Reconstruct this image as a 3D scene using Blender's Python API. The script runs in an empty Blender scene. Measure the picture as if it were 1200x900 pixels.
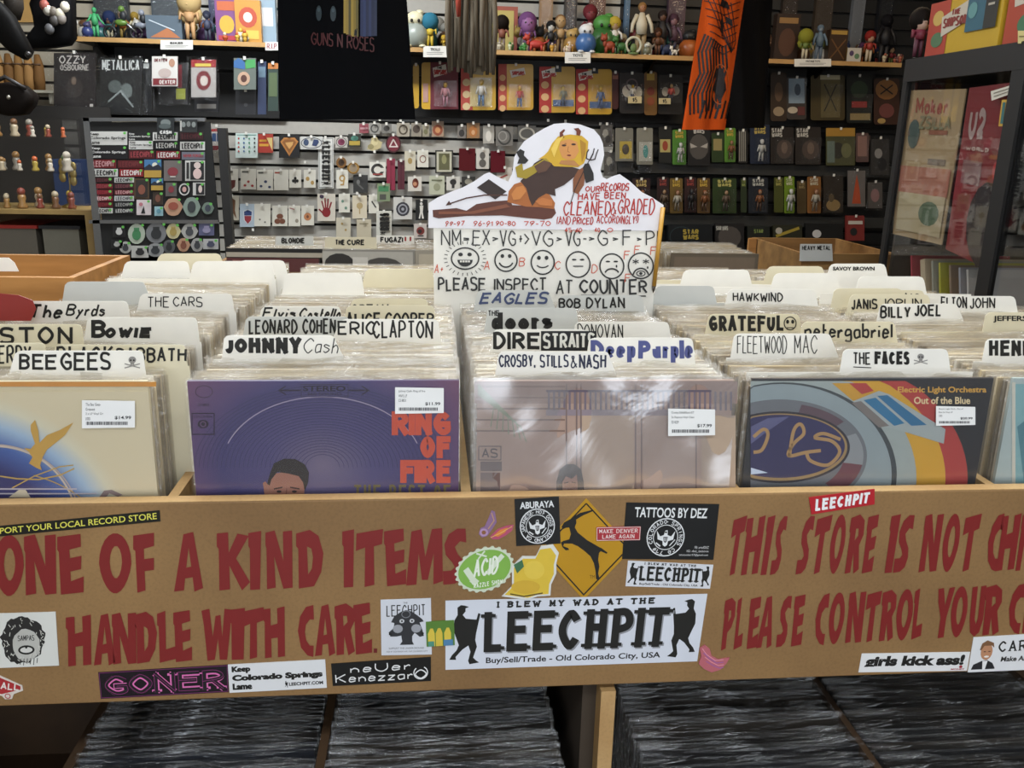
import bpy, math, random
from mathutils import Vector, Matrix
random.seed(7)
C = bpy.context.scene.collection
S = bpy.context.scene
ZF = 0.92            # height of the bin's top edge above the floor; all heights below are relative to it
# ---------------------------------------------------------------- camera
F, YAW, PITCH, ROLL = 1025.2, .0966, .2753, -.0231
CAM = Vector((.279, -.961, .413))
def cam_axes():
    cy, sy, cp, sp = math.cos(YAW), math.sin(YAW), math.cos(PITCH), math.sin(PITCH)
    f = Vector((sy*cp, cy*cp, -sp)); r = Vector((cy, -sy, 0)); d = f.cross(r)
    cr, sr = math.cos(ROLL), math.sin(ROLL)
    return cr*r+sr*d, -sr*r+cr*d, f
RX, DN, FW = cam_axes()
cd = bpy.data.cameras.new('camera'); cam = bpy.data.objects.new('camera', cd); C.objects.link(cam)
cd.sensor_width = 36; cd.lens = F/1200*36; cd.clip_start = .02
cam.matrix_world = Matrix(((RX.x, -DN.x, -FW.x, CAM.x), (RX.y, -DN.y, -FW.y, CAM.y), (RX.z, -DN.z, -FW.z, CAM.z+ZF), (0, 0, 0, 1)))
S.camera = cam
# ---------------------------------------------------------------- world, lamps, exposure
w = bpy.data.worlds.new('world'); S.world = w; w.use_nodes = True
w.node_tree.nodes['Background'].inputs[0].default_value = (.75, .85, 1, 1)
w.node_tree.nodes['Background'].inputs[1].default_value = 1.0
S.view_settings.view_transform = 'Standard'; S.view_settings.look = 'None'
S.view_settings.exposure = 0.18; S.view_settings.gamma = 1
CEIL = 1.78
def area(name, loc, sx, sy, power, col, rot=(0, 0, 0)):
    l = bpy.data.lights.new(name, 'AREA'); l.shape = 'RECTANGLE'; l.size = sx; l.size_y = sy; l.energy = power; l.color = col
    o = bpy.data.objects.new(name, l); C.objects.link(o); o.location = loc; o.rotation_euler = rot
    return o
COOL = (.93, .97, 1); WARM = (1, .78, .52)
# ceiling fluorescents (fixtures are built around the same places further down)
TUBES = [(-.45, 2.6, 1.15, .3, 62, COOL), (-.2, .35, 1.2, .3, 24, COOL), (1.3, .1, 1.2, .3, 20, COOL), (-1.9, 1.2, 1.2, .3, 10, COOL),
         (1.75, 2.5, 1.2, .3, 17, WARM), (.5, -1.6, 1.2, .3, 26, COOL), (-1.6, -1.6, 1.2, .3, 14, COOL), (2.4, -1.4, 1.2, .3, 12, COOL)]
for x, y, sx, sy, p, c in TUBES:
    area('ceiling_lamp_light', (x, y, CEIL-.07), sx, sy, p, c)
area('shop_window_daylight', (.4, -3.15, .35), 3.6, 1.7, 34, (.9, .95, 1), (math.radians(90), 0, 0))

def ray(px, py): return RX*((px-600)/F)+DN*((py-450)/F)+FW
def atY(px, py, Y): d = ray(px, py); return CAM+d*((Y-CAM.y)/d.y)
def atZ(px, py, Z): d = ray(px, py); return CAM+d*((Z-CAM.z)/d.z)
def atX(px, py, X): d = ray(px, py); return CAM+d*((X-CAM.x)/d.x)
# ---------------------------------------------------------------- materials
def lin(h):
    h = h.lstrip('#'); o = []
    for i in (0, 2, 4):
        c = int(h[i:i+2], 16)/255; o.append(c/12.92 if c <= .04045 else ((c+.055)/1.055)**2.4)
    return (*o, 1)
MC = {}
def newmat(name):
    m = bpy.data.materials.new(name); m.use_nodes = True; return m, m.node_tree, m.node_tree.nodes['Principled BSDF']
def pal(h, rough=.6, kind='print'):
    k = (h, rough, kind)
    if k in MC: return MC[k]
    m, nt, b = newmat('%s_%s' % (kind, h)); N = nt.nodes.new; L = nt.links.new
    tc = N('ShaderNodeTexCoord'); no = N('ShaderNodeTexNoise'); hs = N('ShaderNodeHueSaturation'); mr = N('ShaderNodeMapRange')
    sc, amp, bump = {'print': (60, .05, 0), 'plastic': (30, .04, .02), 'fabric': (900, .12, .25), 'metal': (200, .08, .05), 'paper': (25, .05, .03), 'paint': (40, .06, .05)}.get(kind, (40, .05, 0))
    no.inputs['Scale'].default_value = sc; no.inputs['Detail'].default_value = 3
    mr.inputs['To Min'].default_value = 1-amp*1.6; mr.inputs['To Max'].default_value = 1+amp*1.2
    hs.inputs['Color'].default_value = lin(h)
    L(tc.outputs['Object'], no.inputs['Vector']); L(no.outputs[0], mr.inputs[0]); L(mr.outputs[0], hs.inputs['Value']); L(hs.outputs[0], b.inputs['Base Color'])
    b.inputs['Roughness'].default_value = rough
    if kind == 'metal': b.inputs['Metallic'].default_value = .9
    if kind == 'fabric': b.inputs['Specular IOR Level'].default_value = .08
    if bump:
        bp = N('ShaderNodeBump'); bp.inputs['Strength'].default_value = bump; bp.inputs['Distance'].default_value = .002
        L(no.outputs[0], bp.inputs['Height']); L(bp.outputs[0], b.inputs['Normal'])
    MC[k] = m; return m
def wood(h1, h2, name, stretch=(1, 1, 1), rough=.65, sc=6, speck=0):
    k = ('w', name)
    if k in MC: return MC[k]
    m, nt, b = newmat(name); N = nt.nodes.new; L = nt.links.new
    tc = N('ShaderNodeTexCoord'); mp = N('ShaderNodeMapping'); no = N('ShaderNodeTexNoise'); cr = N('ShaderNodeValToRGB')
    mp.inputs['Scale'].default_value = stretch; no.inputs['Scale'].default_value = sc; no.inputs['Detail'].default_value = 8
    cr.color_ramp.elements[0].position = .3; cr.color_ramp.elements[0].color = lin(h1); cr.color_ramp.elements[1].position = .72; cr.color_ramp.elements[1].color = lin(h2)
    L(tc.outputs['Object'], mp.inputs[0]); L(mp.outputs[0], no.inputs['Vector']); L(no.outputs[0], cr.inputs[0])
    src = cr.outputs[0]
    if speck:
        n2 = N('ShaderNodeTexNoise'); n2.inputs['Scale'].default_value = 260; n2.inputs['Detail'].default_value = 2
        mx = N('ShaderNodeMix'); mx.data_type = 'RGBA'; mx.blend_type = 'MULTIPLY'; r2 = N('ShaderNodeMapRange')
        r2.inputs['From Min'].default_value = .3; r2.inputs['From Max'].default_value = .55; r2.inputs['To Min'].default_value = 1-speck; r2.inputs['To Max'].default_value = 1
        L(tc.outputs['Object'], n2.inputs['Vector']); L(n2.outputs[0], r2.inputs[0]); mx.inputs[0].default_value = 1
        L(src, mx.inputs[6]); L(r2.outputs[0], mx.inputs[7]); src = mx.outputs[2]
    L(src, b.inputs['Base Color']); b.inputs['Roughness'].default_value = rough
    MC[k] = m; return m
def film(name, fac, rough=.12, tint='f4f4f2', bump=.6, scale=22, milk=0.0, fres=.35, st=1):
    # clear plastic or glass: see-through, with a mirror-like share that grows at grazing angles and an optional milky share
    k = ('f', name)
    if k in MC: return MC[k]
    m, nt, b = newmat(name); N = nt.nodes.new; L = nt.links.new; nt.nodes.remove(b)
    g = N('ShaderNodeBsdfGlossy'); g.inputs['Roughness'].default_value = rough; g.inputs['Color'].default_value = (.95, .95, .95, 1)
    df = N('ShaderNodeBsdfDiffuse'); df.inputs['Color'].default_value = lin(tint)
    tr = N('ShaderNodeBsdfTransparent'); mx = N('ShaderNodeMixShader'); m2 = N('ShaderNodeMixShader'); fr = N('ShaderNodeFresnel'); fr.inputs[0].default_value = 1.45
    mr = N('ShaderNodeMapRange'); mr.inputs['To Min'].default_value = fac; mr.inputs['To Max'].default_value = min(1, fac+fres)
    m2.inputs[0].default_value = milk
    if bump:
        tc = N('ShaderNodeTexCoord'); no = N('ShaderNodeTexNoise'); no.inputs['Scale'].default_value = scale; no.inputs['Detail'].default_value = 4; no.inputs['Distortion'].default_value = 1.2
        bp = N('ShaderNodeBump'); bp.inputs['Strength'].default_value = bump; bp.inputs['Distance'].default_value = .01
        mp = N('ShaderNodeMapping'); mp.inputs['Scale'].default_value = (st, 1, 1); L(tc.outputs['Object'], mp.inputs[0]); L(mp.outputs[0], no.inputs['Vector']); L(no.outputs[0], bp.inputs['Height']); L(bp.outputs[0], g.inputs['Normal'])
    L(fr.outputs[0], mr.inputs[0]); L(mr.outputs[0], mx.inputs[0]); L(tr.outputs[0], m2.inputs[1]); L(df.outputs[0], m2.inputs[2]); L(m2.outputs[0], mx.inputs[1]); L(g.outputs[0], mx.inputs[2])
    L(mx.outputs[0], nt.nodes['Material Output'].inputs[0])
    MC[k] = m; return m
def jacket_mat(name, cols, rough=.5):
    k = ('j', name)
    if k in MC: return MC[k]
    m, nt, b = newmat(name); N = nt.nodes.new; L = nt.links.new
    oi = N('ShaderNodeObjectInfo'); cr = N('ShaderNodeValToRGB'); cr.color_ramp.interpolation = 'CONSTANT'
    e = cr.color_ramp.elements
    while len(e) < len(cols): e.new(.5)
    for i, c in enumerate(cols): e[i].position = i/len(cols); e[i].color = lin(c)
    L(oi.outputs['Random'], cr.inputs[0]); L(cr.outputs[0], b.inputs['Base Color']); b.inputs['Roughness'].default_value = rough
    MC[k] = m; return m
MDF = wood('80603a', '997649', 'mdf_board', (1, 1, 1), .6, 5, .12)
MDFL = wood('b08a58', 'c9a673', 'mdf_edge', (1, 1, 1), .6, 9, .1)
PINE = wood('9a6a35', 'c08a4c', 'pine_board', (1, 8, 8), .55, 4)
PINEL = wood('b98d56', 'd4ad76', 'pale_pine', (1, 6, 6), .6, 4)
DARKW = wood('3a2a1c', '5a432c', 'dark_board', (1, 1, 1), .7, 5)
FILM = film('clear_film', .03, .1, milk=.03); RIM = film('sleeve_film', .10, .2, 'e0d4bc', .8, 60, milk=.14, st=.25); BAG = film('poly_bag', .03, .08, 'e8e8e8', .5, 50, milk=0, fres=.2)
FRONTF = film('wrinkled_front_film', .04, .1, 'ffffff', .55, 9, milk=.03)
FLATF = film('flat_front_film', .025, .1, 'ffffff', .12, 5, milk=.02)
CASEGLASS = film('case_glass', .008, .02, 'ffffff', 0, 1, fres=.13); BLIS = film('blister', .03, .06, 'ffffff', .3, 50, milk=0, fres=.2)
# ---------------------------------------------------------------- mesh helper
WL = {}
class MB:
    def __init__(s): s.v = []; s.f = []; s.m = []; s.ms = []; s.sm = []
    def mi(s, mat):
        if isinstance(mat, str): mat = pal(mat)
        if mat not in s.ms: s.ms.append(mat)
        return s.ms.index(mat)
    def add(s, vs, fs, mat, smooth=False):
        b = len(s.v); i = s.mi(mat); s.v += [Vector(p) for p in vs]
        for f in fs: s.f.append([b+k for k in f]); s.m.append(i); s.sm.append(smooth)
    def box(s, x0, x1, y0, y1, z0, z1, mat, M=None):
        v = [Vector(p) for p in ((x0, y0, z0), (x1, y0, z0), (x1, y1, z0), (x0, y1, z0), (x0, y0, z1), (x1, y0, z1), (x1, y1, z1), (x0, y1, z1))]
        if M: v = [M @ p for p in v]
        s.add(v, [(3, 2, 1, 0), (4, 5, 6, 7), (0, 1, 5, 4), (1, 2, 6, 5), (2, 3, 7, 6), (3, 0, 4, 7)], mat)
    def prism(s, pts, off, mat):      # polygon (front face) pushed back by off
        n = len(pts); off = Vector(off); a = [Vector(p) for p in pts]
        s.add(a+[p+off for p in a], [list(range(n))[::-1], list(range(n, 2*n))]+[(i, (i+1) % n, n+(i+1) % n, n+i) for i in range(n)], mat)
    def ell(s, c, r, mat, n=10, m=7, M=None):
        c = Vector(c); r = (r, r, r) if isinstance(r, (int, float)) else r; vs = []; fs = []
        for j in range(m+1):
            t = math.pi*j/m
            for i in range(n):
                a = 2*math.pi*i/n; p = Vector((r[0]*math.sin(t)*math.cos(a), r[1]*math.sin(t)*math.sin(a), r[2]*math.cos(t)))
                vs.append(c+(M @ p if M else p))
        for j in range(m):
            for i in range(n): fs.append((j*n+i, j*n+(i+1) % n, (j+1)*n+(i+1) % n, (j+1)*n+i))
        s.add(vs, fs, mat, True)
    def lathe(s, c, prof, mat, n=14):
        c = Vector(c); vs = []; fs = []
        for r, z in prof:
            for i in range(n): a = 2*math.pi*i/n; vs.append(c+Vector((r*math.cos(a), r*math.sin(a), z)))
        for j in range(len(prof)-1):
            for i in range(n): fs.append((j*n+i, j*n+(i+1) % n, (j+1)*n+(i+1) % n, (j+1)*n+i))
        k = (len(prof)-1)*n
        s.add(vs, fs+[list(range(n))[::-1], list(range(k, k+n))], mat, True)
    def tube(s, pts, r, mat, n=7):
        pts = [Vector(p) for p in pts]; R = r if isinstance(r, (list, tuple)) else [r]*len(pts); vs = []; fs = []
        for j, p in enumerate(pts):
            d = (pts[min(j+1, len(pts)-1)]-pts[max(j-1, 0)]).normalized()
            a = d.orthogonal().normalized() if j == 0 else (a-d*a.dot(d)).normalized()
            b = d.cross(a)
            for i in range(n): t = 2*math.pi*i/n; vs.append(p+(a*math.cos(t)+b*math.sin(t))*R[j])
        for j in range(len(pts)-1):
            for i in range(n): fs.append((j*n+i, j*n+(i+1) % n, (j+1)*n+(i+1) % n, (j+1)*n+i))
        k = (len(pts)-1)*n
        s.add(vs, fs+[list(range(n))[::-1], list(range(k, k+n))], mat, True)
    def sheet(s, fn, nu, nv, mat, thick=None):
        vs = [fn(i/nu, j/nv) for j in range(nv+1) for i in range(nu+1)]
        fs = [(j*(nu+1)+i, j*(nu+1)+i+1, (j+1)*(nu+1)+i+1, (j+1)*(nu+1)+i) for j in range(nv) for i in range(nu)]
        s.add(vs, fs, mat, True)
    def build(s, name, parent=None, loc=None):
        if not s.v: return None
        if parent is None:
            if loc is None:
                xs = [p.x for p in s.v]; ys = [p.y for p in s.v]; loc = ((min(xs)+max(xs))/2, (min(ys)+max(ys))/2, min(p.z for p in s.v))
            o0 = Vector(loc)
        else: o0 = WL[parent]
        me = bpy.data.meshes.new(name); me.from_pydata([p-o0 for p in s.v], [], s.f)
        for m in s.ms: me.materials.append(m)
        me.polygons.foreach_set('material_index', s.m); me.polygons.foreach_set('use_smooth', s.sm); me.update()
        o = bpy.data.objects.new(name, me); C.objects.link(o)
        if parent is None: o.location = o0
        else: o.parent = parent
        WL[o] = o0; return o
def tag(o, label, cat, group=None, kind=None):
    if label: o['label'] = label
    if cat: o['category'] = cat
    if group: o['group'] = group
    if kind: o['kind'] = kind
    return o
def thing(name, label, cat, loc, group=None):
    o = bpy.data.objects.new(name, None); C.objects.link(o); o.location = loc; o.empty_display_size = .05
    WL[o] = Vector(loc); return tag(o, label, cat, group)
def struct(o, label=None):
    o['kind'] = 'structure'
    if label: o['label'] = label
    return o
# ---------------------------------------------------------------- stroke lettering
G = {'A': '00 39 60|13 53', 'B': '00 09|~09 49 67 45 05|~05 45 62 40 00', 'C': '~67 58 39 06 03 30 51 62', 'D': '00 09|~09 39 66 63 30 00', 'E': '60 00 09 69|05 55',
     'F': '00 09 69|05 55', 'G': '~67 39 06 03 30 61 64|64 34', 'H': '00 09|60 69|05 65', 'I': '00 09', 'J': '~49 43 30 10 02', 'K': '00 09|69 04|24 60', 'L': '09 00 50',
     'M': '00 09 33 69 60', 'N': '00 09 60 69', 'O': '~30 03 06 39 66 63 30', 'P': '00 09|~09 49 67 55 04', 'Q': '~30 03 06 39 66 63 30|42 60', 'R': '00 09|~09 49 67 55 04|34 60',
     'S': '~68 49 19 07 15 54 62 50 10 01', 'T': '09 69|39 30', 'U': '~09 03 20 40 63 69', 'V': '09 30 69', 'W': '09 20 46 60 89', 'X': '00 69|09 60', 'Y': '09 34 69|34 30', 'Z': '09 69 00 60',
     '0': '~30 03 06 39 66 63 30', '1': '07 29 20', '2': '~07 29 58 65 00|00 60', '3': '~08 39 67 35|~35 63 30 01', '4': '40 49 03 63', '5': '59 09 05|~05 45 62 40 00', '6': '~59 14 02 20 52 54 25 03',
     '7': '09 69 20', '8': '~35 07 39 67 35 03 30 63 35', '9': '~10 55 67 49 17 15 34 56', '=': '03 53|06 56', '>': '07 54 01', '+': '14 54|32 36', '-': '04 44', '&': '~60 18 29 38 02 10 30 63',
     '!': '03 09|00 01', '.': '00 01', ',': '11 0a', '(': '~29 05 04 20', ')': '~09 25 24 00', '/': '00 59', "'": '07 09', '$': '~57 28 06 45 53 31 02|39 30', '?': '~07 29 56 33|30 31',
     'a': '~45 15 03 10 41|45 40', 'b': '09 00|~04 35 43 30 01', 'c': '~44 25 03 11 41', 'd': '49 40|~44 15 02 10 41', 'e': '~03 43 35 15 02 10 41', 'f': '~49 28 20|05 45', 'g': '~45 15 02 11 42|~45 4b 1c 0b',
     'h': '09 00|~03 25 43 40', 'i': '00 05|07 08', 'j': '~15 1b 0c|17 18', 'k': '09 00|35 02|12 40', 'l': '00 09', 'm': '00 05|~03 15 33 30|~33 45 63 60', 'n': '00 05|~03 25 43 40', 'o': '~20 02 25 42 20',
     'p': '0c 05|~04 35 43 30 01', 'q': '4c 45|~44 15 02 10 41', 'r': '00 05|~03 25 34', 's': '~44 15 04 42 20 01', 't': '~19 11 30|05 35', 'u': '~05 01 20 42|45 40', 'v': '05 20 45', 'w': '05 10 24 30 45',
     'x': '00 45|05 40', 'y': '05 21|45 0c', 'z': '05 45 00 40', '#': '10 28|40 58|03 63|06 66', ':': '01 02|05 06'}
def pts_of(t):
    sm = t[0] == '~'; t = t.lstrip('~'); P = []
    for p in t.split(): y = '0123456789abc'.index(p[1]); P.append((int(p[0]), y if y < 10 else -(y-9)))
    return P, sm
def catmull(P, n=4):
    cl = P[0] == P[-1] and len(P) > 3; o = []
    Q = ([P[-2]]+P+[P[1]]) if cl else ([P[0]]+P+[P[-1]])
    for i in range(1, len(Q)-2):
        a, b, c, d = Q[i-1:i+3]
        for k in range(n):
            t = k/n
            o.append(tuple(.5*((2*b[j])+(-a[j]+c[j])*t+(2*a[j]-5*b[j]+4*c[j]-d[j])*t*t+(-a[j]+3*b[j]-3*c[j]+d[j])*t**3) for j in (0, 1)))
    o.append(P[-1]); return o
FC = {}
def fmesh(s, off):
    k = (s, off)
    if k not in FC:
        cu = bpy.data.curves.new('t', 'FONT'); cu.body = s; cu.offset = off; cu.resolution_u = 3; ob = bpy.data.objects.new('t', cu)
        me = bpy.data.meshes.new_from_object(ob); V = [(v.co.x, v.co.y) for v in me.vertices]; P = [list(p.vertices) for p in me.polygons]
        bpy.data.objects.remove(ob); bpy.data.curves.remove(cu); bpy.data.meshes.remove(me)
        xs = [v[0] for v in V]; ys = [v[1] for v in V]; FC[k] = (V, P, min(xs), max(xs), min(ys), max(ys))
    return FC[k]
class Draw:
    def __init__(s, plane, base=.0004, step=.0003): s.pl = plane; s.b = base; s.st = step; s.mb = MB(); s.M = None; s.e = 0
    def q(s, tl, tr, br, bl, W, H):        # work in the W x H coordinates (y down) of a tilted rectangle
        def M(x, y):
            u, v = x/W, y/H
            return tuple((1-v)*((1-u)*tl[i]+u*tr[i])+v*((1-u)*bl[i]+u*br[i]) for i in (0, 1))
        s.M = M; s.W = W; s.H = H; return s
    def pt(s, x, y, k=1):
        if s.M: x, y = s.M(x, y)
        return s.pl(x, y, s.b+s.st*k)
    def poly(s, P, col, k=1):
        s.e = (s.e+1) % 9; k = k+s.e*.09*(.00012/s.st if s.st > .00012 else 1)
        s.mb.add([s.pt(x, y, k) for x, y in P], [list(range(len(P)))], col)
    def rect(s, x0, y0, x1, y1, col, k=1): s.poly([(x0, y1), (x1, y1), (x1, y0), (x0, y0)], col, k)
    def bg(s, col, k=0): s.rect(0, 0, s.W, s.H, col, k)
    def ell(s, cx, cy, rx, ry, col, k=1, n=24, a0=0, a1=360):
        P = [(cx+rx*math.cos(math.radians(a0+(a1-a0)*i/n)), cy+ry*math.sin(math.radians(a0+(a1-a0)*i/n))) for i in range(n+(a1-a0 != 360))]; s.poly(P, col, k)
    def ring(s, cx, cy, rx, ry, w, col, k=1, a0=0, a1=360, n=28):
        P = [(cx+rx*math.cos(math.radians(a0+(a1-a0)*i/n)), cy+ry*math.sin(math.radians(a0+(a1-a0)*i/n))) for i in range(n+1)]; s.line(P, w, col, k, True)
    def line(s, P, w, col, k=1, curve=False, ext=0):
        h = w/2
        if curve:
            L = []; R = []
            for i, p in enumerate(P):
                a = P[max(i-1, 0)]; b = P[min(i+1, len(P)-1)]
                if P[0] == P[-1] and i in (0, len(P)-1): a = P[-2]; b = P[1]
                d = math.hypot(b[0]-a[0], b[1]-a[1]) or 1; nx, ny = -(b[1]-a[1])/d*h, (b[0]-a[0])/d*h
                L.append((p[0]+nx, p[1]+ny)); R.append((p[0]-nx, p[1]-ny))
            s.e = (s.e+1) % 9; k = k+s.e*.09*(.00012/s.st if s.st > .00012 else 1)
            n = len(P); s.mb.add([s.pt(x, y, k) for x, y in L+R], [(i, i+1, n+i+1, n+i) for i in range(n-1)], col)
        else:
            for i in range(len(P)-1):
                a, b = P[i], P[i+1]; d = math.hypot(b[0]-a[0], b[1]-a[1]) or 1; ux, uy = (b[0]-a[0])/d, (b[1]-a[1])/d
                e0 = h if i > 0 else ext; e1 = h if i < len(P)-2 else ext
                a = (a[0]-ux*e0, a[1]-uy*e0); b = (b[0]+ux*e1, b[1]+uy*e1)
                s.poly([(a[0]-uy*h, a[1]+ux*h), (b[0]-uy*h, b[1]+ux*h), (b[0]+uy*h, b[1]-ux*h), (a[0]+uy*h, a[1]-ux*h)], col, k)
    def glyph(s, ch, x0, y0, x1, y1, w, col, k=1, slant=0, block=False, slab=False, jit=0):
        hw = w/2 if block else w/4
        W = max(max(p[0] for t in G[ch].split('|') for p in pts_of(t)[0]), 1)
        if ch in 'I.l!i': x0 = x1 = (x0+x1)/2; W = 1
        ax, bx, ay, by = x0+hw, x1-hw, y0+hw, y1-hw
        if ch in 'I.l!i': ax = bx = x0
        def m(p):
            x = ax+(bx-ax)*p[0]/W; y = by+(ay-by)*p[1]/9
            return (x+(y1-y)*slant, y)
        for t in G[ch].split('|'):
            P, sm = pts_of(t); P = [m(p) for p in P]
            if jit: P = [(x+random.uniform(-jit, jit), y+random.uniform(-jit, jit)) for x, y in P] if P[0] != P[-1] else P
            if sm: s.line(catmull(P, 4), w, col, k, True)
            else: s.line(P, w, col, k, False, (hw if block else 0))
            if slab and not sm:
                for e in (P[0], P[-1]):
                    if abs(e[1]-m((0, 0))[1]) < .5 or abs(e[1]-m((0, 9))[1]) < .5:
                        s.poly([(e[0]-w*.95, e[1]-w*.22), (e[0]+w*.95, e[1]-w*.22), (e[0]+w*.95, e[1]+w*.22), (e[0]-w*.95, e[1]+w*.22)], col, k)
    def text(s, t, x0, y0, x1, y1, w, col, k=1, slant=0, block=False, slab=False, jit=0, gap=.28):
        ws = []
        for c in t: ws.append(.55 if c == ' ' else max(.16, max([p[0] for q in G[c].split('|') for p in pts_of(q)[0]])/6) if c not in 'Il' else .16)
        tot = sum(ws)+gap*(len(t)-1); u = (x1-x0)/tot; x = x0
        for c, wd in zip(t, ws):
            if c != ' ': s.glyph(c, x, y0+random.uniform(-jit, jit)*2, x+wd*u, y1+random.uniform(-jit, jit)*2, w, col, k, slant, block, slab, jit)
            x += (wd+gap)*u
    def f(s, t, x0, y0, x1, y1, col, k=1, off=.0, slant=0):
        V, P, a, b, c, d = fmesh(t, off)
        def m(v): y = y1-(v[1]-c)/(d-c)*(y1-y0); return (x0+(v[0]-a)/(b-a)*(x1-x0)+(y1-y)*slant, y)
        s.mb.add([s.pt(*m(v), k) for v in V], P, col)
    def done(s, name, parent, label=None):
        o = s.mb.build(name, parent)
        if label: o['label'] = label
        return o
def PY(Y): return lambda x, y, l: atY(x, y, Y-l)
def PX(X): return lambda x, y, l: atX(x, y, X-l)
def rrect(x0, x1, z0, z1, r, n=3):
    o = []
    for cx, cz, a in ((x1-r, z1-r, 0), (x0+r, z1-r, 90), (x0+r, z0+r, 180), (x1-r, z0+r, 270)):
        for i in range(n+1): t = math.radians(a+90*i/n); o.append((cx+r*math.cos(t), cz+r*math.sin(t)))
    return o
def ordn(i): return ['first', 'second', 'third', 'fourth', 'fifth', 'sixth', 'seventh', 'eighth', 'ninth', 'tenth', 'eleventh', 'twelfth', 'thirteenth', 'fourteenth', 'fifteenth', 'sixteenth'][i]
K = '14130f'; WH = 'e9e7e2'; RED = '7d1a1c'
# ================================================================ the setting
YW = 3.9; XL, XR, YF = -3.3, 3.9, -3.3
m = MB(); m.box(XL-.1, XR+.1, YF-.1, YW+.2, -ZF-.1, -ZF, wood('4b4740', '6a655c', 'worn_floor', (1, 1, 1), .5, 3)); struct(m.build('floor', loc=(0, 0, -ZF-.1)))
m = MB(); m.box(XL-.1, XR+.1, YF-.1, YW+.2, CEIL, CEIL+.1, pal('c9c6bd', .9, 'paint')); struct(m.build('ceiling', loc=(0, 0, CEIL)))
wallm = pal('b5ab9a', .8, 'paint')
m = MB(); m.box(XL-.1, XL, YF, YW, -ZF, CEIL, wallm); struct(m.build('wall_left', loc=(XL-.1, 0, -ZF)))
m = MB(); m.box(XR, XR+.1, YF, YW, -ZF, CEIL, pal('6e6456', .8, 'paint')); struct(m.build('wall_right', loc=(XR+.1, 0, -ZF)))
m = MB()
for b in ((XL, -1.5, -ZF, CEIL), (2.3, XR, -ZF, CEIL), (-1.5, 2.3, -ZF, -.55), (-1.5, 2.3, 1.25, CEIL)): m.box(b[0], b[1], YF-.1, YF, b[2], b[3], wallm)
struct(m.build('wall_front', loc=(0, YF-.1, -ZF)))
m = MB()
for x in (-1.5, .36, 2.24): m.box(x, x+.06, YF-.08, YF-.02, -.55, 1.25, pal('2b2b2c', .4, 'metal'))
for z in (-.55, 1.19): m.box(-1.5, 2.3, YF-.08, YF-.02, z, z+.06, pal('2b2b2c', .4, 'metal'))
wf = struct(m.build('window_1')); m = MB(); m.box(-1.44, .36, YF-.055, YF-.05, -.49, 1.19, CASEGLASS); m.box(.42, 2.24, YF-.055, YF-.05, -.49, 1.19, CASEGLASS); m.build('pane', wf)
# slatwall: every slat is a board of its own, grey in the middle, darker towards the right
m = MB(); m.box(XL, XR, YW, YW+.05, -ZF, CEIL, pal('22211f', .8, 'paint')); wall = struct(m.build('wall_back', loc=(0, YW, -ZF)))
SP = .0765; z0 = atY(400, 195, YW).z % SP
GREY = pal('a5a29a', .55, 'paint'); BLK = pal('191817', .5, 'paint'); CRM = pal('a39a88', .6, 'paint')
for i in range(int((CEIL+ZF)/SP)+1):
    zb = -ZF+((z0+ZF) % SP)-SP+i*SP+.007; zt = min(zb+SP-.014, CEIL)
    if zb < -ZF: zb = -ZF
    if zt-zb < .02: continue
    for a, b, mt in ((XL, -1.0, CRM), (-1.0, 1.27, GREY), (1.27, XR, BLK)):
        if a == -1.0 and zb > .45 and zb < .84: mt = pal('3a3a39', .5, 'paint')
        mm = MB(); mm.box(a+.001, b-.001, YW-.02, YW, zb, zt, mt); mm.build('slat', wall)
# ceiling fixtures
for i, (x, y, sx, sy, p, c) in enumerate(TUBES):
    t = thing('ceiling_light', 'white rectangular ceiling light fixture overhead, above the picture', 'ceiling light', (x, y, CEIL-.06), 'ceiling lights')
    m = MB(); m.box(x-sx/2-.03, x+sx/2+.03, y-sy/2-.03, y+sy/2+.03, CEIL-.045, CEIL, pal('d8d6d0', .5, 'paint')); m.build('housing', t)
# ================================================================ the long record bin with its stickered front board
BIN = thing('record_bin', 'long tan fibreboard record bin with red warning lettering and stickers across its front', 'record bin', (.5, .3, -ZF))
m = MB(); m.box(-1.05, 1.625, 0, .018, -.262, 0, MDF); fp = m.build('front_panel', BIN)
bv = fp.modifiers.new('bevel', 'BEVEL'); bv.width = .0015; bv.segments = 2
m = MB(); m.box(-1.05, 1.625, .0005, .0175, 0, .0008, MDFL); m.build('panel_top_edge', BIN)
DX = [-.712, -.369, -.0225, .3215, .6565, .9935, 1.325]   # dividers between the columns (centres)
for x in DX+[-1.04, 1.616]:
    m = MB(); m.box(x-.006, x+.006, .018, 1.09, -.26, -.002, MDFL); m.build('divider_board', BIN)
m = MB(); m.box(-1.05, 1.625, .018, 1.1, -.272, -.26, MDF); m.build('bin_bottom', BIN)
m = MB(); m.box(-1.05, 1.625, .538, .55, -.26, .0, MDFL); m.build('middle_board', BIN)
m = MB(); m.box(-1.05, 1.625, 1.09, 1.105, -.262, .0, MDFL); m.build('rear_board', BIN)
for x0, x1 in ((-.205, -.192), (.1245, .1365), (.497, .516), (.878, .888), (1.206, 1.22), (-.9, -.885), (-.55, -.535)):
    m = MB(); top = -.262 if .49 < x0 < .5 else -.40
    m.box(x0, x1, .0 if top > -.3 else -.09, .5, -.92 if top > -.3 else -.72, top-.01 if top > -.3 else top, MDFL if top > -.3 else DARKW); m.build('upright' if top > -.3 else 'lower_divider', BIN)
m = MB(); m.box(.4785, .497, .03, .5, -.92, -.272, pal('3f3428', .8, 'paint')); m.build('side_board', BIN)
m = MB(); m.box(-1.05, 1.625, .5, .515, -.92, -.272, DARKW); m.build('lower_back', BIN)
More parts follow.
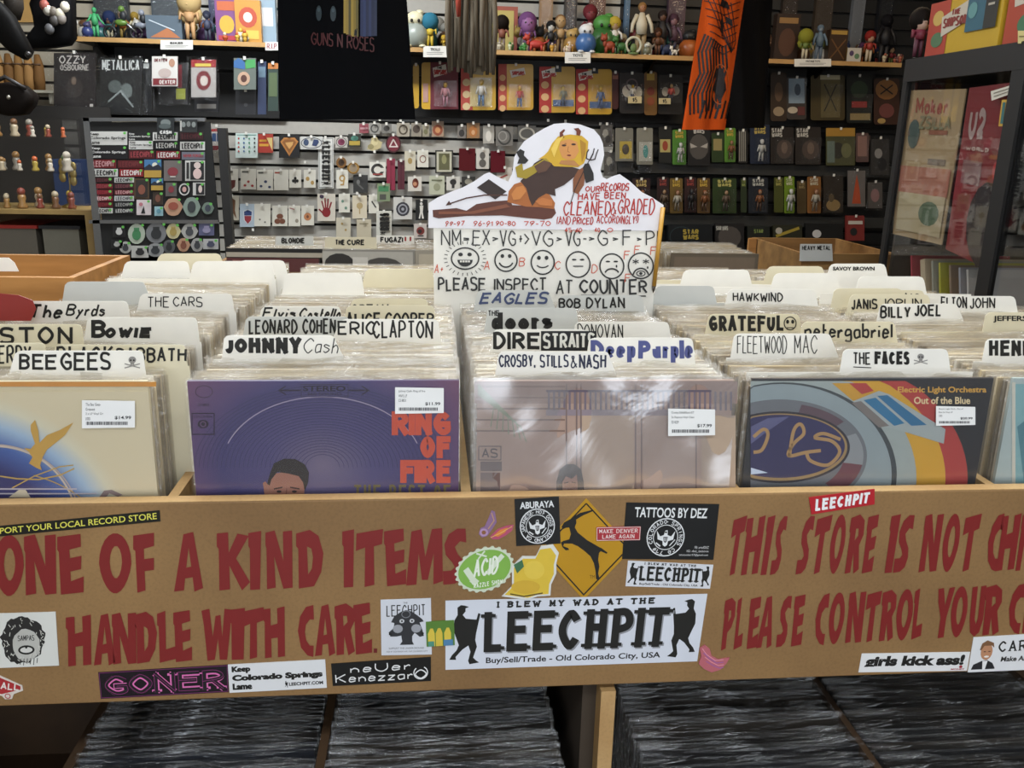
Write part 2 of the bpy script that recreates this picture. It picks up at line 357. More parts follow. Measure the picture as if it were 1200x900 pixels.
m = MB(); m.box(-1.05, 1.625, -.09, .5, -.735, -.72, DARKW); m.build('lower_shelf', BIN)
m = MB(); m.box(-1.05, 1.625, -.1, -.09, -.92, -.62, MDF); m.build('lower_front', BIN)
for x in (-1.03, 1.6): m = MB(); m.box(x-.02, x+.02, .45, 1.09, -.92, -.272, MDF); m.build('leg', BIN)
PANEL = PY(0)
# heavy tapered sign letters as outlines in a 100 x 100 box; a second list is the counter
def oval(cx, cy, rx, ry, n=20, pinch=0): return [(cx+rx*math.cos(2*math.pi*k/n)*(1-pinch*max(0, math.sin(2*math.pi*k/n))), cy+ry*math.sin(2*math.pi*k/n)) for k in range(n)]
BL = {'I': ([(0, 4), (100, 0), (92, 99), (14, 100), (12, 30), (0, 26)],), 'O': (oval(50, 50, 50, 50, 22, .18), oval(52, 48, 19, 27, 14, .1)),
 'N': ([(0, 4), (34, 0), (66, 52), (64, 2), (98, 0), (100, 97), (66, 99), (32, 44), (38, 97), (6, 100), (4, 30), (0, 25)],), 'E': ([(0, 5), (88, 0), (90, 21), (46, 26), (48, 40), (92, 36), (90, 58), (50, 62), (52, 78), (100, 70), (100, 96), (14, 100), (6, 30), (0, 26)],),
 'F': ([(0, 5), (98, 0), (98, 22), (50, 27), (52, 44), (98, 42), (98, 62), (54, 64), (58, 96), (20, 100), (10, 30), (0, 28)],), 'A': ([(32, 4), (66, 0), (100, 94), (70, 100), (64, 76), (38, 78), (34, 98), (0, 100)], [(50, 26), (59, 58), (42, 60)]),
 'K': ([(0, 4), (34, 2), (36, 36), (62, 4), (96, 8), (58, 46), (100, 86), (76, 100), (38, 58), (40, 98), (8, 100), (6, 30), (0, 26)],), 'D': ([(0, 6), (50, 0), (82, 10), (100, 40), (92, 72), (66, 96), (10, 100), (8, 32), (0, 28)], [(40, 28), (56, 32), (62, 46), (58, 66), (44, 76)]),
 'T': ([(2, 8), (100, 0), (96, 26), (66, 30), (68, 96), (32, 100), (34, 32), (0, 38)],), 'M': ([(14, 6), (42, 2), (52, 50), (70, 2), (98, 0), (100, 92), (74, 98), (75, 44), (59, 90), (43, 90), (34, 44), (28, 98), (0, 100)],),
 'S': ([(95, 2), (98, 26), (72, 24), (50, 34), (62, 46), (86, 58), (92, 74), (80, 90), (50, 98), (2, 100), (0, 76), (36, 75), (50, 69), (38, 60), (12, 48), (6, 30), (24, 12), (60, 2)],), 'H': ([(0, 6), (34, 4), (36, 37), (66, 33), (64, 4), (98, 0), (100, 96), (68, 98), (67, 60), (38, 62), (40, 98), (10, 100), (8, 30), (0, 26)],),
 'L': ([(0, 6), (42, 0), (46, 74), (98, 68), (100, 92), (14, 100), (8, 30), (0, 28)],), 'W': ([(0, 4), (26, 0), (37, 54), (46, 14), (62, 12), (68, 54), (75, 0), (100, 2), (84, 98), (60, 98), (54, 58), (44, 98), (20, 100), (8, 32)],),
 'C': ([(96, 0), (100, 28), (74, 28), (50, 38), (44, 52), (52, 68), (74, 78), (98, 78), (96, 100), (60, 97), (20, 82), (0, 50), (14, 22), (50, 4)],), 'R': ([(0, 6), (56, 0), (92, 10), (98, 34), (78, 52), (100, 92), (68, 100), (48, 64), (46, 98), (10, 100), (8, 32), (0, 28)], [(42, 24), (60, 24), (64, 36), (44, 44)]),
 'P': ([(0, 6), (56, 0), (92, 8), (100, 34), (80, 56), (50, 66), (52, 96), (14, 100), (8, 32), (0, 28)], [(44, 24), (62, 24), (66, 36), (46, 46)]), 'U': ([(0, 4), (36, 2), (40, 66), (52, 76), (62, 66), (60, 2), (96, 0), (100, 66), (82, 92), (50, 100), (18, 92), (6, 66)],),
 'Y': ([(0, 4), (32, 2), (50, 36), (66, 2), (98, 0), (66, 60), (64, 98), (30, 100), (32, 60), (8, 30)],)}
LM = pal('7c1c1a', .5, 'print')
def letters(pairs, y0f, y1f, slant=0):
    for ch, x0, x1 in pairs:
        d = Draw(PANEL, .0004, .0002); c = (x0+x1)/2; ya, yb = y0f(c), y1f(c); h = (yb-ya)*slant; g = BL[ch]; O = list(g[0])
        if len(g) > 1:      # cut the counter in with a seam
            Hh = g[1][::-1]; i, j = min(((a, b) for a in range(len(O)) for b in range(len(Hh))), key=lambda t: (O[t[0]][0]-Hh[t[1]][0])**2+(O[t[0]][1]-Hh[t[1]][1])**2)
            O = O[:i+1]+Hh[j:]+Hh[:j+1]+O[i:]
        d.poly([(x0+(x1-h-x0)*x/100+h*(1-y/100), ya+(yb-ya)*y/100) for x, y in O], LM, 1); d.done('letter', BIN)
f0 = lambda x: 627-.0165*x; f1 = lambda x: 699-.0255*x
letters([('O', -7, 28), ('N', 28, 66), ('E', 67, 98), ('O', 116, 154), ('F', 156, 181), ('A', 204, 238), ('K', 254, 293), ('I', 291, 306), ('N', 311, 343), ('D', 347, 379), ('I', 401, 415), ('T', 417, 449), ('E', 450, 476), ('M', 476, 519), ('S', 519, 547)], f0, f1)
f2 = lambda x: 724-.042*x; f3 = lambda x: 785-.042*x
letters([('H', 77, 107), ('A', 110, 135), ('N', 131, 160), ('D', 158, 184), ('L', 184, 207), ('E', 203, 225), ('W', 236, 272), ('I', 269, 287), ('T', 285, 309), ('H', 308, 334), ('C', 349, 368), ('A', 369, 393), ('R', 392, 416), ('E', 414, 436)], f2, f3)
d = Draw(PANEL); d.rect(438, 760, 442, 765, '661513'); d.done('full_stop', BIN)
g0 = lambda x: 604-.008*(x-850); g1 = lambda x: 675-.017*(x-850)
letters([('T', 850, 876), ('H', 866, 898), ('I', 890, 909), ('S', 902, 924), ('S', 932, 956), ('T', 948, 976), ('O', 968, 995), ('R', 988, 1016), ('E', 1008, 1032), ('I', 1035, 1056), ('S', 1046, 1073), ('N', 1075, 1107), ('O', 1100, 1129), ('T', 1122, 1151), ('C', 1153, 1178), ('H', 1165, 1198), ('I', 1189, 1206), ('L', 1202, 1222), ('D', 1218, 1245)], g0, g1, .15)
g2 = lambda x: 701-.05*(x-844); g3 = lambda x: 763-.057*(x-844)
letters([('P', 843, 864), ('L', 858, 876), ('E', 873, 894), ('A', 886, 911), ('S', 909, 929), ('E', 925, 946), ('C', 952, 973), ('O', 968, 993), ('N', 989, 1016), ('T', 1010, 1034), ('R', 1028, 1053), ('O', 1047, 1073), ('L', 1066, 1086), ('Y', 1093, 1120), ('O', 1111, 1137), ('U', 1133, 1157), ('R', 1149, 1177), ('C', 1179, 1202), ('H', 1196, 1222)], g2, g3, .12)

def sticker(name, label, tl, tr, br, bl, W, H, bg, lift=.0008, shape=None):
    d = Draw(PANEL, lift, .00012).q(tl, tr, br, bl, W, H)
    m = MB(); P = shape or [(0, 0), (W, 0), (W, H), (0, H)]
    back = d.b; fr = [d.pl(*d.M(x, y), lift) for x, y in P]; m.prism(fr[::-1], (0, lift-.0002, 0), pal(bg, .35, 'paper'))
    o = m.build(name, BIN); o['label'] = label
    return d, o
d, o = sticker('sticker', 'black strip sticker with yellow capitals', (-26, 619), (187, 598), (188, 611), (-26, 631), 220, 13, '17170f')
d.f('SUPPORT YOUR LOCAL RECORD STORE', 7, 2.5, 216, 10, 'd9d356', 1, .012); d.done('print', o)
def man(d, x0, y0, x1, y1, col, flip=False):
    P = [(855, 215), (870, 205), (885, 207), (905, 213), (890, 219), (890, 232), (878, 246), (892, 262), (938, 267), (945, 240), (955, 243), (948, 275), (938, 322), (934, 352), (942, 380), (926, 425), (938, 436), (953, 446), (910, 452), (904, 438), (914, 400), (904, 374), (878, 390), (848, 420), (850, 432), (820, 431), (832, 412), (852, 393), (862, 372), (850, 340), (838, 310), (842, 268), (856, 246)]
    Q = [((x-820)/135, (y-205)/247) for x, y in P]
    d.poly([(x0+(x1-x0)*((1-u) if flip else u), y0+(y1-y0)*v) for u, v in Q], col, 1)
def leech(d, W, H, small=False):
    x0, x1 = W*.15, W*.865
    d.text('LEECHPIT', x0, H*.18, x1, H*.765, W*.03, K, 2, 0, True, True, 0, .26)
    if not small:
        d.text('LEECHPIT', x0+1.6, H*.2, x1+1.6, H*.785, W*.03, '8e9096', 1, 0, True, True, 0, .26)
    d.text('I BLEW MY WAD AT THE', W*.2, H*.03, W*.8, H*.125, W*.007, K, 1, 0, True, True, 0, .5)
    d.f('Buy/Sell/Trade - Old Colorado City, USA', W*.16, H*.84, W*.85, H*.95, K, 1, .02)
    man(d, W*.015, H*.07, W*.135, H*.93, K); man(d, W*.875, H*.07, W*.985, H*.93, K, True)
d, o = sticker('sticker', 'large white sticker with tall black slab capitals between two walking silhouettes', (522, 704), (829, 696), (817, 775), (522, 785), 300, 80, 'd6dae4')
leech(d, 300, 80); d.done('print', o)
d, o = sticker('sticker', 'small white copy of the big slab-lettered sticker, above its right end', (736, 657), (836, 662), (832, 690), (733, 687), 100, 28, 'd6d8de')
leech(d, 100, 28, True); d.done('print', o)
# yellow diamond with a leaping antelope
d, o = sticker('sticker', 'yellow diamond warning sign sticker with a black leaping antelope', (637, 584), (737, 584), (737, 704), (637, 704), 100, 120, 'bb8c1b', .0006, [(50, 0), (104, 59), (47, 119), (-6, 60)])
d.line([(50, 6), (99, 59), (47, 113), (-1, 60), (50, 6)], 1.6, K, 1)
A = [(890, 288), (905, 262), (945, 240), (955, 232), (1000, 205), (1070, 188), (1075, 195), (1020, 218), (975, 245), (978, 262), (968, 290), (985, 320), (1040, 365), (1110, 405), (1125, 412), (1160, 438), (1155, 445), (1120, 430), (1110, 440), (1105, 480), (1112, 520), (1105, 560), (1113, 590), (1105, 600), (1092, 592), (1090, 550), (1080, 500), (1060, 460), (1020, 425), (985, 400), (950, 385), (905, 385), (900, 400), (930, 412), (935, 422), (915, 425), (895, 405), (887, 378), (900, 370), (935, 360), (945, 330), (935, 290), (915, 293), (900, 300)]
d.poly([(480+x/5-637, 560+y/5-584) for x, y in A], K, 2); d.f('TM', 54, 90, 60, 94, '5a420f', 1); d.done('print', o)
def seal(d, cx, cy, r, words, bg=K, col='dfe1e2'):
    d.ring(cx, cy, r, r, r*.06, col, 1); d.ring(cx, cy, r*.66, r*.66, r*.04, col, 1)
    n = len(words)
    for i, ch in enumerate(words):
        if ch == ' ': d.ell(cx+.83*r*math.cos(math.radians(-200+340*i/n)), cy+.83*r*math.sin(math.radians(-200+340*i/n)), r*.03, r*.03, col, 1, 6); continue
        a = math.radians(-200+360*i/n); c, s_ = math.cos(a), math.sin(a); old = d.M
        d.M = (lambda x, y, c=c, s_=s_, old=old: old(cx+c*(.83*r)+(x*-s_)+(y*-c), cy+s_*(.83*r)+(x*c)+(y*-s_)))
        d.text(ch, -r*.07, -r*.1, r*.07, r*.1, r*.035, col, 1); d.M = old
    # spread eagle, shield and scroll
    d.poly([(cx-r*.5, cy-r*.35), (cx-r*.3, cy-r*.05), (cx-r*.1, cy-r*.12), (cx-r*.05, cy-r*.35), (cx+r*.08, cy-r*.38), (cx+r*.1, cy-r*.12), (cx+r*.3, cy-r*.05), (cx+r*.5, cy-r*.35), (cx+r*.42, cy+r*.12), (cx+r*.15, cy+r*.2), (cx+r*.12, cy+r*.42), (cx, cy+r*.5), (cx-r*.12, cy+r*.42), (cx-r*.15, cy+r*.2), (cx-r*.42, cy+r*.12)], col, 1)
    d.poly([(cx-r*.12, cy-r*.02), (cx+r*.12, cy-r*.02), (cx+r*.09, cy+r*.22), (cx, cy+r*.3), (cx-r*.09, cy+r*.22)], bg, 2)
    for k in (-1, 0, 1): d.rect(cx+k*r*.06-r*.012, cy+r*.02, cx+k*r*.06+r*.012, cy+r*.22, col, 3)
    d.line([(cx-r*.5, cy+r*.3), (cx-r*.25, cy+r*.48)], r*.07, col, 1); d.line([(cx+r*.25, cy+r*.45), (cx+r*.52, cy+r*.12)], r*.05, col, 1); d.ell(cx, cy-r*.27, r*.06, r*.05, bg, 2, 8)
d, o = sticker('sticker', 'square black sticker with white capitals above a round eagle seal', (603, 585), (655, 582), (657, 637), (605, 640), 52, 55, '191a1b', .0012)
d.f('ABURAYA', 6, 4, 46, 12, 'dfe1e2', 1, .03); seal(d, 25.5, 33, 20, 'JAPANESE HOT DOGS OAKLAND CA '); d.done('print', o)
d, o = sticker('sticker', 'wide black sticker with white capitals over a round eagle seal', (734, 589), (843, 591), (836, 656), (729, 655), 110, 66, '131415', .0012)
d.f('TATTOOS BY DEZ', 11, 5, 97, 17, 'e3e5e5', 1, .02); seal(d, 50, 40, 22, 'COLORADO SPRINGS CO 719 ')
for i, t in enumerate(('FB: artofDEZ', 'IG: dez_tattoos', 'tattoosdez157@gmail.com')): d.f(t, 86-(i*9), 50+i*4.6, 103, 53+i*4.6, 'd5d5d5', 1)
d.done('print', o)
d, o = sticker('sticker', 'little red sticker with two lines of white serif capitals', (699, 618), (751, 617), (750, 633), (699, 634), 51, 16, 'a8323a', .0018)
for L_ in ([(0.6, .6), (50.4, .6), (50.4, 15.4), (.6, 15.4), (.6, .6)],): d.line(L_, .7, 'e2c9c6', 1)
d.text('MAKE DENVER', 3.5, 2.6, 47.5, 7, .7, 'ecdcd8', 1, 0, False, True, 0, .4); d.text('LAME AGAIN', 7, 9, 44, 13.4, .7, 'ecdcd8', 1, 0, False, True, 0, .4); d.done('print', o)
d, o = sticker('sticker', 'tilted red sticker with heavy white slanted capitals at the board top', (948, 583), (1025, 573), (1025, 591), (951, 603), 78, 19, 'b3202a', .0012)
d.text('LEECHPIT', 5, 3, 70, 16, 3, 'ececec', 1, .22, True, False, 0, .3); d.done('print', o)
d, o = sticker('sticker', 'black sticker with neon pink outlined serif capitals', (115, 788), (267, 779), (268, 811), (118, 819), 152, 31, '170d16')
d.text('GONER', 7, 4, 147, 28, 6.2, 'd96fae', 1, 0, True, True, 0, .14); d.text('GONER', 7, 4, 147, 28, 4.4, '170d16', 2, 0, True, True, 0, .14); d.text('GONER', 8, 5, 146, 27, .5, '8e2f74', 3, 0, True, False, 0, .15)
d.line([(1, 1), (151, 1), (151, 30), (1, 30), (1, 1)], .6, '7c2f68', 1); d.done('print', o)
d, o = sticker('sticker', 'white sticker with three lines of black slab lettering', (267, 779), (381, 773), (383, 806), (269, 812), 114, 33, 'dfe0e2', .0012)
d.f('Keep', 4, 2.5, 26, 11, K, 1, .07); d.f('Colorado Springs', 4, 12.5, 110, 21.5, K, 1, .07); d.f('Lame', 4, 22.5, 27, 30, K, 1, .07); d.f('LEECHPIT.COM', 70, 24.5, 110, 28.5, K, 1, .04); man(d, 65, 22.5, 69, 30, K); d.done('print', o)
d, o = sticker('sticker', 'black sticker with rounded futuristic white lettering in two lines', (388, 778), (505, 770), (505, 798), (390, 804), 116, 27, '101010', .001)
d.text('neUer', 22, 3, 92, 12.5, 1.3, 'e3e3e3', 1, 0, False, False, 0, .35); d.text('KenezzarO', 4, 13.5, 110, 23.5, 1.3, 'e3e3e3', 1, 0, False, False, 0, .3)
d.ring(104, 17, 8, 7, 1.2, 'e3e3e3', 1, -60, 230); d.done('print', o)
d, o = sticker('sticker', 'white sticker with heavy slanted black lower case lettering', (1010, 766), (1137, 764), (1133, 786), (1006, 788), 127, 22, 'e4e4e4')
d.f('girls kick ass!', 5, 3, 121, 18.5, K, 1, .058, .1); d.ell(119, 17.2, 2, 1.7, 'a02634', 2, 10); d.f('MONEY', 108, 19, 124, 21, 'a02634', 1, .03); d.done('print', o)
d, o = sticker('sticker', 'white sticker with a suited smiling bust beside typewriter capitals', (1141, 747), (1225, 742), (1225, 784), (1134, 788), 88, 42, 'e1e2e4', .001)
d.poly([(3, 39), (5, 33), (14, 29), (20, 28), (27, 32), (30, 38), (30, 39)], '1b1c20', 1); d.poly([(15, 29), (21, 29), (19, 39), (16, 39)], 'e8e8e8', 2)
d.ell(18.5, 18, 7, 10, 'b98562', 2, 16); d.poly([(10, 16), (12, 8), (18, 4.5), (26, 8), (27, 14), (24, 11), (15, 11), (12, 16)], '7a5638', 3)
d.line([(15, 18), (17.5, 18)], 1, '4a2d1e', 3); d.line([(20.5, 18), (23, 18)], 1, '4a2d1e', 3); d.ell(19, 24, 3, 1.2, 'eee6e0', 3, 10)
d.text('CARL', 33, 7, 76, 19, 2, K, 1, 0, False, True, 0, .5); d.f('Make America', 36, 25, 86, 31, K, 1, .03, .15); d.done('print', o)
# poster-like sticker with horned head
d, o = sticker('sticker', 'white sticker with a grey two-faced horned animal head under thin capitals', (446, 703), (505, 701), (506, 767), (447, 768), 60, 66, 'd3d6de', .0009)
d.text('LEECHPIT', 7, 7, 53, 20, 1.2, K, 1, 0, False, False, 0, .4); d.f('THE', 27, 3.5, 32, 5.5, K)
d.poly([(12, 27), (16, 20), (24, 15), (30, 13), (37, 15), (44, 20), (49, 24), (51, 27), (46, 28), (49, 36), (51, 44), (46, 45), (40, 40), (37, 44), (37, 50), (39, 54), (22, 54), (25, 50), (24, 43), (19, 44), (11, 44), (9, 39), (15, 34), (16, 28)], '2c2d31', 2)
d.ell(20, 35, 6, 5, '9a9ca3', 3, 12); d.ell(42, 35, 6, 5, '9a9ca3', 3, 12); d.ell(25, 26, 3, 2.5, 'c6c8cc', 3, 10); d.ell(37, 26, 3, 2.5, 'c6c8cc', 3, 10); d.ell(25, 26, 1.2, 1.2, K, 4, 8); d.ell(37, 26, 1.2, 1.2, K, 4, 8)
d.ring(30, 18, 5, 4, 1, '77797f', 3); d.ell(11, 41, 2, 1.6, K, 4, 8); d.ell(49, 41, 2, 1.6, K, 4, 8)
d.f('SUPPORT THE UNDERGROUND', 9, 57, 51, 59, '444444'); d.f('3020 W. COLORADO AVE. OLD COLORADO CITY', 6, 61, 55, 62.6, '444444'); d.done('print', o)
d, o = sticker('sticker', 'small green sticker with plain yellow and blue shapes', (499, 729), (532, 727), (533, 756), (500, 758), 33, 29, '577f35', .0019)
for cx, c in ((6, 'd8bf45'), (15, 'd3b840'), (25, 'd8bf45')): d.poly([(cx-4, 29), (cx-4, 14), (cx-1, 8), (cx+2, 8), (cx+4, 14), (cx+4, 29)], c, 1)
d.rect(20, 22, 31, 29, '4d7fa8', 2); d.rect(2, 23, 9, 29, '4f8f7a', 2); d.done('print', o)
# round scalloped green sticker
P = []
for i in range(96): a = 2*math.pi*i/96; r = 1+(.035 if i % 4 < 2 else -.03); P.append((35+34*r*math.cos(a), 27+26*r*math.sin(a)))
d, o = sticker('sticker', 'round green sticker with scalloped white rim and slanted white lettering', (532, 648), (602, 634), (603, 688), (534, 700), 70, 54, 'cfd8c2', .0012, P)
d.ell(35, 27, 31, 23, '7fb04a', 1, 32); d.line([(13, 22), (22, 38), (26, 42)], 7, 'd5e0ca', 2); d.line([(38, 33), (48, 22), (57, 14)], 6, 'd5e0ca', 2)
d.text('ACID', 22, 14, 50, 34, 2.6, 'e6eddd', 3, .1, False, False, 0, .3); d.line([(26, 6), (38, 12)], 2, 'd5e0ca', 3); d.line([(36, 5), (28, 13)], 2, 'd5e0ca', 3); d.text('RAZZLE SHOW', 22, 42, 56, 47, .9, 'e6eddd', 2, 0, False, False, 0, .4); d.done('print', o)
# yellow die-cut sticker (its character left out: plain shapes in its colours)
P = [(588, 699), (600, 687), (600, 664), (612, 652), (628, 652), (634, 640), (648, 638), (655, 648), (652, 660), (652, 672), (646, 685), (645, 698), (630, 699), (618, 703), (604, 701)]
d, o = sticker('sticker', 'white-edged die-cut sticker in plain yellow shapes', (588, 638), (655, 638), (655, 703), (588, 703), 67, 65, 'dcdcd6', .0019, [(x-588, y-638) for x, y in P])
cx, cy = 34, 36
d.poly([((x-588-cx)*.9+cx, (y-638-cy)*.9+cy+.5) for x, y in P], 'd9b93c', 1); d.ell(28, 50, 17, 8, 'cfa935', 2, 18); d.ell(38, 30, 12, 11, 'dfc24a', 2, 18); d.poly([(14, 24), (24, 18), (26, 26), (18, 34)], '3f6e4a', 3); d.line([(10, 58), (26, 61), (48, 57)], 1.5, '5a4a1c', 3); d.done('print', o)
# pin, feather, ribbon
d = Draw(PANEL); o_ = d
m = MB(); o, = (None,)
d, o = sticker('sticker', 'die-cut sticker of a purple open safety pin', (560, 598), (583, 598), (583, 633), (560, 633), 23, 35, '8a6a8e', .0006, [(16, 0), (20, 2), (22, 14), (17, 22), (11, 30), (5, 32), (1, 28), (3, 21), (8, 19), (13, 8)])
d.ell(7, 26, 5, 4.6, 'b08fb5', 1, 14); d.ell(7, 26, 2.6, 2.4, '8a5a3a', 2, 10); d.line([(16, 3), (19, 12), (12, 22)], 1, 'c79b6a', 1); d.done('print', o)
d, o = sticker('sticker', 'die-cut pink and orange feather sticker', (574, 612), (604, 612), (604, 634), (574, 634), 30, 22, 'b5506e', .0006, [(0, 17), (9, 8), (20, 4), (28, 3), (26, 10), (18, 16), (10, 20), (3, 20)])
d.poly([(4, 16), (12, 9), (21, 6), (18, 12), (10, 17)], 'd9803a', 1); d.line([(1, 18), (12, 13), (26, 5)], .8, 'e0b56a', 2); d.done('print', o)
d, o = sticker('sticker', 'die-cut pink striped ribbon sticker under the large white one', (818, 756), (856, 756), (856, 789), (818, 789), 38, 33, 'b9656f', .002, [(2, 4), (8, 0), (14, 5), (16, 13), (24, 17), (37, 15), (33, 22), (26, 29), (16, 32), (7, 28), (1, 22), (4, 13)])
for k in range(4): d.line([(5+k*1.5, 4+k*5), (10+k*3, 11+k*4.5), (20+k*2, 18+k*3), (30, 17+k*3)], 1, ('d98fa0', '9c5f9e')[k % 2], 1)
d.done('print', o)
d, o = sticker('sticker', 'white sticker with a black ink drawing of a shaggy howling face', (-6, 719), (65, 717), (69, 780), (-6, 783), 76, 64, 'd8d8d2', .0009)
def blob(cx, cy, rx, ry, n, j): return [(cx+rx*(1+random.uniform(-j, j))*math.cos(2*math.pi*i/n), cy+ry*(1+random.uniform(-j, j))*math.sin(2*math.pi*i/n)) for i in range(n)]
d.poly(blob(34, 32, 27, 28, 44, .09), '201f1d', 1); d.poly(blob(38, 38, 17, 19, 20, .05), 'b8b7b0', 2)
for i in range(46):
    a = random.uniform(0, 6.28); r = random.uniform(18, 26); x, y = 34+r*math.cos(a), 32+r*math.sin(a); d.line([(x, y), (x+random.uniform(-3, 3), y+random.uniform(1, 5))], .9, 'c9c8c0', 3)
d.text('SAMPAS', 28, 27, 48, 33, .8, K, 3); d.ell(38, 44, 10, 5.5, K, 3, 18); d.ell(38, 44, 7.5, 3.4, 'cfcec8', 4, 16); d.ell(38, 41, 1.5, 1.5, K, 5, 8)
for k in range(7): d.line([(27+k*4, 54), (26+k*4, 60+k % 3)], .8, K, 3)
d.done('print', o)
d, o = sticker('sticker', 'red and white die-cut skateboard shaped sticker at the lower left', (-30, 789), (28, 793), (28, 822), (-30, 818), 58, 30, 'd9cfc6', .0009, [(0, 14), (28, 0), (56, 11), (57, 17), (46, 22), (44, 28), (36, 29), (32, 25), (0, 22)])
d.poly([(2, 14), (28, 2.5), (54, 12), (54, 16), (32, 23), (2, 20)], 'a8272b', 1); d.text('WALL', 20, 9, 52, 17, 1.6, 'e6ddd6', 2, .1); d.ring(39, 25, 3, 2.6, 1, 'a8272b', 2); d.done('print', o)
# ================================================================ records
JL = jacket_mat('jacket_stock', ['cbb994', 'b8a37c', 'd8cfba', '6e5f4a', 'c4b7a2', '938c82', 'd9d2c2', '9c8560', '5a5048', 'cdbfa5', 'a89d8c', 'dcc9a0'])
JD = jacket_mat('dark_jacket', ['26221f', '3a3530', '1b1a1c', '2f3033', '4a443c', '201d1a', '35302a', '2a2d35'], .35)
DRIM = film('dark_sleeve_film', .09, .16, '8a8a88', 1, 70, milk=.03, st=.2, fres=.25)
RW = .312
def jmesh(t):
    m = MB(); m.box(-RW/2+.002, RW/2-.002, -t/2, t/2, 0, RW, JL); return m
def smesh(t, mat, k):
    r = random.Random(k); m = MB(); e = t/2+.0009
    ph = [r.uniform(0, 6.28) for _ in range(4)]
    for sg in (-1, 1):
        def fn(u, v):
            z = [0, .30, .312, .3165, .321][min(int(v*4+.5), 4)]; wv = (z > .305)
            x = -RW/2-.002+u*(RW+.004)
            y = sg*e+(sg*.0012*math.sin(u*9+ph[0])+.0016*math.sin(u*17+ph[1]) if wv else 0)*(z-.305)/.012
            zz = z+(.0022*math.sin(u*7+ph[2])+.0012*math.sin(u*23+ph[3]) if z > .315 else 0)
            return Vector((x, y, zz))
        m.sheet(fn, 18, 4, mat)
    return m
def mesh_only(mb, name):
    o = mb.build(name, None, (0, 0, 0)); me = o.data; bpy.data.objects.remove(o); return me
TH = [.0036, .0042, .0055, .007]
JM = {(i, d): None for i in range(4) for d in (0, 1)}
for i, t in enumerate(TH):
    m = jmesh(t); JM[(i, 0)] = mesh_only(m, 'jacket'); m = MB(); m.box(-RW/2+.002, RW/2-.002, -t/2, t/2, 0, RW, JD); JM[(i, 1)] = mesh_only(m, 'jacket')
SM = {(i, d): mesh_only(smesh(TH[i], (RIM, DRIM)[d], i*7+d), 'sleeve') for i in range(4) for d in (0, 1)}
def put(me, name, parent):
    o = bpy.data.objects.new(name, me); C.objects.link(o); o.parent = parent; WL[o] = WL[parent]; return o
def record(x, y, zt, dark, label, group, i=None):
    i = random.choice((0, 0, 1, 1, 2, 3)) if i is None else i
    r = thing('record', label, 'record', (x, y, zt-RW), group)
    r.rotation_euler = (random.uniform(-.006, .004), 0, random.uniform(-.004, .004))
    put(JM[(i, dark)], 'jacket', r); put(SM[(i, dark)], 'sleeve', r); return r
ZT = .1365
COLS = [-.54, -.1965, .1575, .489, .824, 1.16, 1.474]
BN = ['the bin at the far left edge', 'the bin behind the cream and blue cover', 'the bin behind the purple cover', 'the bin behind the pale beige cover', 'the bin behind the dark disc cover', 'the bin right of the dark disc cover', 'the bin at the far right edge']
YS = {}
for c, x in enumerate(COLS):
    n = {0: 14, 6: 10}.get(c, 44); ys = []; y = .0395 if c not in (0, 6) else .53-n*.0112
    for i in range(n): ys.append(y+random.uniform(-.0012, .0012)); y += .0112
    YS[c] = ys
    for i, yy in enumerate(ys):
        record(x+random.uniform(-.002, .002), yy, ZT-.009+random.uniform(-.004, .003), 0, 'clear-sleeved record packed in '+BN[c], 'records in '+BN[c])
LB = [(-.034, 'the left lower bin'), (.297, 'the lower bin left of the upright'), (.720, 'the lower bin right of the upright'), (1.046, 'the right lower bin')]
for x, nm in LB:
    for i in range(14):
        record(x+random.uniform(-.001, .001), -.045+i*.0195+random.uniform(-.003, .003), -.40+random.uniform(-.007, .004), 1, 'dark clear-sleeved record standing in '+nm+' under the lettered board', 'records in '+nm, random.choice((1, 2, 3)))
# the rows further back, past the nearest three hundred
m = MB(); rs = random.Random(5)
cols2 = ['cbb994', 'a8977a', 'd8cfba', 'b5ab9c', 'c9bb9a', 'e0d8c6']
for x in COLS[1:6]:
    for i in range(40):
        y = .56+i*.0128; xx = x+rs.uniform(-.003, .003); z = ZT-.018+rs.uniform(-.004, .006); t = rs.uniform(.003, .006)
        m.box(xx-RW/2, xx+RW/2, y, y+t, z-RW+.02, z, pal(rs.choice(cols2), .5, 'print')); m.box(xx-RW/2-.002, xx+RW/2+.002, y-.0015, y-.001, z-RW+.02, z+.005, RIM)
R3 = [atY(px, 300, 2.0).x for px in (322, 431, 541, 838)]
for x in R3+[R3[3]-.34]:
    for i in range(1, 22):
        y = 2.0+i*.016; xx = x+rs.uniform(-.004, .004); z = .036+rs.uniform(-.005, .005)
        m.box(xx-RW/2, xx+RW/2, y, y+.005, z-RW+.02, z, pal(rs.choice(cols2 if i else ['4a4038', '8f8a80']), .4, 'print')); m.box(xx-RW/2-.002, xx+RW/2+.002, y-.002, y-.0015, z-RW+.02, z+.004, RIM)
tag(m.build('record_rows'), 'tightly packed rows of sleeved records in the bins further back', 'records', None, 'stuff')
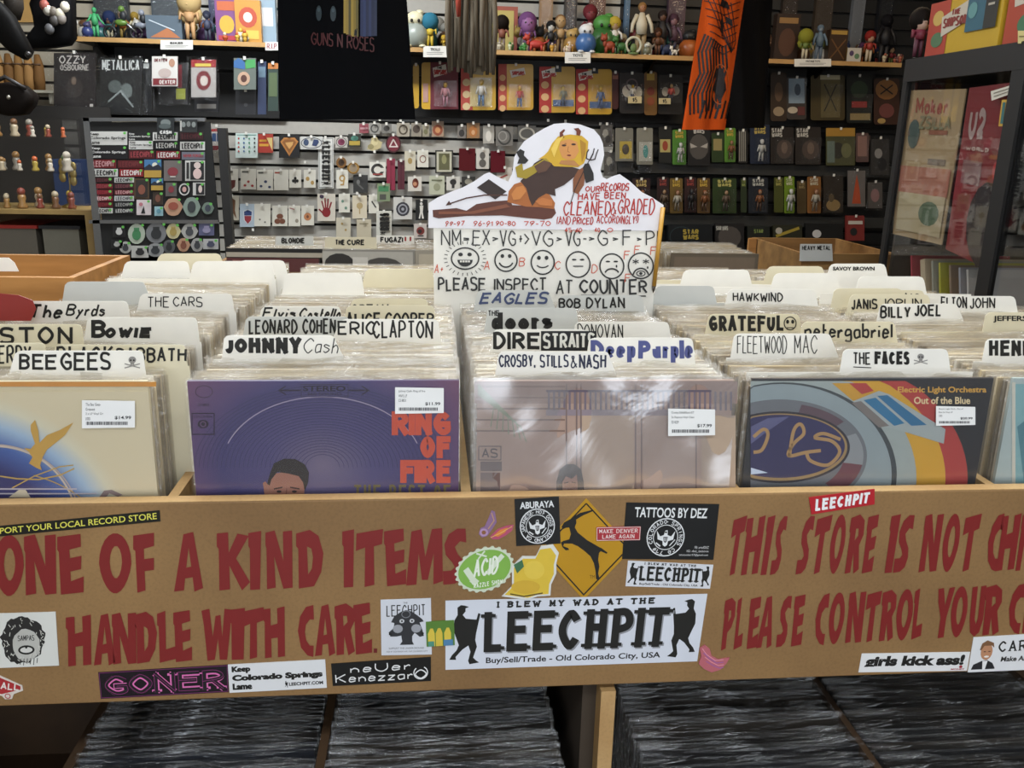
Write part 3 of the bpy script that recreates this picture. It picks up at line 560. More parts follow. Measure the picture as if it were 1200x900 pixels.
for x, c1, L_, ds in zip(R3+[R3[3]-.34], ('2a2523', '8f8c84', 'a09a8c', '6a5f50', '8a7a60'), ([('r', 0, 0, 100, 4, '1a1a1a'), ('r', 0, 4, 100, 9, 'b0a898'), ('r', 0, 10, 96, 100, '5c3030'), ('p', [(6, 12), (40, 14), (34, 18), (8, 17)], 'a06a60')], [('r', 2, 2, 98, 98, 'b5b2a8'), ('e', 20, 16, 16, 12, '2f2d2b'), ('e', 66, 20, 22, 12, '4a4844'), ('r', 34, 8, 50, 30, 'd0cdc4')], [('r', 4, 4, 96, 90, 'b9b09c')], [('r', 4, 4, 96, 90, '7a6a58')], [('r', 4, 4, 96, 90, 'a8937a')]), ('record with dark border and red lower cover facing out, leftmost rear pile', 'black and white record cover facing out under the bold lettered card', 'pale record cover facing out beside the sign, rear pile', 'brown record cover facing out right of the sign, rear pile', 'tan record cover facing out behind the sign edge, rear pile')):
    r = thing('record', ds, 'record', (x, 2.0, .04-RW)); m = MB(); m.box(x-RW/2, x+RW/2, 2.0, 2.006, .04-RW, .04, pal(c1, .4, 'print')); m.build('jacket', r)
    d = Draw(lambda a, b, l, x=x: Vector((x-RW/2+RW*a/100, 2.0-l, .04-RW*b/100)), .0006, .0005)
    for k_, o_ in enumerate(L_):
        if o_[0] == 'r': d.rect(*o_[1:5], o_[5], 1+k_)
        elif o_[0] == 'e': d.ell(*o_[1:5], o_[5], 1+k_, 14)
        else: d.poly(o_[1], o_[2], 1+k_)
    d.done('cover_print', r)
# ---- the four front covers
def front(c, yf, col, label, group=None):
    x = COLS[c]; r = thing('record', label, 'record', (x, yf, ZT-RW))
    m = MB(); m.box(x-RW/2+.001, x+RW/2-.001, yf, yf+.005, ZT-RW, ZT, pal(col, .45, 'print')); m.build('jacket', r)
    return r, Draw(PY(yf), .0003, .00012)
def frontfilm(r, x, yf, seed, mat=None, amp=.001):
    rr = random.Random(seed); p = [rr.uniform(0, 6.3) for _ in range(6)]; m = MB()
    def fn(u, v):
        return Vector((x-RW/2-.003+u*(RW+.006), yf-.0026-amp*(math.sin(u*11+p[0]+v*3)*math.sin(v*9+p[1])+.5*math.sin(u*29+p[2])*math.sin(v*15+p[3])), ZT-RW+v*(RW+.006)+.0015*math.sin(u*13+p[4])*v))
    m.sheet(fn, 40, 30, mat or FRONTF); m.build('sleeve', r)
def pricetag(r, yf, x0, y0, x1, y1, lines, price):
    d = Draw(PY(yf-.0042), .0002, .0001); m = MB()
    P = [d.pl(x, y, 0) for x, y in ((x0, y0), (x1, y0+1), (x1, y1-1), (x0, y1))]; m.prism(P, (0, .0006, 0), pal('eeeeec', .5, 'paper')); o = m.build('price_tag', r)
    W = x1-x0; H = y1-y0
    for i, t in enumerate(lines): d.f(t, x0+W*.07, y0+H*(.1+.17*i), x0+W*(.07+.022*min(len(t), 30)), y0+H*(.2+.17*i), '3a3a3e', 1)
    d.f(price, x0+W*.62, y0+H*.56, x0+W*.93, y0+H*.69, '26262a', 1, .02)
    x = x0+W*.08
    while x < x0+W*.86: w_ = random.choice((.4, .7, 1.1)); d.rect(x, y0+H*.76, x+w_, y0+H*.88, '3a3a3e', 1); x += w_+random.choice((.4, .6))
    d.done('print', o)
# 1 cream sleeve, deep blue glow, gold arcs
r, d = front(1, .0300, 'cfc2a0', 'cream record cover with orange top edge, blue glow and gold arcs')
def glow(name, cx, cz, r0, r1, stops, rough=.4, sx=1, sz=1):
    m, nt, b = newmat(name); N = nt.nodes.new; L = nt.links.new
    tc = N('ShaderNodeTexCoord'); mp = N('ShaderNodeMapping'); mp.vector_type = 'POINT'; mp.inputs['Location'].default_value = (-cx*sx, 0, -cz*sz); mp.inputs['Scale'].default_value = (sx, 0, sz)
    ln = N('ShaderNodeVectorMath'); ln.operation = 'LENGTH'; mr = N('ShaderNodeMapRange'); mr.inputs['From Min'].default_value = r0; mr.inputs['From Max'].default_value = r1
    cr = N('ShaderNodeValToRGB'); e = cr.color_ramp.elements
    while len(e) < len(stops): e.new(.5)
    for i, (p, c) in enumerate(stops): e[i].position = p; e[i].color = lin(c)
    L(tc.outputs['Object'], mp.inputs[0]); L(mp.outputs[0], ln.inputs[0]); L(ln.outputs['Value'], mr.inputs[0]); L(mr.outputs[0], cr.inputs[0]); L(cr.outputs[0], b.inputs['Base Color']); b.inputs['Roughness'].default_value = rough
    return m
o0 = WL[r]; cpt = atY(-35, 640, .03); e1 = atY(130, 640, .03)
gm = glow('blue_glow_print', cpt.x-o0.x, cpt.z-o0.z, 0, (e1-cpt).length*1.2, [(0, '231f56'), (.55, '2a2a66'), (.7, '4460a0'), (.82, '9fb6cc'), (.93, 'd3cdb4'), (1, 'd3c6a6')])
m = MB(); m.box(COLS[1]-RW/2+.001, COLS[1]+RW/2-.001, .0293, .03, ZT-RW, ZT-.012, gm); m.build('cover_print', r)
d.b = .0012; d.rect(-130, 447.5, 183, 453, 'c98a3c', 1)
d.ring(-5, 615, 95, 92, 2.2, 'c9b9a8', 2, -88, -8); d.ring(-8, 618, 103, 97, 1.5, 'b9a8a0', 2, -88, -10); d.ring(-5, 640, 130, 88, 1.3, 'b99a55', 2, -70, -35)
d.line([(0, 558), (20, 561), (45, 562), (70, 557), (87, 549)], 1.6, 'c2a052', 3, True); d.line([(14, 572), (40, 558), (70, 547), (86, 545)], 1.3, 'c2a052', 3, True)
d.poly([(28, 525), (36, 526), (41, 520), (36, 505), (36, 498), (41, 492), (45, 505), (46, 519), (55, 510), (70, 504), (86, 495), (76, 510), (64, 520), (55, 527), (50, 536), (47, 545), (49, 551), (42, 548), (34, 543), (38, 536), (34, 530)], 'c49a44', 4)
for yy in (573, 578.5): d.line([(-10, yy), (113 if yy > 575 else 90, yy)], 1.6, 'b9b0b8', 3)
d.poly([(10, 583), (22, 574), (30, 574), (36, 583)], 'cfc2a8', 4); d.poly([(116, 583), (122, 575), (131, 574), (144, 580), (138, 582), (128, 578), (124, 583)], '8d7a78', 4)
d.done('emblem', r); frontfilm(r, COLS[1], .03, 1, FLATF, .0004); pricetag(r, .03, 96, 469, 158, 502, ['The Bee Gees-', 'Greatest', '2 x LP Vinyl G+', 'USED'], '$14.99')
# 2 purple
r, d = front(2, .0300, '3c2f55', 'purple record cover with grooved rings, orange block capitals and dark-haired head')
o0 = WL[r]; cpt = atY(378, 545, .03); e1 = atY(520, 545, .03)
pm = glow('purple_print', cpt.x-o0.x, cpt.z-o0.z, 0, (e1-cpt).length*1.35, [(0, '6f627c'), (.3, '4a4271'), (.6, '3a3266'), (.8, '573c66'), (1, '6a3f5f')], .4, 1, 1.1)
m = MB(); m.box(COLS[2]-RW/2+.001, COLS[2]+RW/2-.001, .0293, .03, ZT-RW, ZT, pm); m.build('cover_print', r)
d.b = .0012
for k in range(26): rx = 20+k*5.2; d.ring(378, 548, rx, rx*.62+3, .5, '2c2752', 1, 180, 360, 36)
d.ring(378, 548, 118, 83, 1.2, '9c90a8', 2, 200, 340, 30)
d.f('STEREO', 355, 452, 405, 458.5, '1c1428', 2, .02); d.line([(353, 450.5), (408, 450.5), (408, 465), (353, 465), (353, 450.5)], .6, '2a2038', 2); d.f('360 SOUND', 360, 460, 400, 463.5, '2a2038', 2)
for a, b in ((352, 327), (408, 432)): d.line([(a, 457.5), (b, 457.5)], 1.8, '2a2038', 2); s_ = 1 if b > a else -1; d.line([(b-s_*8, 452.5), (b, 457.5), (b-s_*8, 462.5)], 1.4, '2a2038', 2)
d.ring(239, 459, 10, 7, .8, '3a2440', 2); d.line([(225, 484.5), (251, 484.5), (251, 509), (225, 509), (225, 484.5)], 1.1, '2a1c34', 2); d.ell(238, 497, 6.5, 5, '2a1c34', 2); d.ring(238, 497, 3, 3, .8, '6a4a70', 3); d.f('COLUMBIA', 227, 487, 249, 489.5, '2a1c34', 2); d.f('CS 8853', 232, 473, 245, 476, '2a1c34', 2)
OR = 'c84e33'
for t, a, b, y0, y1 in (('RING', 459, 528, 482, 510), ('OF', 493, 528, 511, 537), ('FIRE', 469, 528, 539, 566)): d.text(t, a, y0, b, y1, 7.4, OR, 3, 0, True, False, 0, .12)
d.text('THE BEST OF', 415, 568, 528, 590, 3, '6f6138', 3, 0, True, False, 0, .35)
d.poly([(311, 590), (309, 572), (308, 566), (311, 564), (314, 568), (316, 560), (322, 555), (340, 552), (352, 558), (357, 566), (356, 590)], '9c6a58', 4)
d.poly([(313, 567), (317, 553), (321, 543), (333, 537.5), (346, 538), (357, 544), (362, 554), (361, 566), (357, 575), (355, 565), (350, 558), (338, 555), (325, 553), (318, 562), (316, 569)], '241b1a', 5)
d.line([(321, 573), (331, 571)], 1.6, '3a221c', 5); d.line([(340, 571), (351, 573)], 1.6, '3a221c', 5); d.ell(327, 576, 3, 1.6, '2a1816', 5, 8); d.ell(345, 576, 3, 1.6, '2a1816', 5, 8); d.line([(336, 572), (335, 583)], 1.2, '7f4f40', 5)
d.done('artwork', r); frontfilm(r, COLS[2], .03, 2, FLATF, .0004); pricetag(r, .03, 463, 454, 520, 485, ['Johnny Cash- Ring of Fire', 'VINYL LP', 'CS 8853'], '$11.99')
# 3 pale beige boards
r, d = front(3, .0262, 'ab8f80', 'pale beige record cover in glaring wrinkled plastic with a dark-haired head'); yf = .0262
d.rect(556, 447, 864, 473, '957b70', 1)
for i in range(5): d.rect(558, 452+i*13, 662, 454+i*13, '80675c', 2)
for i in range(36): d.rect(642+i*6.1, 459, 644.4+i*6.1, 481, '6f6470', 2)
d.rect(640, 457, 834, 459.5, '5d5260', 3); d.rect(640, 480, 834, 487, '8d7f86', 2)
for x in (663, 675, 680, 744, 751, 815): d.rect(x, 450, x+1.6, 592, '7a6660', 3)
d.rect(682, 487, 743, 576, 'b59c86', 2); d.rect(754, 487, 814, 576, 'ae978a', 2); d.rect(822, 487, 862, 592, 'b09a85', 2)
for i in range(7): d.line([(560, 450+i*2), (580+i*5, 470+i*5), (575+i*7, 500+i*3)], 1.3, '7f8a6c', 4, True)
d.line([(561, 523), (587, 523), (587, 539), (561, 539), (561, 523)], .9, '4a3c40', 4); d.text('AS', 565, 526, 583, 536, 1.6, '4a3c40', 4); d.rect(563, 541, 588, 552, '5c4644', 3); d.rect(563, 554, 586, 590, '6b5450', 3)
d.poly([(652, 592), (652, 565), (656, 550), (664, 544), (673, 544), (681, 550), (684, 565), (685, 592)], '231a1a', 5); d.poly([(660, 592), (659, 565), (663, 558), (670, 561), (676, 556), (677, 568), (676, 592)], '9a6e5c', 6); d.line([(661, 566), (666, 565)], 1, '2a1816', 7); d.line([(670, 565), (675, 566)], 1, '2a1816', 7); d.line([(665, 574), (671, 574)], 1.2, '6e3630', 7)
d.done('artwork', r); frontfilm(r, COLS[3], yf, 3, film('glaring_front_film', .2, .2, 'f3eef5', .5, 5, milk=.10), .0032)
dd = MB()
pricetag(r, yf-.002, 783, 479, 838, 511, ['Crosby Stills&Nash-S/T', '2x Repress Vinyl Clean', 'SD-8229'], '$17.99')
# 4 dark cover with a banded disc
r, d = front(4, .0385-.006, '25262b', 'dark record cover with a pale banded disc and yellow title lettering'); yf = .0325
def arc(cx, cy, rx, ry, a0, a1, n=30): return [(cx+rx*math.cos(math.radians(a0+(a1-a0)*i/n)), cy+ry*math.sin(math.radians(a0+(a1-a0)*i/n))) for i in range(n+1)]
def clipE(cx, cy, rx, ry, col, k):
    P = [(min(max(x, 879.5), 1163), min(max(y, 446.5), 590)) for x, y in arc(cx, cy, rx, ry, 0, 360, 72)]; d.poly(P[:-1], col, k)
clipE(930, 560, 204, 150, 'a83a36', 1); clipE(926, 560, 182, 141, 'c99a2e', 2); clipE(922, 560, 152, 130, '9aa3a0', 3); clipE(918, 556, 133, 108, '3d4448', 4); clipE(916, 556, 129, 106, '8d999c', 5)
clipE(914, 534, 102, 66, '6c6f74', 6)
for a, c in ((-75, '5b4750'), (-25, '8b8f92'), (10, '6b3f48'), (55, '4e3a46')):
    Q = [(914+98*math.cos(math.radians(a+i*7)), 534+62*math.sin(math.radians(a+i*7))) for i in range(6)]+[(914+75*math.cos(math.radians(a+35-i*7)), 534+46*math.sin(math.radians(a+35-i*7))) for i in range(6)]
    d.poly([(max(x, 879.5), y) for x, y in Q], c, 7)
clipE(914, 524, 82, 42, '2a2630', 8); clipE(914, 524, 79, 39.5, '9a7f55', 9); clipE(914, 523, 76, 37, '2d2a55', 10)
d.poly([(880, 500), (900, 490), (925, 488), (900, 505), (880, 520)], '5a5a80', 11); d.poly([(880, 548), (900, 554), (880, 556)], 'c8d4e6', 11)
for P in ([(883, 512), (895, 503), (900, 510), (893, 527), (883, 530)], [(925, 535), (930, 505), (938, 497), (942, 508), (930, 520), (924, 534), (945, 530), (962, 528)], [(985, 515), (965, 508), (955, 513), (975, 517), (984, 530), (970, 545), (950, 540), (945, 530)]): d.line(catmull(P, 5), 4, 'a98658', 12, True)
# window strip and bands of the disc, upper right
d.poly([(975, 449), (1008, 449), (1030, 462), (1000, 470)], 'c2922f', 6); d.poly([(995, 449), (1015, 449), (1024, 458), (1010, 462)], 'a83a36', 7)
d.poly([(1000, 470), (1030, 458), (1042, 462), (1108, 503), (1106, 520), (1050, 503), (1035, 500)], '9fa7a6', 7)
d.poly([(1028, 464), (1040, 463), (1086, 498), (1068, 499)], '2d6a90', 8); d.poly([(1012, 469), (1026, 466), (1060, 496), (1048, 499)], '2f7096', 8); d.poly([(998, 472), (1009, 470), (1042, 499), (1030, 501)], '77706c', 8)
d.f('Electric Light Orchestra', 1052, 453, 1156, 462, 'cf9f45', 3, .025); d.f('Out of the Blue', 1071, 465, 1137, 473.5, 'dcc79a', 3, .025)
d.done('artwork', r); frontfilm(r, COLS[4], yf, 4, FLATF, .0006); pricetag(r, yf, 1097, 476, 1143, 499, ['Electric Light Orch.- Out of', 'Blue 2x Vinyl LP', 'USED'], '$20.99')
# 5 partial cover at the right edge
r, d = front(5, .0320, 'a9b6b4', 'pale blue record cover cut off by the right edge of the picture')
d.rect(1190, 450, 1290, 575, '7fa9ad', 1); d.rect(1186, 448, 1190, 580, 'c9c6b8', 2); d.poly([(1192, 500), (1230, 470), (1290, 520), (1290, 560), (1200, 565)], '4f7f8a', 2); d.done('artwork', r); frontfilm(r, COLS[5], .032, 5)
# ================================================================ divider cards
CARD = pal('eeebe2', .5, 'paper'); CARDC = pal('ded5b8', .55, 'paper'); CARDG = pal('c9cac5', .45, 'paper')
def near(c, y):
    ys = YS.get(c)
    if not ys or y > ys[-1]+.01: return y
    best = min(range(len(ys)-1), key=lambda i: abs((ys[i]+ys[i+1])/2-y)); return (ys[best]+ys[best+1])/2+.0002
def tab(c, x0, yt, x1, yb, label, words=(), mat=None, sl=5, sr=3, z=ZT, row2=False, extra=None, Y=None):
    Yb = Y or near(c, atZ((x0+x1)/2, yb, z).y) if not row2 else (Y or atZ((x0+x1)/2, yb, z).y)
    pl = PY(Yb); m = MB(); h = yb-yt
    P = [(x0, yb+2), (x0+sl*.8, yt+4), (x0+sl+2, yt+1), (x0+sl+6, yt), (x1-sr-6, yt), (x1-sr-2, yt+1.2), (x1-sr, yt+4.5), (x1, yb+2)]
    pts = [pl(x, y, 0) for x, y in P]; zb = min(pts[0].z, pts[-1].z)
    xa = COLS[c]-.150; xb = COLS[c]+.150
    xa = min(xa, pts[0].x-.002); xb = max(xb, pts[-1].x+.002)
    pts = pts+[Vector((xb, Yb, zb)), Vector((xb, Yb, z-.30)), Vector((xa, Yb, z-.30)), Vector((xa, Yb, zb))]
    m.prism(pts, (0, .0008, 0), mat or CARD); o = m.build('divider_card'); tag(o, label, 'divider card')
    d = Draw(pl, .0004, .0002)
    for w_ in words:
        t, a, b, y0, y1, wd = w_[:6]; kw = w_[6] if len(w_) > 6 else {}
        if kw.get('font'): d.f(t, a, y0, b, y1, kw.get('col', K), 1, kw.get('off', .03), kw.get('slant', 0))
        else: d.text(t, a, y0, b, y1, wd*1.22, kw.get('col', K), kw.get('k', 1), kw.get('slant', 0), kw.get('block', False), False, kw.get('jit', .25), kw.get('gap', .3))
    if extra: extra(d)
    if words or extra: d.done('lettering', o)
    return o
def skull(cx, cy, s):
    def g(d):
        d.ell(cx, cy-s*.25, s*.5, s*.45, '8d8a86', 1, 12); d.rect(cx-s*.25, cy, cx+s*.25, cy+s*.4, '8d8a86', 1)
        for k in (-1, 1): d.ell(cx+k*s*.2, cy-s*.2, s*.12, s*.12, K, 2, 8); d.line([(cx-k*s, cy+s*.25), (cx+k*s, cy+s*.8)], s*.14, '8d8a86', 1)
    return g
BLD = dict(block=True, gap=.2)
tab(1, 10, 411, 171, 438, 'white card with outlined marker capitals and small skull, nearest in cream cover bin', [('BEE', 22, 66, 415, 433, 2.6, BLD), ('GEES', 71, 130, 413, 434, 2.6, BLD)], extra=skull(155, 424, 9), sl=9)
tab(1, 60, 404, 220, 427, 'cream card with black capitals mostly hidden behind the card with skull', [('BLACK', 66, 132, 406, 425, 2.4, {'block': True}), ('SABBATH', 136, 218, 408, 424, 2.2)], mat=CARDC)
tab(1, -80, 402, 56, 428, 'cream card with tall capitals cut by the left picture edge', [('CHUCK', -78, -15, 405, 425, 2), ('BERRY', -12, 36, 405, 426, 2)], mat=CARDC)
tab(1, -60, 380, 99, 406, 'cream card with large serif capitals cut by the left edge', [('BOSTON', -46, 85, 383, 403, 3, {'block': True})], mat=CARDC)
tab(1, 98, 372, 234, 399, 'white card with slanted heavy short name, left of the purple cover bin', [('B', 107, 124, 375, 396, 4, BLD), ('OWIE', 122, 175, 384, 396, 3.6, {'block': True, 'slant': .2})])
tab(1, 27, 353, 153, 375, 'white card with flowing cursive brush lettering', [('The', 33, 71, 357, 373, 2.4, {'slant': .25}), ('Byrds', 77, 122, 357, 370, 1.8, {'slant': .25})])
tab(1, 72, 330, 180, 358, 'blank grey-white card standing above the cursive lettered card', mat=CARDG, sr=10)
tab(1, 160, 344, 275, 364, 'white card with thin upright handwritten capitals, rear of cream cover bin', [('THE', 173, 198, 348, 360, 1.1), ('CARS', 203, 237, 348, 359, 1.1)])
tab(1, 142, 306, 224, 323, 'blank white card, left one of two in the row behind the cream cover bin', row2=True, Y=.83)
tab(1, 222, 306, 322, 325, 'blank white card, wider right one of two in row behind the cream cover bin', row2=True, Y=.80)
tab(1, 182, 297, 262, 308, 'blank cream card at the back of the rows near the slatwall sticker rack', row2=True, Y=.98, mat=CARDC)
tab(2, 260, 393, 404, 419, 'white card with stencil capitals then cursive, nearest in the purple cover bin', [('JOHNNY', 264, 353, 396, 414, 4.6, {'block': True, 'gap': .15}), ('Cash', 355, 395, 396, 414, 1, {'slant': .2})], sl=3, sr=12)
tab(2, 284, 371, 412, 395, 'grey card with dense handwritten capitals, second in purple cover bin', [('LEONARD', 292, 348, 375, 391, 1.9), ('COHEN', 355, 393, 374, 391, 1.9)], mat=CARDG)
tab(2, 388, 374, 517, 399, 'white card with thin stretched capitals, right half of purple cover bin', [('ERIC', 396, 440, 377, 392, 2), ('CLAPTON', 437, 507, 376, 396, 1.9)], sl=12)
tab(2, 302, 359, 402, 378, 'white card with loopy script partly hidden behind the grey lettered card', [('Elvis', 307, 345, 361, 373, 1.8, {'slant': .3}), ('Costello', 350, 398, 361, 374, 1.8, {'slant': .3})])
tab(2, 402, 358, 512, 380, 'cream card with spiky capitals hidden behind thin stretched capitals card', [('ALICE', 406, 446, 367, 383, 2.2), ('COOPER', 452, 508, 367, 381, 2)], mat=CARDC)
tab(2, 408, 350, 504, 368, 'cream card with small capitals, just behind the spiky lettered card', [('CREAM', 412, 455, 357, 366, 1.4)], mat=CARDC)
tab(2, 330, 320, 427, 343, 'blank white card in the row behind the purple cover bin, left half', row2=True, Y=.66)
tab(2, 424, 315, 510, 334, 'blank grey card beside the left edge of the grading sign', row2=True, Y=.75, mat=CARDC)
tab(2, 276, 305, 337, 319, 'blank pale card low behind the row, under the rear black-lettered cards', row2=True, Y=.88)
tab(3, 580, 412, 723, 439, 'white card with blue-black brush capitals, nearest in pale beige cover bin', [('CROSBY,', 585, 627, 416, 430, 1.6, {'col': '262c45'}), ('STILLS', 633, 666, 416, 430, 1.6, {'col': '262c45'}), ('&', 669, 676, 417, 431, 1.2, {'col': '262c45'}), ('NASH', 679, 710, 416, 431, 1.8, {'col': '262c45'})], sr=9)
tab(3, 574, 386, 691, 412, 'white card with heavy capitals, half of them white on black', [('DIRE', 578, 632, 389, 409, 3.4, BLD), ('STRAITS', 637, 697, 391, 408, 2.4, {'col': 'e0dfd8', 'k': 3})], extra=lambda d: d.rect(634, 388, 699, 411, '17171c', 1))
tab(3, 686, 396, 815, 425, 'white card with blocky blue-violet lettering', [('Deep', 692, 745, 399, 420, 4.6, {'col': '4b5288', 'block': True, 'gap': .15}), ('Purple', 748, 812, 399, 420, 4.6, {'col': '4b5288', 'block': True, 'gap': .15})])
tab(3, 670, 377, 787, 398, 'white card with thin pencil capitals behind the blue-violet lettered card', [('DONOVAN', 677, 730, 380, 396, 1.1)])
tab(3, 567, 361, 679, 388, 'grey card with fat rounded black band lettering, left of thin pencil card', [('THE', 572, 585, 364, 370, 1), ('doors', 576, 648, 366, 386, 5, {'block': True, 'gap': .12})], mat=CARDG)
tab(3, 555, 340, 652, 362, 'grey card with slanted chrome-like lettering under the grading sign', [('EAGLES', 562, 640, 343, 356, 2.2, {'slant': .35, 'col': '3e4a6e'})], mat=CARDG, sr=8)
tab(3, 651, 346, 756, 363, 'grey card with loose black capitals at lower right of the grading sign', [('BOB', 655, 680, 350, 361, 1.7), ('DYLAN', 687, 732, 349, 361, 1.7)], mat=CARDG)
tab(4, 984, 409, 1114, 434, 'white card with underlined word, heavy brush word and small skull', [('THE', 1000, 1020, 413, 427, 1.5), ('FACES', 1025, 1066, 412, 427, 3, BLD)], extra=lambda d: (skull(1079, 420, 8)(d), d.line([(1000, 430), (1021, 431)], 1, K)))
tab(4, 856, 391, 983, 417, 'white card with very tall thin spaced lettering', [('FLEETWOOD', 864, 922, 394, 414, .9), ('MAC', 931, 958, 393, 414, .9)], sr=9)
tab(4, 936, 377, 1052, 400, 'cream card with rounded lower case lettering', [('petergabriel', 943, 1046, 379, 396, 2, {'gap': .25})], mat=CARDC)
tab(4, 826, 368, 940, 390, 'cream card with bold shaggy capitals and round skull face', [('GRATEFUL', 831, 918, 370, 388, 3.2, BLD)], mat=CARDC, extra=lambda d: (d.ring(926, 379, 7, 7.5, 1.2, K), d.ell(923, 377, 1.8, 2.4, K), d.ell(929, 377, 1.8, 2.4, K), d.line([(922, 384), (930, 384)], 1, K)))
tab(4, 849, 339, 959, 357, 'white card with plain narrow capitals, rear of the dark disc bin', [('HAWKWIND', 859, 917, 343, 353, 1.3)])
tab(4, 764, 335, 840, 353, 'blank grey card just right of the pencil on the sign', mat=CARDG, Y=.536)
tab(4, 797, 316, 881, 331, 'blank white card in the row behind the dark disc bin, left one', row2=True, Y=.74)
tab(4, 903, 320, 985, 335, 'blank white card in the row behind the dark disc bin, right one', row2=True, Y=.69)
tab(4, 895, 312, 968, 327, 'blank cream card between the blank white card and the printed capitals card', row2=True, Y=.78, mat=CARDC)
tab(5, 1151, 397, 1262, 421, 'white card with fat rounded capitals cut by the right edge', [('HENDRIX', 1159, 1240, 399, 417, 3.4, {'block': True, 'gap': .2})])
tab(5, 1151, 366, 1262, 387, 'cream card with upright bold capitals cut by the right edge', [('JEFFERSON', 1164, 1222, 370, 378, 0, {'font': 1})], mat=CARDC)
tab(5, 1098, 347, 1193, 365, 'white card with quick capitals, right rear of the rows', [('ELTON', 1103, 1133, 348, 361, 1.4), ('JOHN', 1137, 1166, 349, 361, 1.4)])
tab(5, 1027, 356, 1130, 375, 'white card with sharp black capitals, behind the rounded lower case card', [('BILLY', 1032, 1067, 359, 372, 1.9), ('JOEL', 1072, 1103, 357, 370, 1.9)], sr=7)
tab(5, 992, 345, 1092, 363, 'cream card with capitals half hidden behind the sharp black capitals card', [('JANIS', 998, 1028, 351, 362, 1.6), ('JOPLIN', 1033, 1080, 350, 360, 1.2)], mat=CARDC)
tab(5, 990, 340, 1086, 356, 'cream card with lettering tops showing behind another cream card', [('JAMES', 998, 1036, 344, 353, 1.4), ('GANG', 1042, 1078, 344, 353, 1.4)], mat=CARDC)
tab(5, 973, 338, 1060, 360, 'blank cream card at the left behind the two half-hidden lettered cards', mat=CARDC, Y=.53)
tab(5, 1002, 324, 1086, 342, 'blank white card above the half-hidden lettered cards at right', row2=True, Y=.61)
tab(5, 968, 309, 1041, 325, 'white card with small bold printed capitals', [('SAVOY BROWN', 976, 1025, 312.5, 317, 0, {'font': 1, 'off': .04})], row2=True, Y=.79)
# far-row cards
def farcard(x0, y0, x1, y1, Y, label, mat, words, rot=False):
    pl = PY(Y); m = MB(); m.prism([pl(x, y, 0) for x, y in ((x0, y1+9), (x0+1, y0), (x1-1, y0), (x1, y1+9))], (0, .002, 0), mat); o = tag(m.build('divider_card'), label, 'divider card')
    d = Draw(pl, .001, .0004)
    for t, a, b, c, e, wd, col in words: d.text(t, a, c, b, e, wd, col, 1)
    d.done('lettering', o)
farcard(322, 277, 368, 287, 2.10, 'grey card with black capitals over the leftmost rear record pile', CARDG, [('BLONDIE', 330, 357, 279, 285, 1.6, K)])
farcard(380, 278, 442, 290, 2.02, 'grey card with bold capitals over the middle rear record pile', CARDC, [('THE', 393, 404, 281, 287, 1.6, K), ('CURE', 407, 427, 281, 287, 1.6, K)])
farcard(440, 276, 486, 287, 2.2, 'pale card with black capitals and red stripes behind the middle rear pile', CARD, [('FUGAZI', 446, 472, 278, 284, 1.6, K), ('II', 474, 482, 277, 283, 2, '9c2a2a')])
farcard(812, 299, 856, 311, 2.1, 'grey card with light capitals among rear records right of the sign', CARDC, [('JACK WHITE', 818, 848, 302, 307, .9, K)])
farcard(782, 291, 836, 302, 2.3, 'cream card with tiny pencil capitals, rearmost right of the sign', CARDC, [('ANYTHING METAL', 787, 826, 294, 298, .6, '4a4540')])
farcard(937, 286, 976, 297, 1.985, 'small grey card with capitals on the right wooden crate', CARDG, [('HEAVY METAL', 940, 973, 288, 293, .9, K)])
# ================================================================ grading sign
SY = .5335; SPL = PY(SY)
cut = [(10, 420), (8, 545), (1185, 560), (1190, 430), (1130, 390), (1080, 365), (1020, 310), (970, 275), (935, 285), (905, 300), (885, 290), (873, 255), (880, 225), (892, 180), (885, 120), (870, 85), (840, 50), (770, 25), (700, 17), (640, 22), (590, 45), (540, 75), (490, 110), (465, 145), (440, 190), (435, 240), (428, 275), (410, 312), (360, 290), (315, 265), (290, 275), (240, 310), (180, 342), (130, 360), (50, 395)]
sx = lambda x: 500+x/4.286; sy = lambda y: 140+y/4.286
SG = thing('grading_sign', 'white cardboard grading sign with smiley faces, marker capitals and cut-out reclining devil-costumed figure', 'sign', (atY(640, 350, SY).x, SY, .0))
m = MB(); pts = [atY(x, y, SY) for x, y in ((508, 268), (511, 263), (766, 267), (770, 271), (766, 362))]; a = atY(509, 360, SY)
m.prism([pts[0], pts[1], pts[2], pts[3], Vector((pts[4].x, SY, .0)), Vector((a.x, SY, .0))], (0, .003, 0), pal('e6e3da', .55, 'paper')); m.build('card', SG)
m = MB(); m.prism([atY(sx(x), sy(y), SY-.0015) for x, y in cut], (0, .0012, 0), pal('dddbe0', .5, 'paper')); m.build('cut_out', SG)
d = Draw(SPL, .0018, .00015)
def Z(P): return [(sx(x), sy(y)) for x, y in P]
BR = '5a2f22'; SK = 'a5602c'; YE = 'c9a028'; DKB = '3a241c'
d.poly(Z([(30, 455), (150, 445), (200, 458), (250, 425), (330, 412), (420, 405), (430, 430), (640, 440), (650, 470), (630, 495), (590, 503), (500, 495), (380, 482), (200, 485), (60, 497), (32, 490)]), BR, 1)
d.poly(Z([(405, 415), (412, 360), (440, 325), (480, 312), (530, 320), (620, 380), (645, 420), (640, 450), (560, 440), (500, 438)]), SK, 2)
d.poly(Z([(470, 310), (510, 270), (540, 220), (590, 190), (640, 205), (700, 230), (770, 250), (740, 290), (690, 330), (645, 350), (648, 385), (600, 372), (560, 395), (530, 435), (515, 400), (500, 345)]), DKB, 3)
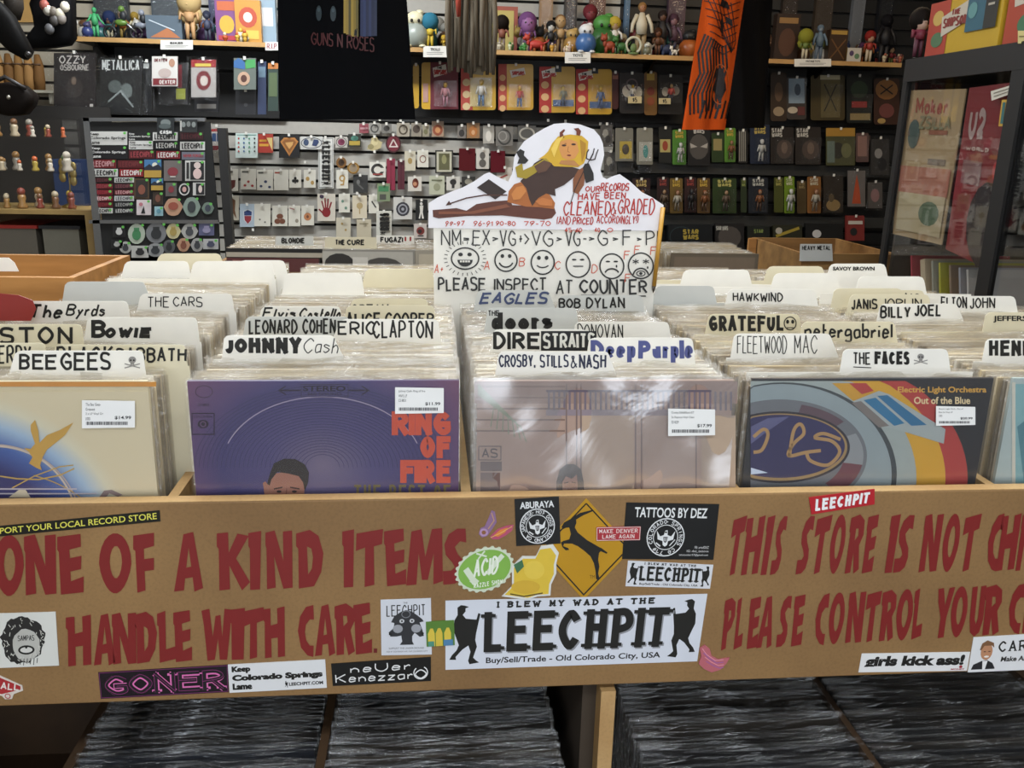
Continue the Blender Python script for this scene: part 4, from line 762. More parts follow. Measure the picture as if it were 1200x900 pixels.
d.poly(Z([(445, 240), (480, 220), (485, 255), (530, 235), (600, 190), (640, 190), (610, 220), (545, 270), (500, 298), (455, 290)]), '9a8524', 4)
d.poly(Z([(450, 165), (470, 148), (492, 160), (488, 180), (512, 205), (495, 222), (455, 222), (465, 195)]), '1d1a18', 5)
d.poly(Z([(610, 160), (630, 120), (660, 85), (720, 75), (780, 82), (812, 110), (808, 170), (790, 220), (760, 240), (640, 235), (600, 195), (560, 200), (590, 180)]), YE, 4)
d.poly(Z([(672, 110), (715, 98), (755, 112), (765, 160), (745, 195), (710, 205), (680, 190), (665, 150)]), 'c98a4a', 5)
d.ell(sx(690), sy(130), 2.8, 1.2, '3a2015', 6, 10); d.ell(sx(738), sy(125), 2.8, 1.2, '3a2015', 6, 10); d.line(Z([(712, 135), (708, 160), (718, 165)]), .6, '8a5527', 6); d.ell(sx(715), sy(180), 2.6, 1, '7a2a20', 6, 10)
for P in ([(668, 92), (668, 65), (690, 48), (696, 55), (684, 70), (692, 92)], [(752, 78), (752, 60), (738, 46), (762, 42), (776, 58), (770, 82)]): d.poly(Z(P), '6b3018', 6)
d.poly(Z([(735, 300), (760, 255), (785, 240), (800, 260), (790, 330), (760, 375), (735, 365)]), '7d4a2a', 4); d.poly(Z([(785, 240), (795, 222), (815, 220), (838, 270), (840, 305), (800, 320), (790, 280)]), '1d1a18', 5)
d.line(Z([(722, 425), (745, 350), (800, 235), (820, 200), (835, 170)]), 1, '2b1a14', 6)
for P in ([(820, 205), (802, 195), (806, 165), (815, 150)], [(820, 205), (835, 175), (842, 145)], [(820, 205), (845, 200), (852, 175), (862, 150)]): d.line(Z(P), 1.3, '2b1a14', 6)
d.poly(Z([(252, 342), (312, 300), (402, 362), (345, 402)]), '2c1f1a', 3); d.line(Z([(405, 380), (290, 380), (200, 395), (110, 425)]), 1.6, '4a2a20', 3); d.poly(Z([(95, 433), (112, 408), (125, 428)]), '4a2a20', 3)
d.poly(Z([(625, 150), (650, 100), (690, 82), (670, 110), (655, 150), (640, 190)]), 'e0bf55', 7); d.poly(Z([(770, 100), (800, 120), (798, 170), (780, 215), (775, 160)]), 'a87a1c', 7)
d.poly(Z([(425, 375), (450, 340), (485, 332), (500, 360), (470, 400), (435, 405)]), 'c07a3c', 7); d.poly(Z([(545, 410), (580, 392), (630, 405), (630, 435), (570, 430)]), 'b86f38', 7); d.poly(Z([(540, 235), (590, 205), (630, 220), (600, 260), (560, 270)]), '5a3c2c', 7); d.poly(Z([(60, 462), (220, 462), (400, 425), (420, 440), (240, 474), (60, 476)]), '7a4630', 7)
d.poly(Z([(675, 205), (740, 205), (770, 235), (700, 228), (665, 222)]), 'b07a45', 7); d.poly(Z([(690, 122), (700, 118), (702, 124)]), '7a4a26', 8); d.done('printed_figure', SG)
d = Draw(SPL, .0020, .0002); RM = 'a8261c'
for t, a, b, y0, y1, w_ in (('OUR', 686, 703, 218, 225, 1.3), ('RECORDS', 704, 737, 215, 224, 1.4), ('HAVE', 677, 703, 226, 234, 1.4), ('BEEN', 708, 733, 225, 233, 1.4), ('CLEANED', 660, 715, 236, 252, 1.6), ('&', 716, 722, 238, 251, 1.2), ('GRADED', 724, 766, 233, 251, 1.6), ('(AND', 652, 668, 254, 263, 1), ('PRICED', 671, 695, 255, 263, 1.2), ('ACCORDINGLY!)', 699, 748, 253, 262, 1.1)): d.text(t, a, y0, b, y1, w_, RM, 1, .1, False, False, .3)
for t, a, b in (('99-97', 522, 544), ('96-91', 555, 577), ('90-80', 581, 604), ('79-70', 614, 645)): d.text(t, a, 259, b, 265, 1, 'b8402c', 1, 0, False, False, .3)
CM = MB; ks = '2a2a2a'
for t, a, b in (('NM', 517, 540), ('=', 543, 550), ('EX', 554, 574), ('>', 577, 583), ('VG', 586, 604), ('+>', 607, 620), ('VG', 623, 648), ('>', 652, 658), ('VG', 663, 680), ('->', 683, 696), ('G', 701, 712), ('>', 718, 724), ('F', 730, 740), ('>', 746, 751), ('P', 757, 767)):
    sm = t in '=>+->'; d.text(t, a, 277 if sm else 270, b, 283 if sm else 288, 1.5, ks, 1, 0, False, False, .3)
for t, a, b in (('45-60', 662, 682), ('40', 697, 703), ('0', 712, 718)): d.text(t, a, 267, b, 272, .9, 'b8402c', 2)
for t, x, y in (('A+', 509, 310), ('A', 567, 306), ('B', 608, 302), ('C', 650, 306), ('D', 693, 310), ('F', 731, 294), ('F', 743, 288), ('F', 762, 289), ('F', 732, 321)): d.text(t, x, y, x+(10 if len(t) > 1 else 6.5), y+10, 1, 'c4563c', 1, .1)
FX = [(545, 303, 16, 12.5), (593, 305, 13, 13), (636, 307.5, 13.5, 14), (677.5, 310, 14, 15), (717, 312, 14, 14.5), (751, 311.5, 14.5, 15)]
for i, (x, y, a, b) in enumerate(FX):
    d.ring(x, y, a, b, 1.7, ks, 1)
    if i < 5:
        for k in (-1, 1): d.ell(x+k*a*.33, y-b*.38, a*.17 if i < 3 else a*.2, b*.18 if i < 3 else b*.07, ks, 2, 10)
    if i == 0:
        d.poly([(x+9*math.cos(t), y+1.5+8*math.sin(t)) for t in [math.pi*j/12 for j in range(13)]], ks, 2)
        for j in range(4): d.rect(x-6+j*3.1, y+2.2, x-3.6+j*3.1, y+4.4, 'd6d3cb', 3)
        for j in range(26):
            t = 2*math.pi*j/26; d.line([(x+21*math.cos(t), y+17*math.sin(t)), (x+25*math.cos(t), y+20.5*math.sin(t))], .8, ks, 1)
    if i == 1: d.ring(x, y+1, 8, 7, 1.8, ks, 2, 15, 165)
    if i == 2: d.ring(x, y+2, 7, 4, 1.5, ks, 2, 20, 160)
    if i == 3: d.line([(x-6, y+2), (x+6, y+2)], 1.3, ks, 2)
    if i == 4: d.ring(x, y+9, 8, 6, 1.8, ks, 2, 195, 345); d.ell(x+5.5, y, 1, 1.8, ks, 2, 8)
    if i == 5:
        for k in (-1, 1):
            for e in (30, 90, 150): c_, s_ = math.cos(math.radians(e))*4, math.sin(math.radians(e))*3; d.line([(x+k*6-c_, y-5-s_), (x+k*6+c_, y-5+s_)], 1.1, ks, 2)
        d.ring(x, y+12, 9, 9, 1.8, ks, 2, 190, 350); d.ring(x, y+9, 5, 3, 1.1, ks, 2); d.ell(x, y+9, 2, 1.8, ks, 2, 8); d.ell(x+8, y+2, 1, 1.6, ks, 2, 8)
for t, a, b, w_ in (('PLEASE', 513, 569, 2.2), ('INSPECT', 579, 640, 2), ('AT', 652, 671, 1.8), ('COUNTER', 680, 758, 2.4)): d.text(t, a, 326+(2 if a > 640 else 0), b, 341+(3 if a > 640 else 0), w_, ks, 1, 0, False, False, .5)
d.line([(681, 346), (757, 347)], 1.4, ks, 1); d.done('marker_lettering', SG)
m = MB(); a, b = atY(777, 243, SY-.006), atY(765.5, 343, SY-.006); m.tube([a, a.lerp(b, .92)], .0038, pal('b98a35', .4, 'plastic'), 6); m.tube([a.lerp(b, .92), a.lerp(b, .97), b], [.0036, .0022, .0004], pal('3b342c'), 6); tag(m.build('pencil'), 'yellow pencil stuck upright along the right side of the grading sign', 'pencil')
# ================================================================ things on and before the rear wall
def ops(d, L, x0, y0, x1, y1):
    X = lambda v: x0+(x1-x0)*v/100; Y = lambda v: y0+(y1-y0)*v/100; u = (x1-x0)/100
    for i, o in enumerate(L):
        k = 1+i
        if o[0] == 'e': d.ell(X(o[1]), Y(o[2]), o[3]*u, o[4]*(y1-y0)/100, o[5], k, 14)
        elif o[0] == 'o': d.ring(X(o[1]), Y(o[2]), o[3]*u, o[4]*(y1-y0)/100, o[5]*u, o[6], k, 0, 360, 18)
        elif o[0] == 'r': d.rect(X(o[1]), Y(o[2]), X(o[3]), Y(o[4]), o[5], k)
        elif o[0] == 'p': d.poly([(X(a), Y(b)) for a, b in o[1]], o[2], k)
        elif o[0] == 'l': d.line([(X(a), Y(b)) for a, b in o[1]], o[2]*u, o[3], k)
        elif o[0] == 't': d.text(o[1], X(o[2]), Y(o[3]), X(o[4]), Y(o[5]), o[6]*u, o[7], k, 0, False, False, 0, .3)
        elif o[0] == 'f': d.f(o[1], X(o[2]), Y(o[3]), X(o[4]), Y(o[5]), o[6], k, .03)
HOOKM = pal('b9b9b6', .25, 'metal')
hm = MB(); hm.tube([(0, 0, 0), (0, -.055, 0), (0, -.062, .006)], .0018, HOOKM, 5); hm.box(-.006, .006, -.064, -.0625, -.004, .01, pal('d9d7cf', .5, 'paper')); HME = mesh_only(hm, 'hook')
def hook(x, z, y=YW-.02):
    o = bpy.data.objects.new('hook', HME); C.objects.link(o); o.parent = wall; WL[o] = WL[wall]; o.location = Vector((x, y, z))-WL[wall]
def hang(name, label, cat, box, Y, bg, L=(), th=.004, group=None, r=0, kind='paper', rough=.45, shape=None, bag=None, hk=True):
    x0, y0, x1, y1 = box; pl = PY(Y)
    if shape == 'o': P = [((x0+x1)/2+(x1-x0)/2*math.cos(t*math.pi/12), (y0+y1)/2+(y1-y0)/2*math.sin(t*math.pi/12)) for t in range(24)][::-1]
    elif shape: P = [(x0+(x1-x0)*a/100, y0+(y1-y0)*b/100) for a, b in shape]
    elif r: P = rrect(x0, x1, y0, y1, r, 2)
    else: P = [(x0, y1), (x1, y1), (x1, y0), (x0, y0)]
    m = MB(); m.prism([pl(x, y, 0) for x, y in P], (0, th, 0), pal(bg, rough, kind)); o = tag(m.build(name), label, cat, group)
    if L:
        d = Draw(pl, .0006, .0004); ops(d, L, x0, y0, x1, y1); d.done('print', o)
    if bag:
        a = pl(x0-bag, y1+bag, .012); b = pl(x1+bag, y0-bag, -.006); m = MB()
        def fn(u, v): return Vector((a.x+(b.x-a.x)*u, Y-.008-.005*math.sin(u*9+x0)*math.sin(v*7+y0), a.z+(b.z-a.z)*v))
        m.sheet(fn, 8, 8, BAG); m.build('clear_bag', o)
    if hk: p = atY((x0+x1)/2, y0-(bag or 0)*.4, Y); hook(p.x, p.z-.003, YW-.02 if Y > 3.8 else Y+.055)
    return o
W_ = 'cfccbf'; W2 = 'b9b7ab'; YS_ = 3.838
SW = [  # (name, description, category, box, colour, drawing, extra)
 ('print_card', 'pale mint card with rows of tiny printed marks', 'card', (276, 156, 302, 185), 'c2d0cb', [('r', 6, 6, 94, 9, '5f8f86')]+[('e', 14+24*(i % 4), 22+17*(i//4), 4, 4, ('b03a3a', '3f5f8f', '4f8f6f', '333333')[i % 4]) for i in range(16)]),
 ('patch', 'red patch with cream corner and ochre lettering blocks', 'patch', (301, 157, 320, 179), 'a0372c', [('p', [(60, 20), (96, 20), (96, 90), (80, 60)], 'c9b070'), ('r', 15, 30, 60, 42, 'c79033'), ('r', 15, 52, 72, 66, 'c79033')]),
 ('patch', 'black square patch with gold inverted triangular shield', 'patch', (327, 158, 351, 185), '1b1a1a', [('p', [(6, 30), (24, 12), (76, 12), (94, 30), (50, 92)], 'b5793c'), ('p', [(16, 32), (28, 20), (72, 20), (84, 32), (50, 80)], '8d5a2c'), ('p', [(30, 34), (70, 30), (66, 44), (50, 62), (36, 44)], 'd0a060')]),
 ('sticker_sheet', 'white card with oval outline and two blue blots', 'card', (352, 160, 378, 175), 'c9c9c4', [('o', 50, 50, 46, 42, 3, '33363f'), ('e', 26, 46, 12, 26, '3b4a68'), ('p', [(52, 70), (60, 22), (80, 25), (84, 45), (72, 75)], '2f3d63')]),
 ('banner_sticker', 'tall white sticker with rotated black slab capitals', 'sticker', (373, 161, 391, 221), 'd2d2cc', [('l', [(6, 2), (94, 2), (94, 98), (6, 98), (6, 2)], 3, '2a2a2a')]),
 ('pin_card', 'white card with small maroon enamel shield', 'card', (264, 198, 279, 224), W_, [('p', [(20, 50), (80, 50), (76, 80), (50, 92), (24, 80)], '5c2a24'), ('r', 10, 8, 60, 18, '6e6a62')]),
 ('pin_card', 'white card with three small red rosettes', 'card', (282, 198, 300, 222), W_, [('e', 50, 62, 9, 6, '9c2f2f'), ('e', 28, 80, 9, 6, '9c2f2f'), ('e', 76, 82, 9, 6, '9c2f2f'), ('r', 8, 10, 50, 18, '55524a')]),
 ('pin_card', 'white card with three small blue rosettes', 'card', (301, 199, 320, 223), W_, [('e', 54, 58, 10, 7, '33405f'), ('e', 26, 80, 9, 6, '33405f'), ('e', 78, 84, 9, 6, '33405f'), ('r', 8, 10, 40, 18, '55524a')]),
 ('pin_card', 'plain white card with a red scribble at top', 'card', (321, 199, 338, 223), W_, [('r', 6, 10, 40, 18, 'a3493c')]),
 ('pin_card', 'narrow white card with black club shaped pin', 'card', (339, 199, 353, 220), W_, [('e', 50, 48, 12, 9, K), ('e', 34, 62, 12, 9, K), ('e', 66, 62, 12, 9, K), ('r', 44, 55, 56, 76, K)]),
 ('pin_card', 'narrow white card with two gold pins', 'card', (356, 199, 370, 220), W_, [('e', 32, 50, 16, 12, 'a8874a'), ('e', 72, 72, 14, 12, 'a8874a')]),
 ('pin_card', 'cream card with curly gold pin', 'card', (394, 199, 408, 221), W_, [('o', 50, 45, 20, 14, 12, 'a8874a'), ('l', [(66, 45), (60, 78), (35, 80)], 12, 'a8874a')]),
 ('patch', 'white round patch with dark pink centre', 'patch', (393, 160, 407, 173), 'b7b2aa', [('e', 50, 50, 30, 30, '7c3550'), ('o', 50, 50, 42, 42, 5, '4d4a4a')]),
 ('patch', 'dark patch with green dome above yellow band', 'patch', (408, 157, 423, 172), '2d2f28', [('e', 50, 34, 30, 20, '4c8070'), ('r', 8, 55, 92, 88, 'a8903a')]),
 ('patch', 'small red patch hung under the black shirt hem', 'patch', (421, 145, 432, 156), '8d4850', [('r', 10, 40, 90, 60, 'b98b90')]),
 ('key_ring', 'steel key ring charm beside the small red patch', 'key ring', (433, 144, 445, 157), '8e8c86', [('o', 50, 50, 34, 34, 12, '3e3c38')]),
 ('key_ring', 'grey key ring charm under the shirt hem', 'key ring', (447, 145, 459, 156), '76746e', [('e', 50, 50, 30, 30, '3f3d3a')]),
 ('key_ring', 'key ring with brown loop in clear pouch', 'key ring', (465, 144, 480, 160), 'a49c8c', [('o', 50, 50, 30, 32, 12, '4d4234')]),
 ('key_ring', 'dark round charm in clear pouch', 'key ring', (482, 144, 494, 160), '8d8577', [('e', 50, 45, 36, 30, '473c34')]),
 ('key_ring', 'olive charm on narrow clear card', 'key ring', (495, 146, 503, 160), '928b77', [('e', 50, 60, 30, 22, '6d6a4a')]),
 ('key_ring', 'orange-brown disc charm on card', 'key ring', (506, 142, 520, 160), 'a08770', [('e', 50, 58, 42, 36, '8d4a30'), ('e', 50, 58, 22, 20, 'c28a5a')]),
 ('figurine_charm', 'cream winged cherub shaped charm', 'charm', (430, 160, 448, 177), 'b8ab80', [('e', 50, 40, 22, 24, 'c9bd8f'), ('e', 25, 70, 20, 18, '8f855c')], 's', [(30, 10), (60, 0), (80, 30), (100, 40), (90, 80), (40, 100), (0, 85), (20, 50)]),
 ('hanging_disc', 'black and crimson ball with pale triangle mark', 'badge', (452, 158, 470, 179), '3c1418', [('e', 50, 50, 42, 42, '6d2430'), ('l', [(50, 25), (76, 66), (26, 66), (50, 25)], 8, 'cfc6c0')], 's', 'o'),
 ('hanging_disc', 'small bronze disc pendant', 'badge', (394, 184, 406, 197), '7a5424', [('e', 50, 50, 30, 30, '3c2814')], 's', 'o'),
 ('hanging_disc', 'golden sun rimmed medallion', 'badge', (407, 190, 421, 204), 'ae853c', [('e', 50, 50, 34, 34, '8a7a64'), ('o', 50, 50, 44, 44, 6, '6d4d1c')], 's', 'o'),
 ('patch', 'white square patch with large dark letter C shape', 'patch', (433, 190, 452, 208), 'cfccc2', [('o', 50, 50, 32, 32, 17, '33302e'), ('r', 68, 38, 96, 62, 'cfccc2'), ('r', 20, 74, 82, 84, '8d3a34')]),
 ('strap', 'bright crimson hanging leather strap', 'strap', (453, 186, 463, 223), '84243c', [('l', [(50, 3), (50, 97)], 8, '6a1c2c')]),
 ('strap', 'dark maroon hanging leather strap', 'strap', (466, 188, 474, 222), '521c28', [('l', [(50, 3), (50, 97)], 8, '3c1018')]),
 ('pin_card', 'cream pouch card with faint gold figure', 'card', (474, 177, 487, 200), 'c0b9a4', [('e', 50, 50, 20, 16, '9c8350')]),
 ('pin_card', 'cream card with small oval ring drawing', 'card', (489, 176, 502, 196), W_, [('o', 50, 52, 26, 20, 8, '7d5040')]),
 ('framed_picture', 'black framed olive picture hanging on slatwall', 'picture', (510, 176, 531, 203), '23211c', [('r', 8, 6, 92, 94, 'b8b5a0'), ('r', 20, 14, 80, 86, '5b5a3c'), ('e', 50, 40, 14, 20, '8b8a60')]),
 ('patch', 'dark grey patch with faint figure and bow shape', 'patch', (414, 205, 431, 226), '30302f', [('e', 34, 40, 12, 14, '6a6a68'), ('l', [(30, 50), (70, 80)], 10, '5c5c5a')]),
 ('pin_card', 'small green badge on clear card', 'card', (442, 215, 457, 236), '7c8a6a', [('r', 10, 15, 90, 45, '3f7a50'), ('r', 20, 60, 70, 90, '4a4a44')]),
 ('patch', 'white patch with reddish brown cap figure', 'patch', (478, 207, 494, 224), 'c9c4b9', [('e', 55, 45, 24, 34, '6e3324'), ('e', 52, 50, 14, 14, 'b98463')]),
 ('patch', 'pale sage patch with fine print', 'patch', (503, 206, 521, 228), 'b4b69f', [('r', 15, 20, 85, 28, '6d6f58'), ('e', 50, 60, 22, 20, '8f9176')]),
 ('patch', 'white patch with black tree-like crest', 'patch', (523, 207, 539, 223), 'c6c3ba', [('e', 50, 40, 24, 22, '2c2926'), ('r', 40, 50, 60, 84, '2c2926')]),
 ('wristband', 'maroon terry square, left one of two', 'wristband', (538, 174, 557, 200), '551c20', []),
 ('patch', 'white card with grey portrait between the two maroon squares', 'patch', (558, 174, 573, 198), 'c2beb4', [('e', 50, 35, 22, 18, '57534e'), ('e', 50, 72, 28, 20, '57534e')]),
 ('wristband', 'maroon terry square, right one of two', 'wristband', (575, 177, 592, 202), '591a22', []),
 ('patch', 'white card with a red handprint', 'patch', (372, 227, 393, 259), 'c9c2b4', [('e', 50, 68, 24, 18, '7f1f24'), ('l', [(38, 60), (24, 26)], 8, '7f1f24'), ('l', [(46, 58), (42, 16)], 8, '7f1f24'), ('l', [(54, 58), (60, 18)], 8, '7f1f24'), ('l', [(62, 62), (78, 30)], 8, '7f1f24'), ('l', [(30, 70), (8, 56)], 8, '7f1f24'), ('e', 24, 10, 12, 7, '3c3044')]),
 ('pin_card', 'narrow cream card with two tiny pins right of the red handprint', 'card', (397, 227, 410, 249), W_, [('e', 34, 40, 12, 8, '6a8a78'), ('e', 64, 76, 12, 8, '6a8a78')]),
 ('pin_card', 'cream card with gold tree pin', 'card', (413, 229, 430, 256), 'c9bfa8', [('e', 50, 45, 22, 14, 'a89468'), ('r', 46, 50, 54, 80, 'a89468')]),
 ('pin_card', 'narrow cream card with black feather pin', 'card', (432, 228, 444, 250), W_, [('l', [(30, 35), (72, 70)], 14, '33302e')]),
 ('patch', 'white card with black round flower badge', 'patch', (461, 231, 483, 257), 'c4c2bc', [('e', 50, 54, 36, 32, '33333a'), ('o', 50, 54, 22, 20, 7, '9a9aa0'), ('e', 50, 54, 8, 7, '9a9aa0')]),
 ('patch', 'black patch with white posing figure', 'patch', (487, 234, 501, 258), '191919', [('e', 48, 20, 12, 8, 'd0cdc6'), ('p', [(34, 30), (66, 28), (60, 60), (70, 92), (54, 92), (48, 66), (38, 92), (26, 92), (38, 58)], 'd0cdc6')]),
 ('pin_card', 'white card with small grey pins, far left of the low row', 'card', (298, 239, 317, 265), W_, [('e', 34, 70, 6, 4, '6a6660'), ('e', 66, 82, 6, 4, '6a6660')]),
 ('pin_card', 'white card with brown bear shaped pin', 'card', (319, 241, 337, 265), W_, [('e', 50, 52, 22, 13, '6d4330'), ('e', 34, 76, 20, 13, '6d4330'), ('e', 66, 76, 20, 13, '6d4330')]),
 ('pin_card', 'white card with pink scribble and drop pin', 'card', (338, 241, 352, 265), W_, [('l', [(10, 12), (50, 18)], 8, 'a3605c'), ('e', 70, 74, 14, 10, '8d8576')]),
 ('pin_card', 'white card with orange flower pin', 'card', (353, 241, 368, 264), W_, [('e', 50, 56, 30, 20, 'b57a50'), ('e', 50, 56, 10, 8, '6d4330')]),
 ('pin_card', 'cream card with faint gold stars, left above the rear piles', 'card', (394, 255, 411, 279), 'bdb6a2', [('e', 40, 30, 8, 6, '9c8350'), ('e', 65, 60, 8, 6, '9c8350')]),
 ('pin_card', 'cream card with faint print left of the tall name card', 'card', (418, 257, 435, 279), 'b8af98', [('r', 20, 20, 80, 26, '8f866c')]),
 ('tall_name_card', 'tall white card with black hand-drawn letters turned sideways', 'card', (441, 247, 459, 278), 'c7c5ba', []),
 ('patch', 'white patch with red and black feathered head mark', 'patch', (485, 262, 500, 279), 'bfb6ae', [('e', 52, 50, 32, 28, '7d3430'), ('e', 46, 54, 16, 14, '2c2422'), ('r', 30, 80, 76, 88, '33302e')]),
 ('patch', 'tall card with brown standing figure at the rack edge', 'patch', (266, 229, 280, 258), 'b0aa9a', [('p', [(40, 10), (70, 20), (66, 60), (80, 95), (50, 70), (30, 95), (30, 40)], '5f3f28')]),
 ('patch', 'pale blue patch with red and blue shield crest', 'patch', (281, 239, 300, 266), 'a9b7c2', [('p', [(22, 30), (50, 22), (78, 30), (76, 70), (50, 90), (24, 70)], 'cdd2d6'), ('p', [(26, 33), (50, 26), (74, 33), (73, 50), (27, 50)], '2f4272'), ('p', [(28, 52), (72, 52), (70, 70), (50, 86), (30, 70)], '8f3038')]),
 ('key_ring', 'round silver charm by the cut-out, left one', 'key ring', (536, 147, 546, 162), '77716a', [('e', 50, 60, 34, 28, '2f2c2a')]),
 ('key_ring', 'orange hair-like charm on card by the cut-out', 'key ring', (547, 144, 562, 162), '8d6a44', [('e', 50, 55, 34, 36, 'a86a34'), ('e', 50, 62, 14, 16, 'c79a70')]),
 ('key_ring', 'white teardrop charm by the cut-out', 'key ring', (566, 147, 579, 168), 'a8a49b', [('e', 50, 60, 26, 30, 'd0ccc2')]),
 ('key_ring', 'bundle of dark rings by the cut-out', 'key ring', (581, 148, 601, 171), '6d6a64', [('o', 50, 55, 36, 36, 10, '3a3835'), ('o', 40, 50, 24, 24, 8, '8f8c86')]),
 ('key_ring', 'oval grey badge just left of the cut-out head', 'key ring', (607, 147, 628, 166), '4b4945', [('o', 50, 50, 40, 34, 10, 'a29e94')]),
 ('pin_card', 'white card half hidden behind the cut-out legs', 'card', (582, 196, 600, 214), 'c0b8ae', [('l', [(20, 70), (70, 50)], 10, '8d3a34')]),
 ('patch', 'dark patch behind the cut-out near the white crest patch', 'patch', (541, 207, 557, 220), '2b2925', [('e', 50, 45, 28, 26, '8a8678')]),
]
for t in SW:
    nm, ds, ct, bx, bg, L = t[:6]; sh = t[7] if len(t) > 7 else None
    extra = 'hanging on the slatwall' if len(ds.split()) <= 12 and 'slatwall' not in ds else ''
    o = hang(nm, (ds+' '+extra).strip(), ct, bx, YS_+random.uniform(-.01, .01), bg, L, .004 if ct != 'wristband' else .02, shape=sh, kind='fabric' if ct == 'wristband' else 'paper')
    if nm in ('banner_sticker', 'tall_name_card'):
        d = Draw(PY(YS_-.012), .001, .0006); x0, y0, x1, y1 = bx; d.M = lambda a, b: (x1-3-(b/20)*(x1-x0-6), y0+3+(a/100)*(y1-y0-6))
        if nm == 'banner_sticker': d.text('LEECHPIT', 13, 2, 88, 18, 4.5, K, 1, 0, True, True, 0, .3); man(d, 1, 1, 10, 19, K); man(d, 90, 1, 99, 19, K, True)
        else: d.M = lambda a, b: (x0+2+(b/20)*(x1-x0-4), y1-2-(a/100)*(y1-y0-4)); d.text('KINKS', 22, 3, 98, 19, 8, K, 1, 0, True, False, 0, .25); d.text('THE', 3, 4, 17, 12, 2, K)
        d.done('lettering', o)
# bare hooks along the slots
for x, y in ((446, 141), (470, 142), (640, 142), (660, 143), (700, 146), (590, 210), (610, 176), (360, 190), (440, 178), (300, 268), (420, 226)): p = atY(x, y, YW); hook(p.x, p.z)
hang('pouch', 'clear bagged red, white and blue pack beside the sticker rack', 'pack', (246, 150, 262, 176), 3.78, 'b9b3ac', [('r', 10, 4, 60, 16, '9c2f2f'), ('r', 15, 24, 45, 60, '2f4a72'), ('r', 50, 24, 80, 60, '3a567c'), ('r', 0, 80, 100, 100, '6d1f28')], bag=7)
# ---------------------------------------------------------------- sticker rack (grey framed panel) with its framed stickers
RY = 2.9; RPL = PY(RY)
rk = thing('sticker_rack', 'black display rack panel full of small stickers in a grey frame', 'display rack', atY(180, 320, RY))
m = MB(); q = [(104, 143), (246, 143), (256, 262), (120, 262)]; m.prism([RPL(x, y, 0) for x, y in q[::-1]], (0, .012, 0), pal('0d0d0d', .75, 'paint')); m.build('panel', rk)
m = MB(); m.prism([RPL(x, y, 0) for x, y in ((118, 310), (258, 310), (256, 258), (118, 258))], (0, .012, 0), pal('0d0d0d', .75, 'paint')); m.build('lower_panel', rk)
for P in ([(97, 138), (104, 138), (124, 330), (115, 330)], [(104, 258), (255, 258), (256, 262), (104, 262)], [(97, 138), (240, 138), (240, 142), (97, 142)]):
    m = MB(); m.prism([RPL(x, y, .006) for x, y in P][::-1], (0, .02, 0), pal('8d8f91', .35, 'metal')); m.build('frame_rail', rk)
m = MB(); p0, p1 = RPL(255, 150, 0), RPL(262, 330, 0); m.box(p0.x, p0.x+.035, RY-.012, RY+.03, -ZF, p0.z, pal('1c1c1c', .5, 'paint')); m.build('post', rk)
m = MB(); a = RPL(110, 300, 0); b = RPL(258, 300, 0); m.box(a.x, b.x, RY+.0, RY+.03, -ZF, a.z, pal('1c1c1c', .5, 'paint')); m.build('stand', rk)
def rs_(x0, y0, x1, y1, bg, L=(), shape=None, lab=None):
    m = MB(); P = [(x0, y1), (x1, y1), (x1, y0), (x0, y0)] if shape is None else [((x0+x1)/2+(x1-x0)/2*math.cos(t*math.pi/9)*(1+(.12 if shape == 's' and t % 3 == 0 else 0)), (y0+y1)/2-(y1-y0)/2*math.sin(t*math.pi/9)) for t in range(18)]
    m.prism([RPL(x, y, .003) for x, y in P], (0, .002, 0), pal(bg, .4, 'paper')); o = m.build('sticker', rk)
    if L: d = Draw(RPL, .004, .0005); ops(d, L, x0, y0, x1, y1); d.done('print', o)
    gx = x1-3 if x1-x0 > 12 else x1-2; d = Draw(RPL, .0065, .0004); d.ell(gx, y0+2, 1.8, 1.6, '5fb04e', 1, 8); d.done('price_dot', o)
LP = lambda c, w_=4: [('t', 'LEECHPIT', 8, 18, 92, 82, w_, c)]
KEEP = lambda c: [('f', 'Keep', 5, 8, 28, 32, c), ('f', 'Colorado Springs', 5, 38, 96, 62, c), ('f', 'Lame', 5, 68, 30, 92, c)]
rs_(103, 154, 149, 170, 'c4c4c0', KEEP(K)); rs_(105, 171, 149, 186, '17171a', KEEP('c9c9c6')); rs_(150, 155, 177, 165, '17171a', KEEP('c9c9c6')); rs_(151, 165, 179, 175, 'c4c4c0', KEEP(K))
rs_(179, 155, 208, 165, 'c9c9c6', LP(K)); rs_(181, 166, 209, 175, '16161a', LP('d0d0cd')); rs_(211, 155, 238, 164, '35161a', LP('55262c')); rs_(211, 166, 240, 176, 'c9c9c6', LP(K))
rs_(151, 176, 181, 186, '4a1418', LP('8d3a40')); rs_(183, 177, 211, 186, '7c1c24', LP('d0c8c6')); rs_(213, 178, 240, 187, '6a6c78', [('f', 'NEVER FORGET', 6, 30, 94, 70, '9c3a40')])
rs_(107, 187, 136, 197, '6a1a20', LP('b98a8c')); rs_(138, 188, 168, 197, '521418', LP('6a2a2e')); rs_(108, 198, 138, 207, 'c4c4c0', LP(K)); rs_(140, 198, 168, 207, '861c22', LP('d0c8c6'))
SUN = [('r', 0, 0, 100, 45, '3f6f9c'), ('e', 62, 30, 16, 14, 'd0d0c0'), ('p', [(0, 45), (30, 24), (50, 40), (80, 26), (100, 42), (100, 60), (0, 60)], '1f2430'), ('r', 0, 60, 100, 100, 'a8893c')]
